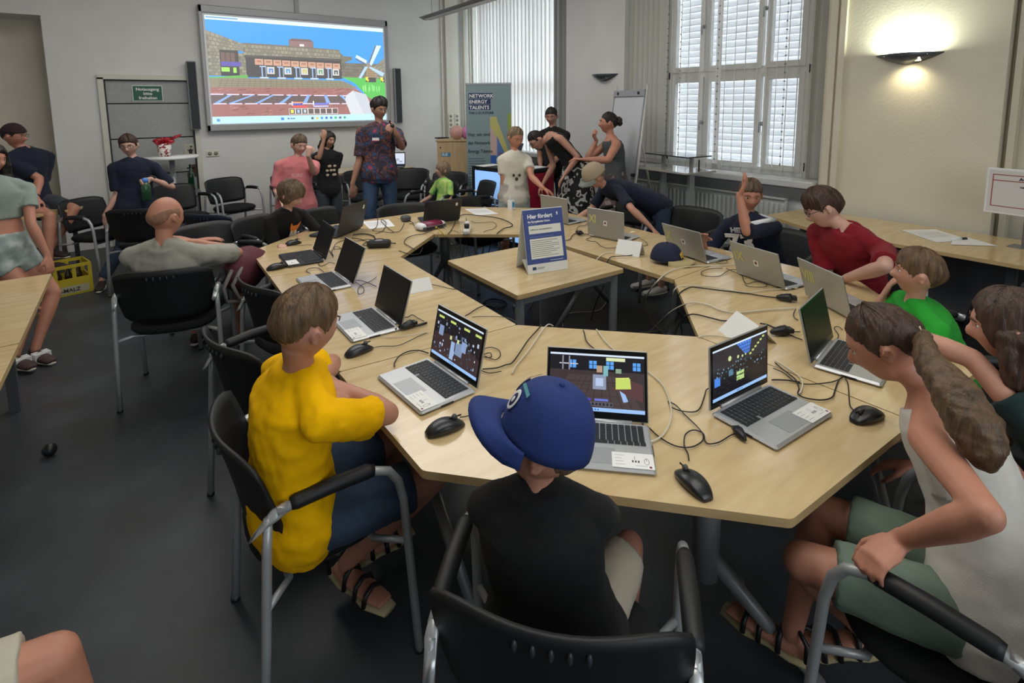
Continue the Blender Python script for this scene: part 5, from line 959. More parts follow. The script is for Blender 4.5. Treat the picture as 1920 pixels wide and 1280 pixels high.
# ---- cables
M_CBL=dict(k=mat('cable_black','101113',.45),w=mat('cable_cream','CFC8B2',.5),g=mat('cable_grey','4A4640',.5),y=mat('cable_yellow','C8B84A',.5),n=mat('cable_green','2F5A3A',.5))
for lab,cc,r,pts in CABLES:
    P_=[Vector(p) for p in pts]; Q=[]
    for i in range(len(P_)-1):
        p0=P_[max(i-1,0)];p1=P_[i];p2=P_[i+1];p3=P_[min(i+2,len(P_)-1)]
        for k in range(4):
            u=k/4; Q.append(.5*((2*p1)+(p2-p0)*u+(2*p0-5*p1+4*p2-p3)*u*u+(3*p1-p0-3*p2+p3)*u**3))
    Q.append(P_[-1]); c0=P_[len(P_)//2]; mb=MB(); mb.tube([q-c0 for q in Q],r,6); o=mb.build('cable',M_CBL[cc]); o.location=c0; tag(o,lab,'cable','cables over and under the tables')
POSE={"yellow":{"S":1.64,"hs":0.215,"wide":1.0,"J":{"P":[0.35,1.6,0.53],"N":[0.382,1.588,0.975],"H":[0.391,1.524,1.135],"sR":[0.389,1.41,0.896],"sL":[0.364,1.77,0.903],"hR":[0.356,1.518,0.53],"hL":[0.344,1.682,0.53],"eL":[0.58,1.93,0.8],"wL":[0.47,1.73,0.84],"dL":[0.264,-0.965,0.0],"eR":[0.615,1.5,0.795],"wR":[0.52,1.7,0.83],"dR":[-0.353,0.935,0.0],"kL":[0.739,1.757,0.522],"aL":[0.607,1.785,0.152],"tL":[0.996,0.07,-0.05],"kR":[0.757,1.498,0.514],"aR":[0.529,1.726,0.156],"tR":[0.365,-0.926,-0.1],"F":[0.949,0.237,-0.208]}},
"cap":{"S":1.3,"hs":0.205,"wide":1.0,"J":{"P":[0.75,0.86,0.5],"N":[0.693,0.857,0.9],"H":[0.7,0.85,1.015],"sR":[0.791,0.763,0.848],"sL":[0.612,0.951,0.834],"hR":[0.795,0.813,0.5],"hL":[0.705,0.907,0.5],"eL":[0.726,1.076,0.687],"wL":[0.888,1.178,0.668],"dL":[0.843,0.529,-0.102],"eR":[0.92,0.872,0.702],"wR":[1.028,1.031,0.682],"dR":[0.558,0.824,-0.102],"kL":[0.848,1.191,0.5],"aL":[0.87,1.213,0.19],"tL":[0.718,0.694,-0.05],"kR":[1.05,0.897,0.537],"aR":[1.072,0.918,0.227],"tR":[0.718,0.694,-0.05],"F":[-0.538,0.797,0.276]}},
"tank":{"S":1.58,"hs":0.21,"wide":1.0,"J":{"P":[1.6,0.24,0.55],"N":[1.714,0.428,0.97],"H":[1.667,0.535,1.08],"sR":[1.867,0.418,0.876],"sL":[1.526,0.381,0.935],"hR":[1.678,0.254,0.55],"hL":[1.522,0.226,0.55],"eL":[1.305,0.224,0.948],"wL":[1.374,0.374,0.752],"dL":[-0.883,0.326,-0.339],"eR":[1.987,0.286,0.671],"wR":[1.976,0.505,0.59],"dR":[-0.047,0.936,-0.349],"kL":[1.341,0.568,0.57],"aL":[1.641,0.518,0.218],"tL":[-0.768,0.631,-0.108],"kR":[1.572,0.626,0.562],"aR":[1.493,0.65,0.192],"tR":[-0.173,0.984,-0.05],"F":[-0.273,0.84,-0.469],"X0":[1.569,0.409,1.117],"X1":[1.525,0.364,1.104],"X2":[1.492,0.321,1.075],"X3":[1.464,0.286,1.039],"X4":[1.452,0.264,0.999],"X5":[1.454,0.256,0.959]}},
"darkgreen":{"S":1.5,"hs":0.215,"wide":1.0,"J":{"P":[2.25,0.12,0.5],"N":[2.117,0.306,0.882],"H":[2.067,0.351,1.089],"sR":[2.294,0.328,0.838],"sL":[1.982,0.226,0.807],"hR":[2.322,0.139,0.5],"hL":[2.178,0.101,0.5],"eL":[2.004,0.413,0.984],"wL":[1.946,0.622,1.033],"dL":[-0.943,0.236,0.236],"eR":[2.329,0.389,0.59],"wR":[2.273,0.598,0.542],"dR":[-0.253,0.943,-0.217],"kL":[2.048,0.444,0.5],"aL":[2.038,0.479,0.142],"tL":[-0.258,0.965,-0.05],"kR":[2.27,0.503,0.5],"aR":[2.261,0.538,0.142],"tR":[-0.258,0.965,-0.05],"F":[-0.24,0.961,-0.139]}},
"green":{"S":1.38,"hs":0.205,"wide":1.0,"J":{"P":[3.0,0.7,0.5],"N":[2.825,0.805,0.846],"H":[2.813,0.796,0.991],"sR":[2.964,0.891,0.804],"sL":[2.742,0.686,0.778],"hR":[3.053,0.744,0.5],"hL":[2.947,0.656,0.5],"eL":[2.609,0.725,0.586],"wL":[2.772,0.827,0.7],"dL":[0.73,0.454,0.512],"eR":[2.931,1.029,0.614],"wR":[2.945,0.964,0.8],"dR":[0.071,-0.333,0.94],"kL":[2.701,0.887,0.5],"aL":[2.679,0.912,0.17],"tL":[-0.642,0.765,-0.05],"kR":[2.868,1.027,0.5],"aR":[2.847,1.053,0.17],"tR":[-0.642,0.765,-0.05],"F":[-0.374,0.925,0.07]}},
"red":{"S":1.78,"hs":0.225,"wide":1.0,"J":{"P":[3.62,1.32,0.54],"N":[3.361,1.304,1.007],"H":[3.329,1.427,1.121],"sR":[3.434,1.499,0.949],"sL":[3.367,1.114,0.922],"hR":[3.639,1.407,0.54],"hL":[3.601,1.233,0.54],"eL":[3.081,1.007,0.916],"wL":[3.202,1.228,0.774],"dL":[0.419,0.763,-0.492],"eR":[3.397,1.395,0.663],"wR":[3.15,1.386,0.573],"dR":[-0.939,-0.033,-0.342],"kL":[3.167,1.272,0.54],"aL":[3.126,1.281,0.115],"tL":[-0.977,0.208,-0.05],"kR":[3.226,1.548,0.54],"aR":[3.184,1.557,0.115],"tR":[-0.977,0.208,-0.05],"F":[-0.558,0.714,-0.423]}},
"jersey":{"S":1.58,"hs":0.215,"wide":1.0,"J":{"P":[3.64,1.92,0.53],"N":[3.448,1.96,0.962],"H":[3.472,1.967,1.111],"sR":[3.445,2.101,0.88],"sL":[3.51,1.807,0.911],"hR":[3.62,1.996,0.53],"hL":[3.66,1.844,0.53],"eL":[3.242,1.845,0.917],"wL":[3.248,1.91,1.141],"dL":[0.184,-0.307,0.934],"eR":[3.318,2.203,0.662],"wR":[3.164,2.111,0.812],"dR":[-0.66,-0.394,0.64],"kL":[3.301,1.7,0.53],"aL":[3.265,1.69,0.153],"tL":[-0.965,-0.258,-0.05],"kR":[3.236,1.941,0.53],"aR":[3.2,1.932,0.153],"tR":[-0.965,-0.258,-0.05],"F":[-0.736,-0.663,-0.139]}},
"bend":{"S":1.5,"hs":0.21,"wide":1.0,"J":{"P":[3.92,3.1,0.82],"N":[3.518,3.363,1.003],"H":[3.396,3.372,1.103],"sR":[3.647,3.475,0.971],"sL":[3.498,3.18,0.986],"hR":[3.946,3.17,0.82],"hL":[3.894,3.03,0.82],"eL":[3.42,2.963,0.871],"wL":[3.498,2.816,0.724],"dL":[0.351,-0.661,-0.663],"eR":[3.501,3.528,0.765],"wR":[3.315,3.596,0.665],"dR":[-0.84,0.306,-0.447],"kL":[3.876,3.013,0.453],"aL":[3.881,3.003,0.093],"tL":[-0.939,0.342,-0.05],"kR":[3.943,3.195,0.453],"aR":[3.952,3.199,0.093],"tR":[-0.939,0.342,-0.05],"F":[-0.628,0.527,-0.574]}},
"grey":{"S":1.68,"hs":0.225,"wide":1.0,"J":{"P":[4.438,4.105,0.872],"N":[4.432,4.161,1.373],"H":[4.413,4.189,1.531],"sR":[4.526,4.312,1.286],"sL":[4.34,3.993,1.307],"hR":[4.48,4.178,0.872],"hL":[4.396,4.032,0.872],"eL":[4.109,3.895,1.162],"wL":[3.933,4.07,1.169],"dL":[-0.708,0.706,0.026],"eR":[4.338,4.435,1.105],"wR":[4.422,4.373,1.33],"dR":[-0.641,0.038,0.766],"kL":[4.373,4.017,0.47],"aL":[4.376,4.006,0.075],"tL":[-0.865,0.499,-0.05],"kR":[4.481,4.205,0.47],"aR":[4.492,4.208,0.075],"tR":[-0.865,0.499,-0.05],"F":[-0.765,0.642,0.052]}},
"floral":{"S":1.66,"hs":0.22,"wide":1.0,"J":{"P":[4.253,4.513,1.006],"N":[4.031,4.742,1.388],"H":[3.916,4.834,1.327],"sR":[4.118,4.878,1.295],"sL":[4.012,4.536,1.363],"hR":[4.267,4.594,1.006],"hL":[4.239,4.431,1.006],"eL":[4.141,4.385,1.158],"wL":[4.02,4.463,0.959],"dL":[-0.493,0.316,-0.811],"eR":[4.152,4.812,1.02],"wR":[4.041,4.871,0.809],"dR":[-0.453,0.241,-0.858],"kL":[4.222,4.409,0.6],"aL":[4.229,4.4,0.202],"tL":[-0.984,0.173,-0.05],"kR":[4.26,4.62,0.6],"aR":[4.269,4.627,0.202],"tR":[-0.984,0.173,-0.05],"F":[-0.754,0.133,-0.643]}},
"blackman":{"S":1.74,"hs":0.225,"wide":1.0,"J":{"P":[4.566,5.267,0.899],"N":[4.561,5.305,1.419],"H":[4.554,5.316,1.586],"sR":[4.481,5.472,1.331],"sL":[4.643,5.126,1.347],"hR":[4.529,5.345,0.899],"hL":[4.603,5.188,0.899],"eL":[4.547,5.179,1.069],"wL":[4.325,5.09,0.974],"dL":[-0.863,-0.347,-0.367],"eR":[4.47,5.45,1.033],"wR":[4.321,5.252,0.96],"dR":[-0.577,-0.767,-0.282],"kL":[4.602,5.159,0.483],"aL":[4.613,5.155,0.075],"tL":[-0.905,-0.422,-0.05],"kR":[4.507,5.363,0.483],"aR":[4.511,5.374,0.075],"tR":[-0.905,-0.422,-0.05],"F":[-0.801,-0.561,-0.208]}},
"white":{"S":1.55,"hs":0.215,"wide":1.0,"J":{"P":[3.23,4.355,0.793],"N":[3.261,4.382,1.256],"H":[3.274,4.383,1.404],"sR":[3.137,4.434,1.188],"sL":[3.376,4.322,1.182],"hR":[3.16,4.388,0.793],"hL":[3.3,4.323,0.793],"eL":[3.277,4.124,1.033],"wL":[3.244,3.911,0.955],"dL":[0.604,-0.616,-0.505],"eR":[3.134,4.392,0.925],"wR":[3.152,4.331,0.704],"dR":[0.077,-0.265,-0.961],"kL":[3.316,4.303,0.43],"aL":[3.326,4.306,0.075],"tL":[-0.422,-0.905,-0.05],"kR":[3.134,4.387,0.43],"aR":[3.131,4.397,0.075],"tR":[-0.422,-0.905,-0.05],"F":[-0.1,-0.956,-0.276]}},
"small":{"S":1.12,"hs":0.195,"wide":1.0,"J":{"P":[3.1,5.62,0.53],"N":[3.143,5.652,0.862],"H":[3.141,5.669,0.968],"sR":[3.114,5.769,0.805],"sL":[3.159,5.526,0.816],"hR":[3.09,5.675,0.53],"hL":[3.11,5.565,0.53],"eL":[3.107,5.452,0.646],"wL":[2.952,5.425,0.593],"dL":[-0.934,-0.165,-0.316],"eR":[3.04,5.82,0.635],"wR":[2.886,5.793,0.583],"dR":[-0.934,-0.165,-0.316],"kL":[2.847,5.485,0.53],"aL":[2.821,5.481,0.263],"tL":[-0.984,-0.173,-0.05],"kR":[2.816,5.66,0.53],"aR":[2.79,5.655,0.263],"tR":[-0.984,-0.173,-0.05],"F":[-0.957,0.256,0.139]}},
"shirt":{"S":1.84,"hs":0.23,"wide":1.0,"J":{"P":[2.414,5.861,0.972],"N":[2.448,5.869,1.523],"H":[2.449,5.869,1.7],"sR":[2.252,5.937,1.445],"sL":[2.632,5.798,1.432],"hR":[2.328,5.892,0.972],"hL":[2.501,5.829,0.972],"eL":[2.557,5.528,1.285],"wL":[2.415,5.355,1.44],"dL":[-0.746,-0.269,0.609],"eR":[2.207,5.924,1.132],"wR":[2.118,5.918,0.875],"dR":[0.0,0.0,-1.0],"kL":[2.521,5.807,0.522],"aL":[2.533,5.813,0.081],"tL":[-0.342,-0.939,-0.05],"kR":[2.298,5.889,0.522],"aR":[2.292,5.9,0.081],"tR":[-0.342,-0.939,-0.05],"F":[0.104,-0.989,-0.105]}},
"girl2":{"S":1.46,"hs":0.21,"wide":1.0,"J":{"P":[2.121,6.784,0.702],"N":[2.126,6.822,1.182],"H":[2.156,6.821,1.319],"sR":[1.965,6.817,1.116],"sL":[2.286,6.817,1.115],"hR":[2.048,6.784,0.702],"hL":[2.194,6.784,0.702],"eL":[2.202,6.816,0.878],"wL":[2.233,6.774,0.668],"dL":[0.14,-0.193,-0.971],"eR":[1.952,6.566,1.129],"wR":[2.017,6.56,1.335],"dR":[0.196,-0.0,0.981],"kL":[2.216,6.774,0.385],"aL":[2.223,6.781,0.075],"tL":[-0.0,-0.999,-0.05],"kR":[2.027,6.774,0.385],"aR":[2.02,6.781,0.075],"tR":[-0.0,-0.999,-0.05],"F":[0.308,-0.947,-0.087]}},
"pink":{"S":1.52,"hs":0.22,"wide":1.1,"J":{"P":[1.513,5.978,0.688],"N":[1.561,6.011,1.187],"H":[1.586,6.015,1.33],"sR":[1.377,6.055,1.126],"sL":[1.732,5.958,1.109],"hR":[1.439,5.998,0.688],"hL":[1.586,5.958,0.688],"eL":[1.638,5.718,1.068],"wL":[1.562,5.607,1.249],"dL":[0.236,0.136,0.962],"eR":[1.323,6.036,0.871],"wR":[1.33,5.827,0.789],"dR":[0.033,-0.931,-0.364],"kL":[1.605,5.942,0.378],"aL":[1.614,5.947,0.075],"tL":[-0.258,-0.965,-0.05],"kR":[1.415,5.993,0.378],"aR":[1.41,6.002,0.075],"tR":[-0.258,-0.965,-0.05],"F":[0.17,-0.963,-0.208]}},
"fox":{"S":1.36,"hs":0.21,"wide":1.0,"J":{"P":[0.97,4.62,0.53],"N":[1.05,4.416,0.927],"H":[1.07,4.372,1.062],"sR":[0.9,4.388,0.872],"sL":[1.178,4.5,0.872],"hR":[0.907,4.595,0.53],"hL":[1.033,4.645,0.53],"eL":[1.298,4.41,0.693],"wL":[1.352,4.217,0.715],"dL":[0.268,-0.957,0.11],"eR":[0.922,4.333,0.646],"wR":[0.91,4.127,0.725],"dR":[-0.055,-0.931,0.361],"kL":[1.194,4.354,0.53],"aL":[1.206,4.323,0.205],"tL":[0.374,-0.926,-0.05],"kR":[0.994,4.273,0.53],"aR":[1.006,4.243,0.205],"tR":[0.374,-0.926,-0.05],"F":[0.689,-0.62,-0.375]}},
"bald":{"S":1.76,"hs":0.235,"wide":1.0,"J":{"P":[0.27,3.95,0.48],"N":[0.18,3.711,0.942],"H":[0.205,3.74,1.107],"sR":[0.368,3.663,0.866],"sL":[0.02,3.833,0.877],"hR":[0.348,3.91,0.48],"hL":[0.192,3.99,0.48],"eL":[0.116,4.104,0.782],"wL":[0.365,4.092,0.857],"dL":[0.963,-0.248,0.108],"eR":[0.583,3.863,0.793],"wR":[0.348,3.906,0.897],"dR":[-0.902,0.164,0.4],"kL":[0.328,4.398,0.501],"aL":[0.366,4.472,0.087],"tL":[0.453,0.89,-0.05],"kR":[0.615,4.248,0.501],"aR":[0.634,4.285,0.081],"tR":[0.453,0.89,-0.05],"F":[0.816,0.571,-0.087]}},
"navyboy":{"S":1.56,"hs":0.22,"wide":1.0,"J":{"P":[0.111,6.639,0.721],"N":[0.13,6.678,1.218],"H":[0.106,6.687,1.366],"sR":[-0.042,6.697,1.149],"sL":[0.297,6.649,1.144],"hR":[0.034,6.65,0.721],"hL":[0.188,6.628,0.721],"eL":[0.44,6.618,0.919],"wL":[0.258,6.534,1.033],"dL":[-0.908,-0.305,-0.286],"eR":[-0.029,6.668,0.883],"wR":[-0.147,6.637,0.687],"dR":[0.099,-0.014,-0.995],"kL":[0.209,6.614,0.394],"aL":[0.218,6.62,0.075],"tL":[-0.139,-0.989,-0.05],"kR":[-0.03,6.576,0.368],"aR":[-0.223,6.496,0.075],"tR":[-0.139,-0.989,-0.05],"F":[-0.256,-0.957,-0.139]}},
"cap2":{"S":1.78,"hs":0.23,"wide":1.0,"J":{"P":[-0.73,7.27,0.796],"N":[-0.732,7.307,1.328],"H":[-0.811,7.304,1.48],"sR":[-0.882,7.176,1.251],"sL":[-0.582,7.427,1.242],"hR":[-0.798,7.213,0.796],"hL":[-0.662,7.327,0.796],"eL":[-0.663,7.389,0.949],"wL":[-0.73,7.152,0.856],"dL":[-0.255,-0.9,-0.353],"eR":[-0.65,7.175,1.052],"wR":[-0.672,6.973,0.884],"dR":[-0.082,-0.768,-0.635],"kL":[-0.4,6.984,0.732],"aL":[-0.609,6.894,0.37],"tL":[0.642,-0.765,-0.05],"kR":[-0.583,6.844,0.707],"aR":[-0.614,6.754,0.291],"tR":[0.642,-0.765,-0.05],"F":[0.903,-0.421,-0.087]}},
"leftgirl":{"S":1.62,"hs":0.215,"wide":1.0,"J":{"P":[-0.696,5.05,0.769],"N":[-0.699,5.095,1.253],"H":[-0.704,5.104,1.409],"sR":[-0.853,5.0,1.183],"sL":[-0.544,5.177,1.175],"hR":[-0.766,5.01,0.769],"hL":[-0.626,5.091,0.769],"eL":[-0.53,5.029,0.939],"wL":[-0.462,4.987,0.713],"dL":[0.144,-0.249,-0.958],"eR":[-0.901,4.972,0.91],"wR":[-0.877,4.931,0.675],"dR":[0.098,-0.17,-0.981],"kL":[-0.455,5.003,0.422],"aL":[-0.573,4.867,0.077],"tL":[0.499,-0.865,-0.05],"kR":[-0.561,4.937,0.438],"aR":[-0.67,4.803,0.089],"tR":[0.499,-0.865,-0.05],"F":[0.754,-0.633,-0.174]}},
"knee":{"S":1.75,"hs":0.225,"wide":1.0,"J":{"P":[-0.645,1.37,0.55],"N":[-0.697,1.375,1.072],"H":[-0.68,1.373,1.24],"sR":[-0.706,1.182,0.992],"sL":[-0.672,1.566,0.992],"hR":[-0.653,1.283,0.55],"hL":[-0.637,1.457,0.55],"eL":[-0.755,1.664,0.72],"wL":[-0.618,1.652,0.5],"dL":[0.528,-0.046,-0.848],"eR":[-0.804,1.1,0.72],"wR":[-0.667,1.088,0.5],"dR":[0.528,-0.046,-0.848],"kL":[-0.209,1.462,0.529],"aL":[-0.168,1.459,0.111],"tL":[0.995,-0.087,-0.05],"kR":[-0.248,1.143,0.529],"aR":[-0.206,1.14,0.111],"tR":[0.995,-0.087,-0.05],"F":[1.0,0.0,0.0]}}}
# ================================================================ people
def V(a): return Vector(a)
def sm01(x): x=max(0,min(1,x)); return x*x*(3-2*x)
def ga(x): return math.exp(-x*x)
def headpt(d,face=True):
    x,y,z=d; k=sm01(-z); X=.335*x; Yy=(.40 if y>0 else .46)*y; Z=.5*z
    X*=1-.36*k**1.3; X*=1+.05*sm01(z)*(1-abs(z)); Yy*= (1-.10*k) if y>0 else (1-.55*k)
    if y<0: Z*=1-.10*k
    if face and y>0:
        u=x; v=z; f=sm01(y*1.6)
        if v>-.34: r=sm01((.12-v)/.34)
        else: r=max(0,1-(-.34-v)/.10)
        add=.115*r*ga(u/(.12+.07*r))
        add-=.040*ga((abs(u)-.40)/.20)*ga((v-.04)/.13)
        add+=.018*ga((v-.22)/.09)
        add+=.030*ga(u/.30)*ga((v+.50)/.055)+.026*ga(u/.26)*ga((v+.63)/.05)-.018*ga(u/.3)*ga((v+.565)/.03)
        add+=.045*ga(u/.34)*ga((v+.86)/.16)
        add+=.020*ga((abs(u)-.52)/.2)*ga((v+.15)/.2)
        Yy+=add*f
    return Vector((X,Yy,Z))
def sphgrid(nu,nv):
    ds=[];
    for j in range(nv+1):
        ph=-PI/2+PI*j/nv
        for k in range(nu):
            t=2*PI*k/nu; ds.append((math.cos(ph)*math.sin(t),math.cos(ph)*math.cos(t),math.sin(ph)))
    fs=[(j*nu+k,j*nu+(k+1)%nu,(j+1)*nu+(k+1)%nu,(j+1)*nu+k) for j in range(nv) for k in range(nu)]
    return ds,fs
HEADG=sphgrid(44,40); HAIRG=sphgrid(112,48)
HLINE=dict(short=[(0,.44),(30,.40),(52,.28),(66,.10),(76,-.08),(83,.10),(94,.20),(106,.16),(116,-.08),(128,-.24),(150,-.36),(180,-.42)],
 fringe=[(0,.26),(30,.24),(52,.14),(68,.0),(78,-.12),(84,.10),(104,.12),(116,-.16),(126,-.36),(150,-.54),(180,-.60)],
 bowl=[(0,.12),(30,.08),(50,-.10),(65,-.50),(85,-.62),(120,-.7),(180,-.78)],
 long=[(0,.50),(25,.42),(45,.15),(62,-.45),(80,-.85),(120,-.95),(180,-.98)],
 pulled=[(0,.56),(30,.50),(55,.34),(72,.05),(84,-.08),(92,.18),(112,.10),(125,-.25),(150,-.45),(180,-.52)])
def hthr(style,az):
    L=HLINE[style]; az=abs(az)
    for (a,b),(c,d) in zip(L[:-1],L[1:]):
        if a<=az<=c: return b+(d-b)*(az-a)/(c-a)
    return L[-1][1]
def headbasis(J):
    F=V(J['F']).normalized(); nk=(V(J['H'])-V(J['N'])).normalized(); up=(Vector((0,0,1))*.65+nk*.35); up=(up-F*up.dot(F)).normalized(); return F.cross(up).normalized(),F,up
def hair(parent,H,B,h,style,m,thick=.05,seed=0,front=0,rough=.012,name='hair'):
    R,F,U=B; ds,fs=HAIRG; vs=[]
    for d in ds:
        az=math.degrees(math.atan2(abs(d[0]),d[1])); az_=math.atan2(d[0],d[1]); ca,sa=math.cos(az_),math.sin(az_); th=hthr(style,az)+.07*noise.noise(Vector((ca*5,sa*5,seed)))+.08*noise.noise(Vector((ca*16,sa*16,seed)))
        mk=sm01((d[2]-th)/.14+.5); p=headpt(d,False)
        n=Vector(d).normalized(); tt=thick*(.75+.5*sm01(d[2]+.3))*((.25+.75*sm01((d[2]-th)/.75)) if style in('short','fringe','pulled') else 1)+front*sm01(d[1])*sm01(d[2])
        w_=.35*d[2]; st=noise.noise(Vector((ca*3.2+seed,sa*3.2+w_,d[2]*1.3)))*.8+noise.noise(Vector((ca*9+w_*3,sa*9+seed,d[2]*1.6)))*.75+noise.noise(Vector((ca*20,sa*20+seed,d[2]*2)))*.45
        q=p*(1+0)+n*(tt*mk*(1+.42*st)+rough*st*mk) - n*(.045*(1-mk))
        vs.append(H+(R*q.x+F*q.y+U*q.z)*h)
    return MB().add(vs,fs,True).build(name,m,parent)
def addhead(mb,H,B,h,ears=True):
    R,F,U=B; ds,fs=HEADG; mb.add([H+(R*p.x+F*p.y+U*p.z)*h for p in (headpt(d) for d in ds)],fs,True)
    if ears:
        for s in (-1,1):
            o=(R*s*.86-F*.5).normalized(); c=H+(R*s*.350-F*.035-U*.02)*h+o*.02*h; a=(F*.86+R*s*.5).normalized()
            mb.ell(c,a,U,o,.050*h,.088*h,.026*h,12,8)
            mb.tube([c+(a*(math.cos(q)*.056)+U*(math.sin(q)*.094-.004*math.cos(q))+o*(.026-.012*math.cos(q)))*h for q in [2*PI*k/18+.2 for k in range(16)]],.0150*h+.0012,8)
            mb.sph(c-U*.082*h+a*.012*h,.024*h,8,6)
def hand(mb,Wp,d,n,hl,right,curl=.35,spread=.12,r=1.0,thumb=.5):
    d=d.normalized(); n=(n-d*n.dot(d)).normalized(); th=(d.cross(n) if right else n.cross(d)).normalized(); s=hl/.19
    pw=.041*s; pt=.0135*s; L=.52*hl
    mb.loft([(Wp-d*.02*s,th,n,.027*s,.019*s),(Wp+d*.02*s,th,n,.030*s,.017*s),(Wp+d*L*.55,th,n,pw,pt*1.15),(Wp+d*L*.95,th,n,pw*.98,pt*.95),(Wp+d*L,th,n,pw*.85,pt*.6)],14)
    for k,(off,ln) in enumerate(((.76,.44),(.26,.49),(-.24,.45),(-.72,.36))):
        p=Wp+d*L*.93+th*off*pw; dd=(d+th*off*spread).normalized(); ln=ln*hl; rr=.0088*s*r*(1 if k<3 else .9); pts=[p-dd*.01*s,p]; a=0; nn=n
        for seg,f in enumerate((.42,.32,.26)):
            a+=curl*(.7 if seg==0 else 1.0); q=dd*math.cos(a)+nn*math.sin(a); p=p+q*ln*f; pts.append(p)
        mb.tube(pts,[rr*1.05,rr*1.08,rr,rr*.92,rr*.72],8); mb.sph(pts[-1],rr*.74,8,6)
    b=Wp+d*.035*s+th*pw*.62; t1=b+(th*.75+d*.75+n*thumb*.6).normalized()*.045*s; t2=t1+(th*.25+d*.9+n*thumb).normalized()*.033*s; t3=t2+(d*.9+n*thumb*1.1).normalized()*.026*s
    mb.tube([b-d*.012*s,b,t1,t2,t3],[.013*s,.0145*s,.0115*s,.0102*s,.0075*s],8); mb.sph(t3,.0077*s,8,6)
def limb(mb,pts,rs,n=12):
    mb.tube(pts,rs,n)
    for p,r in zip(pts,rs): mb.sph(p,r*.985,12,8)
def seg(a,b,t): return a+(b-a)*t
TEX={}
def foldtex(sc):
    if sc not in TEX: t=bpy.data.textures.new('fold_noise','CLOUDS'); t.noise_scale=sc; t.noise_depth=2; TEX[sc]=t
    return TEX[sc]
def skinmod(o,vox,it,disp=0,sc=.08):
    r=o.modifiers.new('remesh','REMESH'); r.mode='VOXEL'; r.voxel_size=vox; r.use_smooth_shade=True
    s=o.modifiers.new('smooth','SMOOTH'); s.factor=.5; s.iterations=it
    if disp:
        d=o.modifiers.new('folds','DISPLACE'); d.texture=foldtex(sc); d.strength=disp; d.mid_level=.5; d.texture_coords='LOCAL'
        s=o.modifiers.new('smooth2','SMOOTH'); s.factor=.5; s.iterations=1
def torso_secs(J,s,k,inf=0,ts=None,wide=1,belly=0,hem=1.0):
    P,N=V(J['P']),V(J['N']); ax=(N-P); L=ax.length; ax.normalize(); Rh=(V(J['hR'])-V(J['hL'])).normalized(); Rs=(V(J['sR'])-V(J['sL'])).normalized(); out=[]
    prof=[(-.20,.120,.085),(-.08,.158,.110),(.05,.165,.118),(.25,.150,.105),(.45,.140,.098),(.65,.150,.105),(.82,.158,.104),(.92,.128,.086),(.98,.085,.068),(1.04,.056,.056)]
    hw=(V(J['sR'])-V(J['sL'])).length/2
    for (t,a,b) in prof:
        if ts and not(ts[0]-.001<=t<=ts[1]+.001): continue
        R=Rh.lerp(Rs,sm01(t)).normalized(); R=(R-ax*R.dot(ax)).normalized(); f=ax.cross(R).normalized()
        bw=belly*ga((t-.3)/.3); c=P+ax*(t*L)-f*(.025*s*math.sin(PI*max(0,min(1,t))))+f*bw*.5
        a2=a*s*wide; 
        if t>=.6 and t<.95: a2=min(a2,hw*1.02)
        lo=(hem-1)*max(0,.5-t)
        out.append((c,R,f,a2+inf+lo*.1,b*s*(1+ .12*(wide-1))+inf*.9+bw*.5+lo*.08))
    return out
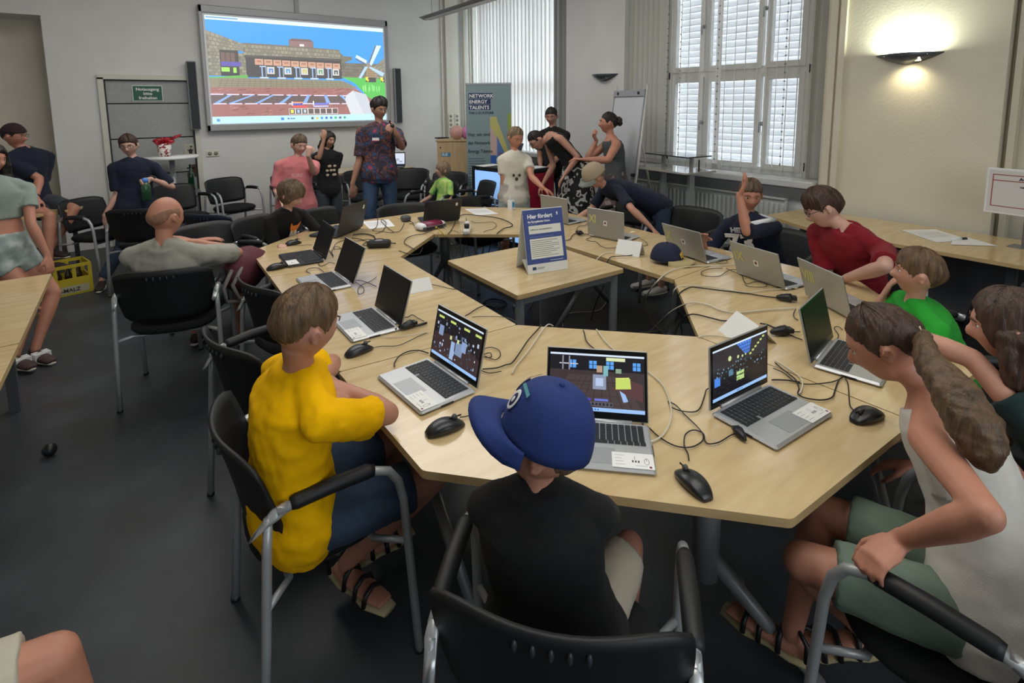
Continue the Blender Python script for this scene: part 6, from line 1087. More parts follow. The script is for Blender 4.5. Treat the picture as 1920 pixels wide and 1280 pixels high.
def person(key,label,skin,hairm,style='short',top='tee',topm=None,bot='shorts',botm=None,shoem=None,slv=.62,handL=None,handR=None,thick=.05,front=0,vox=None,seed=1,belly=0,eyes=True,wide=1,legs=True,slim=1,hem=1.0,fold=.014,foot='shoe',glasses=None,botf=.78,ears=True,armr=1):
    D=POSE[key]; J={k:V(v) for k,v in D['J'].items()}; S=D['S']; s=S/1.75*slim; h=D['hs']; wide=wide*D['wide']
    P=J['P']; t=thing('person',label,'person',(P.x,P.y,0)); off=Matrix.Translation((-P.x,-P.y,0)); J={k:(v-Vector((P.x,P.y,0)) if k[0] in 'PNHsehkwaX' and len(k)<=2 else v) for k,v in J.items()}
    dist=math.hypot(P.x,P.y); vox=vox or (.0058 if dist<2 else .0075 if dist<4.2 else .0095)
    B=headbasis(J); R,F,U=B; H=J['H']; N=J['N']
    mb=MB(); mb.loft(torso_secs(J,s,0,wide=wide),20)
    AX=(N-J['P']).normalized(); nb=N.lerp(J['P'],.06); jaw=H-U*.27*h-F*.07*h
    mb.tube([nb,N.lerp(jaw,.45),jaw,H-F*.1*h],[.058*s,.042*s+.002,.044*s,.043*s],14)
    for q in ('R','L'):
        sh=J['s'+q]; e=J['e'+q]; w=J['w'+q]; mb.tube([N+AX*.012*s,N.lerp(sh,.5)+AX*.004*s,sh],[.044*s,.042*s,.046*s],12)
        limb(mb,[sh,seg(sh,e,.35),seg(sh,e,.8),e],[.048*s*armr,.044*s*armr,.037*s*armr,.035*s*armr]); limb(mb,[e,seg(e,w,.28),seg(e,w,.7),w],[.035*s*armr,.039*s*armr,.030*s,.0235*s])
        d=J['d'+q]; hp=(handR if q=='R' else handL) or {}; n=Vector(hp.get('n',(0,0,-1))); 
        if abs(n.normalized().dot(d.normalized()))>.92: n=-F if abs(F.dot(d))<.9 else R
        hand(mb,w,d,n,.108*S,q=='R',hp.get('curl',.35),hp.get('spread',.12),hp.get('r',1.0 if dist<4 else 1.15),hp.get('thumb',.5))
        if legs:
            hh=J['h'+q]; kn=J['k'+q]; an=J['a'+q]; limb(mb,[hh,seg(hh,kn,.4),kn],[.080*s,.074*s,.054*s],14); limb(mb,[kn,seg(kn,an,.28),seg(kn,an,.75),an],[.052*s,.054*s,.036*s,.032*s],14)
            td=J['t'+q]; td=Vector((td.x,td.y,td.z*.5)).normalized(); fl=.145*S; he=an-td*.045*s; he.z=an.z-.045*s
            if foot!='shoe': mb.loft([(he-td*.01,td.cross(Vector((0,0,1))).normalized(),(0,0,1),.025*s,.022*s),(he+td*.05*s,td.cross(Vector((0,0,1))).normalized(),(0,0,1),.034*s,.032*s),(he+td*fl*.65,td.cross(Vector((0,0,1))).normalized(),(0,0,1),.042*s,.020*s),(he+td*fl*.98,td.cross(Vector((0,0,1))).normalized(),(0,0,1),.034*s,.010*s)],12)
    addhead(mb,H,B,h,ears); bo=mb.build('body',skin,t); skinmod(bo,vox,3 if vox<.007 else 2)
    # clothes
    if top:
        m=MB(); sc=torso_secs(J,s,0,inf=.016*s+.004,ts=(-.20,1.04),wide=wide,belly=belly,hem=hem)
        if top=='tank': sc=torso_secs(J,s,0,inf=.013,ts=(-.20,.92),wide=wide,belly=belly,hem=hem)
        if top=='crop': sc=torso_secs(J,s,0,inf=.013,ts=(.40,1.04),wide=wide)
        m.loft(sc,24)
        for q in ('R','L'):
            sh=J['s'+q]; e=J['e'+q]
            if top=='tank':
                a=N.lerp(sh,.70); m.tube([N.lerp(J['P'],.10)*.35+a*.65,a],[.047*s,.050*s],10); m.tube([a,sh.lerp(J['P'],.35)],[.050*s,.05*s],10)
            else:
                m.tube([N+AX*.006*s,N.lerp(sh,.5)+AX*.006*s,sh],[.054*s,.055*s,.058*s*(.4+.6*armr)],12); f_=slv; m.sph(sh,.0575*s*(.4+.6*armr),12,8); m.tube([sh,seg(sh,e,f_*.5),seg(sh,e,f_)],[.058*s*(.4+.6*armr),.059*s*(.4+.6*armr),(.057*s+.005)*(.3+.7*armr)],14)
                if f_>1: w=J['w'+q]; m.sph(e,.05*s,12,8); m.tube([e,seg(e,w,f_-1)],[.05*s,.04*s],12)
        o=m.build('shirt' if top!='tank' else 'tank_top',topm,t); skinmod(o,max(vox,.0075),3,fold,.07*s+.02)
        SH=o
    if bot and legs:
        m=MB(); nm={'shorts':'shorts','pants':'trousers','skirt':'skirt'}[bot]
        m.loft(torso_secs(J,s,0,inf=.012,ts=(-.20,.26),wide=wide,belly=belly*.7),20)
        if bot=='skirt':
            c=J['P']; kn=(J['kR']+J['kL'])/2; an=(J['aR']+J['aL'])/2; Rr=(J['hR']-J['hL']).normalized(); ff=Vector((0,0,1)).cross(Rr).normalized()
            m.loft([(c+Vector((0,0,.08)),Rr,ff,.17*s,.13*s),(c,Rr,ff,.20*s,.17*s),(kn,Rr,ff,.27*s,.24*s),(an.lerp(kn,.25),Rr,ff,.33*s,.30*s)],28)
        else:
            for q in ('R','L'):
                hh=J['h'+q]; kn=J['k'+q]; an=J['a'+q]; f_=botf; m.sph(hh,.098*s,14,10)
                if bot=='shorts': m.tube([hh,seg(hh,kn,f_*.5),seg(hh,kn,f_)],[.097*s,.092*s,.083*s],16)
                else: limb(m,[hh,seg(hh,kn,.5),kn],[.096*s,.086*s,.070*s],16); m.tube([kn,seg(kn,an,.5),seg(kn,an,.93)],[.070*s,.062*s,.054*s],16)
        o=m.build(nm,botm,t); skinmod(o,max(vox,.008),3,.012,.07)
    if legs and foot:
        for q in ('R','L'):
            an=J['a'+q]; td=J['t'+q]; td=Vector((td.x,td.y,td.z*.5)).normalized(); fl=.150*S; sd=td.cross(Vector((0,0,1))).normalized(); z=Vector((0,0,1)); he=an-td*.055*s; he.z=an.z-.045*s
            if foot=='shoe':
                m=MB(); m.loft([(he+z*.012-td*.008,sd,z,.022*s,.030*s),(he+td*.03*s+z*.012,sd,z,.036*s,.042*s),(he+td*.10*s+z*.008,sd,z,.040*s,.040*s),(he+td*fl*.68,sd,z,.046*s,.028*s),(he+td*fl*.95,sd,z,.040*s,.020*s),(he+td*fl*1.03,sd,z,.022*s,.012*s)],16); sh_=m.build('shoe',shoem,t); m=MB(); m.loft([(he-td*.012-z*.020*s,sd,z,.022*s,.010),(he+td*.05*s-z*.022*s,sd,z,.038*s,.011),(he+td*fl*.68-z*.018*s,sd,z,.048*s,.011),(he+td*fl*1.04-z*.016*s,sd,z,.022*s,.009)],16); m.build('sole',mat('sole_offwhite','C9C4B4',.6),sh_)
            else:
                m=MB(); m.loft([(he-td*.022-z*.025*s,sd,z,.026*s,.013),(he+td*.05*s-z*.028*s,sd,z,.040*s,.014),(he+td*fl*.45-z*.026*s,sd,z,.036*s,.012),(he+td*fl*.72-z*.024*s,sd,z,.050*s,.013),(he+td*fl*1.06-z*.020*s,sd,z,.030*s,.010)],18); so=m.build('sandal_sole',mat('cork_sole','A79A74',.7),t)
                m=MB(); 
                for f0,wd in ((.32,.040),(.55,.046),(.74,.047)):
                    c=he+td*fl*f0; m.tube([c+sd*wd*s-z*.02*s,c+sd*wd*.75*s+z*.030*s*(1.25-f0),c+z*.046*s*(1.2-f0*.7),c-sd*wd*.75*s+z*.030*s*(1.25-f0),c-sd*wd*s-z*.02*s],.009*s,8)
                m.tube([he+sd*.034*s,he+sd*.036*s+z*.06*s,he+td*.05*s+z*.085*s,he-sd*.036*s+z*.06*s,he-sd*.034*s],.009*s,8); m.build('sandal_strap',M_BLACKP,t)
    if style: hair(t,H,B,h,style,hairm,thick,seed,front)
    if eyes:
        for q in (-1,1):
            p=headpt(Vector((q*.40,.90,.04)).normalized()); c=H+(R*q*.135+F*(p.y-.020)+U*.02)*h
            e=MB().ell(c,R,F,U,.060*h,.040*h,.034*h,12,8).build('eye',mat('eye_white','D8D2CC',.3),t); MB().ell(c+F*.030*h,R,F,U,.027*h,.014*h,.029*h,10,6).build('iris',mat('iris_dark','2A1E18',.2),e)
            MB().tube([H+(R*q*.065+F*.405+U*.105)*h,H+(R*q*.14+F*.400+U*.125)*h,H+(R*q*.21+F*.345+U*.100)*h],[.010*h,.014*h,.007*h],6).build('eyebrow',hairm,t)
        p=headpt(Vector((0,.82,-.56)).normalized()); MB().tube([H+(R*-.085+F*(p.y-.012)+U*-.268)*h,H+(R*-.03+F*(p.y+.006)+U*-.262)*h,H+(R*.03+F*(p.y+.006)+U*-.262)*h,H+(R*.085+F*(p.y-.012)+U*-.268)*h],[.008*h,.018*h,.018*h,.008*h],8).build('lips',mat('lips_pink','9A5A52',.5),t)
    if glasses:
        m=MB()
        for q in (-1,1):
            c=H+(R*q*.15+F*.415+U*.02)*h; pts=[c+(R*math.cos(a)*.105+U*math.sin(a)*.075)*h+F*(-.02*abs(math.cos(a))*(1 if q*math.cos(a)>0 else 0))*h for a in [2*PI*k/14 for k in range(15)]]; m.tube(pts,.006*h+.0006,5)
            m.tube([c+R*q*.105*h,H+(R*q*.34+F*.25+U*.03)*h,H+(R*q*.36-F*.02+U*.03)*h],.006*h+.0006,5)
        m.tube([H+(R*-.05+F*.43+U*.03)*h,H+(R*.05+F*.43+U*.03)*h],.006*h,5); m.build('glasses',glasses,t)
    return t,J,B,h,s
def strands(parent,paths,m,name='hair_lock',n=14,vox=0):
    mb=MB()
    for pts,rs in paths:
        secs=[]; pts=[V(p) for p in pts]
        for i,p in enumerate(pts):
            tn=(pts[min(i+1,len(pts)-1)]-pts[max(i-1,0)]).normalized(); a=tn.orthogonal().normalized() if i==0 else (a-tn*a.dot(tn)).normalized(); secs.append((p,a,tn.cross(a),rs[i],rs[i]))
        mb.loft(secs,n)
    o=mb.build(name,m,parent)
    if vox: skinmod(o,vox,3,.02,.03)
    return o
def onchest(parent,J,s,txt,size,m,up,side=0,off=.15,sx=1,bold=.001,back=False):
    ax=(J['N']-J['P']).normalized(); Rs=(J['sR']-J['sL']).normalized(); f=ax.cross(Rs).normalized(); R=(-Rs); L=(J['N']-J['P']).length
    c=J['P']+ax*(up*L)+f*off+Rs*side; z=f; x=R; y=z.cross(x).normalized()
    o=text(txt,size,m,parent,(0,0,0),align='CENTER',bold=bold,sx=sx,ext=.002); M=Matrix((x,y,z)).transposed().to_4x4(); M.translation=c; o.matrix_local=M@Matrix.Diagonal((sx,1,1,1)); return o
def skinm(name,c): return mat(name,c,.52,var=.07,vscale=14,bump=.06,bscale=350,sss=.06)
SK=[skinm('skin_fair','C08E78'),skinm('skin_tan','B5806A'),skinm('skin_pale','C79C8A'),skinm('skin_warm','B98068'),skinm('skin_olive','A97C66')]
def hairmat(n,c,v=.45): return mat(n,c,.5,var=v,vscale=26,stretch=(2.2,2.2,.30),bump=.5,bscale=60,spec=.4)
HB=hairmat('hair_brown','604A34'); HD=hairmat('hair_dark','1F1A18'); HBL=hairmat('hair_dark_blond','7A6650'); HR=hairmat('hair_auburn','3E2A20'); HM=hairmat('hair_mousy','5C4A3A'); HL=hairmat('hair_long_brown','463429')
def cloth(n,c,v=.12,b=.35): return mat(n,c,.9,var=v,vscale=5,bump=b,bscale=700,sheen=.02)
DEN=cloth('denim_blue','2E4056',.3); DENL=ramp_mat('washed_denim',[(.3,'74827F'),(.5,'93A09B'),(.75,'B9C1BC')],14,rough=.9,detail=5,bump=.3)
BLK=cloth('cloth_black','0A0A0C'); NAV=cloth('cloth_navy','121B30'); KHK=cloth('cloth_stone','A9A08E',.1); GRYS=cloth('shorts_grey','3A4048')
SHB=mat('shoe_dark','2A1F1E',.7); SHW=mat('shoe_white','C9C6C0',.6)
DN=dict(n=(0,0,-1),curl=.25)
# 1 boy in yellow
t,J,B,h,s=person('yellow','boy in a yellow T-shirt sitting at the near left corner, elbows on the table',SK[1],HB,'short',topm=mat('tee_yellow','F5BA00',.9,var=.10,vscale=5,bump=.3,bscale=700,spec=.15),botm=DEN,botf=.80,foot='sandal',shoem=None,slv=.72,thick=.055,front=.03,seed=3,handL=DN,handR=DN,fold=.026,hem=1.15,armr=1.05)
# 2 boy in cap
t,J,B,h,s=person('cap','boy in a navy cap and black shirt seen from behind, front centre',SK[1],HM,'short',topm=BLK,botm=KHK,botf=.88,shoem=SHB,slv=.95,thick=.02,seed=5,handL=DN,handR=DN,hem=1.5,fold=.012,wide=1.12)
def worncap(t,J,B,h,m,mbrim,R_=.105,hh=.125,brim=.085,lift=.08,back=False):
    R,F,U=B; c=MB(); tmp=thing('x',None,None); capmesh(tmp,m,mbrim,R=R_,h=hh,brim=brim); M=Matrix((R,F,U)).transposed().to_4x4(); M.translation=J['H']+U*lift*h-F*.03*h
    if back: M=M@Matrix.Rotation(PI,4,'Z')
    cr=None
    for o in [o for o in COL.objects if o.parent==tmp]:
        if o.name.startswith('crown'): cr=o
    for o in [o for o in COL.objects if o.parent==tmp]:
        if o is not cr: o.parent=cr
    cr.name='cap'; cr.parent=t; cr.matrix_local=M; bpy.data.objects.remove(tmp); return cr
cr=worncap(t,J,B,h,mat('royal_navy_cap','1A3170',.8,var=.1,bump=.25,bscale=500),mat('royal_navy_cap','16285A'),R_=.098,hh=.130,brim=.080,lift=.07)
EW=mat('cap_print_white','D9D9DC',.6); ET=mat('cap_print_teal','4E8E94',.6); EN=mat('cap_print_navy','141E44',.6)
def capsurf(ph,a,Rr=.098,hc=.130):
    r=math.cos(ph)**.75; return Vector((Rr*.92*r*math.cos(a),Rr*1.08*r*math.sin(a),hc*math.sin(ph)**1.05))
for sgn in (-1,1):
    for (ph,a0,parts_) in ((.60,PI/2-sgn*.42,((.016,.026,EW,.0005),(.010,.017,EN,.0016),(.005,.008,EW,.0027))),(.92,PI/2-sgn*.50,None)):
        c=capsurf(ph,a0); du=capsurf(ph,a0+.02)-c; dv=capsurf(ph+.02,a0)-c; n=du.cross(dv).normalized(); n=n if n.dot(c)>0 else -n; x=du.normalized(); z=n.cross(x).normalized()
        if parts_:
            for (rx,rz,mm,o_) in parts_: MB().ell(c+n*(o_+.0016),x,z,n,rx,rz,.0016,16,6).build('printed_eye',mm,cr)
        else: MB().add([c-x*.022-z*.003+n*.0035,c+x*.022-z*.006+n*.0035,c+x*.020+z*.003+n*.0035,c-x*.020+z*.005+n*.0035],[(0,1,2,3)]).build('printed_eyebrow',ET,cr)
# 3 girl in white top
t,J,B,h,s=person('tank','girl in a white sleeveless top with long ponytail gripping the near right chair',SK[3],HL,'pulled',top='tank',topm=cloth('top_white','D2CEC4',.08,.4),botm=cloth('shorts_mint','6E8070',.2),botf=.82,foot='sandal',thick=.045,seed=9,handL=dict(n=(.3,-.1,-1),curl=.95,thumb=.9),fold=.014,hem=1.8,wide=.95)
R,F,U=B;H=J['H']; a=H-F*.46*h+U*.02*h; XX=[J['X%d'%k] for k in range(6)]
strands(t,[([H-F*.30*h,a]+XX,[.03,.022,.030,.040,.050,.052,.046,.020]),([a,XX[0]+Vector((.02,.01,.01)),XX[2]+Vector((.03,.02,.0)),XX[3]+Vector((.03,.02,-.01)),XX[4]+Vector((.03,.01,.0))],[.018,.022,.028,.026,.010]),([a,XX[0]-Vector((.02,.01,.0)),XX[2]-Vector((.025,.01,.01)),XX[4]-Vector((.03,.0,.01))],[.016,.020,.026,.012])],hairmat('ponytail_brown','5C4733',.4),vox=.006)
MB().tube([a+(R*math.cos(q)+U*math.sin(q))*.024 for q in [2*PI*k/12 for k in range(13)]],.006,6).build('hair_tie',mat('hair_tie_beige','B9A688',.8),t)
# 4 long haired person
t,J,B,h,s=person('darkgreen','long haired person in a dark green T-shirt reaching out to a laptop lid',SK[0],HL,'long',topm=cloth('tee_dark_green','12302E',.12),botm=BLK,shoem=SHB,thick=.045,seed=11,handL=dict(n=(.2,.3,-1),curl=.12,spread=.2),slv=.55,eyes=True)
R,F,U=B;H=J['H']
strands(t,[([H+R*q*.30*h-F*f*h+U*.1*h,H+R*q*.37*h-F*(f+.02)*h-U*.25*h,H+R*q*.38*h-F*(f+.02)*h-U*.60*h,H+R*q*.33*h-F*f*h-U*.86*h],[.022,.030,.030,.014]) for q in (-1,1) for f in (-.04,.12,.26)]+[([H-F*.36*h+R*q*h,H-F*.42*h-U*.35*h+R*q*h,H-F*.40*h-U*.85*h+R*q*h],[.03,.034,.02]) for q in (-.22,0,.22)],HL,vox=.008)
# 5 green
t,J,B,h,s=person('green','boy in a bright green T-shirt sitting at the right corner of the ring',SK[0],HB,'fringe',topm=cloth('tee_green','1E9A28',.12),botm=GRYS,shoem=SHB,thick=.060,front=.03,seed=13,slv=.8,handL=DN,handR=DN)
m=MB(); ax=(J['N']-J['P']).normalized(); Rr=(J['sR']-J['sL']).normalized(); ff=ax.cross(Rr); c=J['N']-ax*.012; m.tube([c+(Rr*math.cos(q)*.066+ff*math.sin(q)*.060)*s*1.1 for q in [2*PI*k/20 for k in range(21)]],.007,6); m.build('collar_band',NAV,t)
# 6 red
t,J,B,h,s=person('red','teenager in a dark red T-shirt with glasses leaning over a laptop',SK[2],HR,'fringe',topm=cloth('tee_red','85091F',.15),botm=BLK,shoem=SHB,thick=.085,front=.03,seed=17,slv=.75,handL=DN,glasses=M_BLACKP,fold=.018)
# 7 jersey
t,J,B,h,s=person('jersey','boy in a navy football jersey with number 73 raising a hand to his hair',SK[3],HM,'short',topm=cloth('jersey_navy','0E1730',.1),botm=BLK,shoem=SHW,thick=.06,front=.03,seed=19,slv=1.0,handL=dict(n=(-.3,.8,0),curl=.35,spread=.3),handR=DN,wide=1.1,hem=1.2)
JW=mat('jersey_white','DADCE0',.7)
onchest(t,J,s,'HEILI',.05,JW,.92,side=.03,off=.130,bold=.002); onchest(t,J,s,'73',.18,JW,.66,side=.035,off=.160,bold=.006,sx=1.05)
for q in ('L',):
    sh=J['s'+q];e=J['e'+q]; u=Vector((0,0,1))
    MB().loft([(N_,a_,b_,r1,r2) for (N_,a_,b_,r1,r2) in [(J['N'].lerp(sh,.45)+u*.052*s,(e-sh).normalized().cross(u).normalized(),u,.022,.012),(sh+u*.060*s,(e-sh).normalized().cross(u).normalized(),u,.024,.014),(sh.lerp(e,.4)+u*.058*s,(e-sh).normalized().cross(u).normalized(),u,.024,.014),(sh.lerp(e,.85)+u*.050*s,(e-sh).normalized().cross(u).normalized(),u,.024,.014)]],10,sq=.6).build('shoulder_stripe',JW,t)
# 8 boy bending in tan cap
t,J,B,h,s=person('bend','boy in a tan and white cap and navy T-shirt bending over the far table',SK[0],HBL,'short',topm=NAV,bot='shorts',botm=DEN,botf=.95,shoem=SHW,thick=.02,seed=23,slv=.8)
worncap(t,J,B,h,mat('tan_cap_cloth','A3937A',.85,var=.06),mat('cap_brim_green','7E8478',.8),R_=.104,hh=.12,brim=.06,lift=.07)
# 9 woman grey
t,J,B,h,s=person('grey','woman in a grey sleeveless top with dark hair bun, arms folded, hand at chin',SK[3],HD,'pulled',top='tank',topm=cloth('top_grey','4A4D4F'),bot='skirt',botm=ramp_mat('camouflage_skirt',[(.0,'3A3030'),(.45,'6E5A58'),(.55,'9A8A84'),(.65,'3A3234')],9,const=True),shoem=SHB,thick=.045,seed=29,handR=dict(n=(.5,-.8,.2),curl=1.0),wide=1.05,armr=1.15)
R,F,U=B;H=J['H']; mb=MB()
for k in range(9): a_=k*.7; mb.sph(H-F*(.52+.05*math.sin(k*2))*h+U*(.12+.10*math.sin(a_))*h+R*.10*math.cos(a_)*h,.13*h*(1+.2*math.sin(k*3)),10,7)
mb.build('hair_bun',HD,t)
# 10 floral woman
t,J,B,h,s=person('floral','woman in a black and white patterned dress bending over the counter',SK[0],HD,'pulled',top='tank',topm=BLK,bot='skirt',botm=ramp_mat('leaf_print_skirt',[(0,'141416'),(.50,'141416'),(.53,'B9B9B2'),(.62,'B9B9B2'),(.65,'1A1A1C')],13,const=True,detail=1),shoem=SHB,thick=.05,seed=31,glasses=M_BLACKP,hem=1)
# 11 man in black
t,J,B,h,s=person('blackman','man in a black T-shirt with short dark hair standing behind the counter',SK[4],HD,'short',topm=BLK,bot='pants',botm=cloth('trousers_charcoal','2A2E34'),shoem=SHB,thick=.04,front=.02,seed=37,slv=.6)
# 12 white girl
t,J,B,h,s=person('white','girl in a white T-shirt with dog print standing beyond the blue sign',SK[3],HBL,'pulled',topm=ramp_mat('white_tee_print',[(.0,'7E7A78'),(.42,'A39F98'),(.47,'CBC7B9'),(1,'D6D2C4')],4.6,rough=.9,detail=2,bump=.1),botm=DENL,botf=.5,shoem=SHW,thick=.05,seed=41,slv=.55)
R,F,U=B;H=J['H']; ax=(J['N']-J['P']).normalized(); Rr=(J['sR']-J['sL']).normalized(); ff=ax.cross(Rr)
pr=mat('print_charcoal','3A3838',.8)
for (a_,b_,r) in ((-.03,.52,.014),(.03,.52,.014),(0,.44,.017)): MB().ell(J['P']+ax*(b_*(J['N']-J['P']).length)+Rr*a_+ff*.128*s,Rr,ax,ff,r,r*1.1,.004,10,6).build('printed_spot',pr,t)
# 13 small child
t,J,B,h,s=person('small','small child in a green tie dye shirt sitting with back to the lit counter',SK[2],HBL,'bowl',topm=ramp_mat('tie_dye',[(.3,'1E8A5A'),(.48,'9ACB6A'),(.6,'B9D26A'),(.72,'C6D8B0')],7,rough=.9,detail=2,distort=1.2),botm=GRYS,shoem=SHW,thick=.05,seed=43,slv=.8)
# 14 man in floral shirt
HWM=ramp_mat('floral_shirt_print',[(.0,'23202C'),(.42,'2E2838'),(.47,'7E4A36'),(.505,'33283A'),(.55,'2A2E44'),(.60,'3A5478'),(.645,'2B2836'),(.70,'963A54')],11,rough=.85,detail=2,distort=.4,bump=.15)
t,J,B,h,s=person('shirt','curly haired man in a dark floral shirt speaking into a microphone',SK[4],HD,'short',topm=HWM,bot='pants',botm=ramp_mat('blue_jeans',[(.3,'26384F'),(.7,'456080')],6,rough=.9,stretch=(1,1,.3)),shoem=SHW,thick=.115,front=.05,seed=47,slv=.85,handL=dict(n=(0,1,0),curl=1.0),glasses=mat('thin_gold','8A7A5A',.3,metal=.8),hem=1.3,wide=1.05)
R,F,U=B; ax=(J['N']-J['P']).normalized(); Rr=(J['sR']-J['sL']).normalized(); ff=ax.cross(Rr); L=(J['N']-J['P']).length
p=J['P']+ax*.72*L-Rr*(-.05)+ff*.148*s; mb=MB(); M=Matrix((Rr,ax,ff)).transposed(); mb.box(p,(.075,.03,.004),rot=M); mb.build('name_badge',M_WHITE,t)
mb=MB(); mb.box(p-ax*.018,(.075,.008,.005),rot=M); mb.build('badge_stripe',mat('badge_red','B02A44',.6),t)
MIC=thing('microphone','black handheld microphone held at the chest of the man in the floral shirt','microphone',tuple(J['wL']+Vector((t.location.x,t.location.y,0))+J['dL']*.07)); MB().tube([(0,0,-.12),(0,0,.03)],[.011,.017],12).sph((0,0,.05),.025).build('mic_body',M_BLACKP,MIC)
# 15 girl in black
t,J,B,h,s=person('girl2','girl in a black T-shirt with cream print holding back her dark hair',SK[4],HD,'long',topm=BLK,botm=GRYS,botf=.95,shoem=SHB,thick=.05,seed=53,slv=.6,handR=dict(n=(0,1,0),curl=.4))
R,F,U=B;H=J['H']; strands(t,[([H+R*q*.28*h-F*.15*h,H+R*q*.37*h-F*.2*h-U*.4*h,H+R*q*.37*h-F*.22*h-U*.85*h],[.03,.036,.016]) for q in (-1,-.4,.4,1)],HD,vox=.01)
ax=(J['N']-J['P']).normalized(); Rr=(J['sR']-J['sL']).normalized(); ff=ax.cross(Rr); L=(J['N']-J['P']).length
mb=MB()
for k in range(9): mb.ell(J['P']+ax*((.50+.13*math.sin(k*2.1))*L)+Rr*(-.01+.05*math.cos(k*1.3))+ff*.128*s,Rr,ax,ff,.022,.018,.004,8,5)
mb.build('shirt_print',mat('print_cream','B9A98A',.8),t)
# 16 salmon boy
PK=cloth('tee_salmon','C97678',.12)
t,J,B,h,s=person('pink','boy in a salmon pink T-shirt resting his chin on his fist',SK[2],HM,'short',topm=PK,bot='shorts',botm=GRYS,shoem=SHB,thick=.05,front=.03,seed=59,slv=.9,handL=dict(n=(0,1,0),curl=1.1),wide=1.0,belly=.04,hem=1.8)
PW=mat('print_pale_pink','D9A8A4',.8)
for i,(tx_,u,sz) in enumerate((('SURF',.62,.05),('RIDE IT',.42,.05),('OUT',.2,.07),('15',.0,.08))): onchest(t,J,s,tx_,sz,PW,u,off=.155,bold=.001)
# 17 fox
t,J,B,h,s=person('fox','child in a black T-shirt with orange fox print using a mouse',SK[2],hairmat('hair_bowl','665240'),'bowl',topm=BLK,botm=GRYS,shoem=SHB,thick=.085,front=.02,seed=61,slv=.8,handR=dict(n=(0,0,-1),curl=.5),handL=DN)
ax=(J['N']-J['P']).normalized(); Rr=(J['sR']-J['sL']).normalized(); ff=ax.cross(Rr).normalized(); L=(J['N']-J['P']).length
c0=J['P']+ax*.74*L+ff*.150*s
def pl(pts,m,k,nm): MB().add([c0-Rr*a_*1.0+ax*b_+ff*k for a_,b_ in pts],[tuple(range(len(pts)))]).build(nm,m,t)
pl([(-.04,.05),(-.045,.10),(-.02,.065),(.02,.065),(.045,.10),(.04,.05),(.025,.0),(0,-.02),(-.025,0)],mat('fox_orange','D9782A',.7),.004,'fox_print'); pl([(-.04,-.05),(.05,-.05),(.045,-.09),(-.045,-.09)],mat('print_grey','4E5056',.8),.004,'print_block'); pl([(-.028,.015),(-.01,.02),(0,-.015),(.01,.02),(.028,.015),(.03,-.045),(-.03,-.045)],mat('fox_cream','D9CFBE',.7),.006,'fox_muzzle'); pl([(-.006,-.004),(.006,-.004),(0,-.014)],M_BLACKP,.008,'fox_nose')
for a_ in (-.018,.018): pl([(a_-.006,.028),(a_+.006,.028),(a_,.036)],M_BLACKP,.008,'fox_eye')
# 18 bald man
t,J,B,h,s=person('bald','bald man in a light grey T-shirt seen from behind with crossed arms',SK[3],mat('stubble_brown','8C6852',.8,var=.2,vscale=60,bump=.2,bscale=400),None,topm=cloth('tee_light_grey','A6A498',.1,.45),bot='shorts',botm=cloth('shorts_slate','3E4E56'),botf=.95,shoem=SHB,slv=.85,eyes=False,handL=dict(n=(0,0,-1),curl=.2),wide=1.12,fold=.02,armr=1.12)
R,F,U=B;H=J['H']; ds,fs=HAIRG; vs=[]
for d in ds:
    az=math.degrees(math.atan2(abs(d[0]),d[1])); top_=.42-.30*ga((az-180)/45); lo=hthr('short',az); mk=sm01((top_-d[2])/.25+.5)*sm01((d[2]-lo)/.12+.5)*sm01((az-60)/15); p=headpt(d,False)*(1+.035*mk-.04*(1-mk)); vs.append(H+(R*p.x+F*p.y+U*p.z)*h)
MB().add(vs,fs,True).build('cropped_hair',bpy.data.materials['stubble_brown'],t)
# 19 boy with glasses
t,J,B,h,s=person('navyboy','boy with glasses in a navy T-shirt holding a water bottle by the grey door',SK[2],HR,'short',topm=NAV,bot='pants',botm=cloth('jeans_dark','2B3A4E',.3),shoem=SHB,thick=.06,front=.04,seed=67,slv=.85,handL=dict(n=(.6,-.3,.2),curl=.9),glasses=M_BLACKP,hem=1.3,wide=1.08)
WB=bpy.data.objects['water_bottle']; p=J['wL']+Vector((t.location.x,t.location.y,0))+J['dL']*.07; WB.location=(p.x+.01,p.y-.03,p.z-.03)
MB().tube([J['wL']+(Vector((math.cos(a_),0,math.sin(a_))))*.031 for a_ in [2*PI*k/12 for k in range(13)]],.008,6).build('wristwatch',M_BLACKP,t)
# 20 man in maroon beanie
t,J,B,h,s=person('cap2','man in a maroon cap and glasses sitting on the corner table',SK[3],HD,'short',topm=NAV,bot='shorts',botm=GRYS,botf=.72,shoem=SHB,thick=.03,seed=71,slv=.8,glasses=mat('thin_gold','8A7A5A'),armr=1.05)
R,F,U=B; mb=MB(); ds,fs=HAIRG; vs=[]
for d in ds:
    mk=sm01((d[2]-.30)/.06+.5); p=headpt(d,False); q=p+Vector(d)*(.075*mk-.05*(1-mk)); vs.append(J['H']+(R*q.x+F*q.y+U*q.z)*h)
mb.add(vs,fs,True).build('beanie',cloth('beanie_maroon','2E1A20'),t)
MB().tube([J['wR']+(Vector((math.cos(a_),0,math.sin(a_))))*.032 for a_ in [2*PI*k/12 for k in range(13)]],.007,6).build('wristband',M_BLACKP,t)
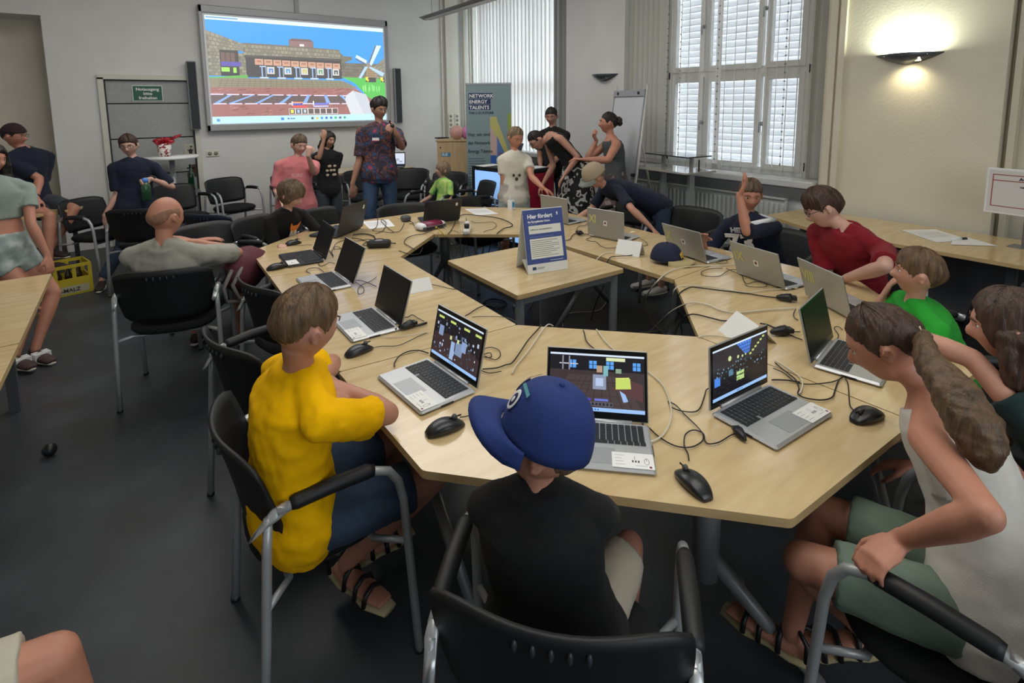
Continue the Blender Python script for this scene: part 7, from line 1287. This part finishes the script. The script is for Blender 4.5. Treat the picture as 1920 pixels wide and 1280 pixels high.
# 21 girl at the left
t,J,B,h,s=person('leftgirl','girl with long dark hair, pale crop top and washed denim shorts at the left edge',SK[3],HD,'long',top='crop',topm=cloth('crop_top_mint','8E9C92',.08),bot='shorts',botm=DENL,botf=.45,shoem=mat('sneaker_brown','3E2A26',.7),thick=.05,seed=73,slv=.55,eyes=True,wide=1.0)
R,F,U=B;H=J['H']; strands(t,[([H-F*.25*h+R*q*.25*h,H-F*.40*h+R*q*.32*h-U*.45*h,H-F*.38*h+R*q*.32*h-U*1.0*h,H-F*.30*h+R*q*.30*h-U*1.5*h],[.035,.055,.05,.02]) for q in (-1,0,1)]+[([H+R*q*.28*h+F*f*h+U*.15*h,H+R*q*.39*h+F*f*h-U*.3*h,H+R*q*.42*h+F*(f+.05)*h-U*.8*h,H+R*q*.36*h+F*(f+.1)*h-U*1.35*h],[.03,.038,.040,.015]) for q in (-1,1) for f in (-.22,-.05,.10)],HD,vox=.009)
for o in [o for o in COL.objects if o.parent==t and o.name.startswith('shoe')]:
    c=Vector((0,0,0)); vs_=[v.co for v in o.data.vertices]; mn=sum(vs_,Vector())/len(vs_); fd=(vs_[-1]-vs_[0]).normalized(); sd=fd.cross(Vector((0,0,1))).normalized()
    for k in range(3): MB().box(mn+fd*(.015-k*.022)+Vector((0,0,.012)),(.010,.095,.045),rot=Matrix((fd,sd,Vector((0,0,1)))).transposed()).build('shoe_stripe',M_WHITE,o)
# 22 person whose knee shows bottom left
person('knee','person in cream shorts whose bare knee shows at the bottom left',SK[3],HB,'short',topm=NAV,bot='shorts',botm=cloth('shorts_cream','C8C2AE',.06),botf=.88,shoem=SHB,seed=79,eyes=False)
kc=dup(ch0,(-.66,1.34,0),math.radians(-95),'black chair outside the left edge under the person in cream shorts','black visitor chairs with silver tube frames',CT)
# ---- turn lettering into meshes
dg=bpy.context.evaluated_depsgraph_get(); dg.update()
for o in [o for o in COL.objects if o.type=='FONT']:
    me=bpy.data.meshes.new_from_object(o.evaluated_get(dg)); nm=o.name; M=o.matrix_local.copy(); pr_=o.parent; lb=o.get('label'); ms=list(o.data.materials)
    bpy.data.objects.remove(o); q=bpy.data.objects.new(nm,me); COL.objects.link(q); q.parent=pr_; q.matrix_local=M
    if lb: q['label']=lb
    if not me.materials:
        for m in ms: me.materials.append(m)
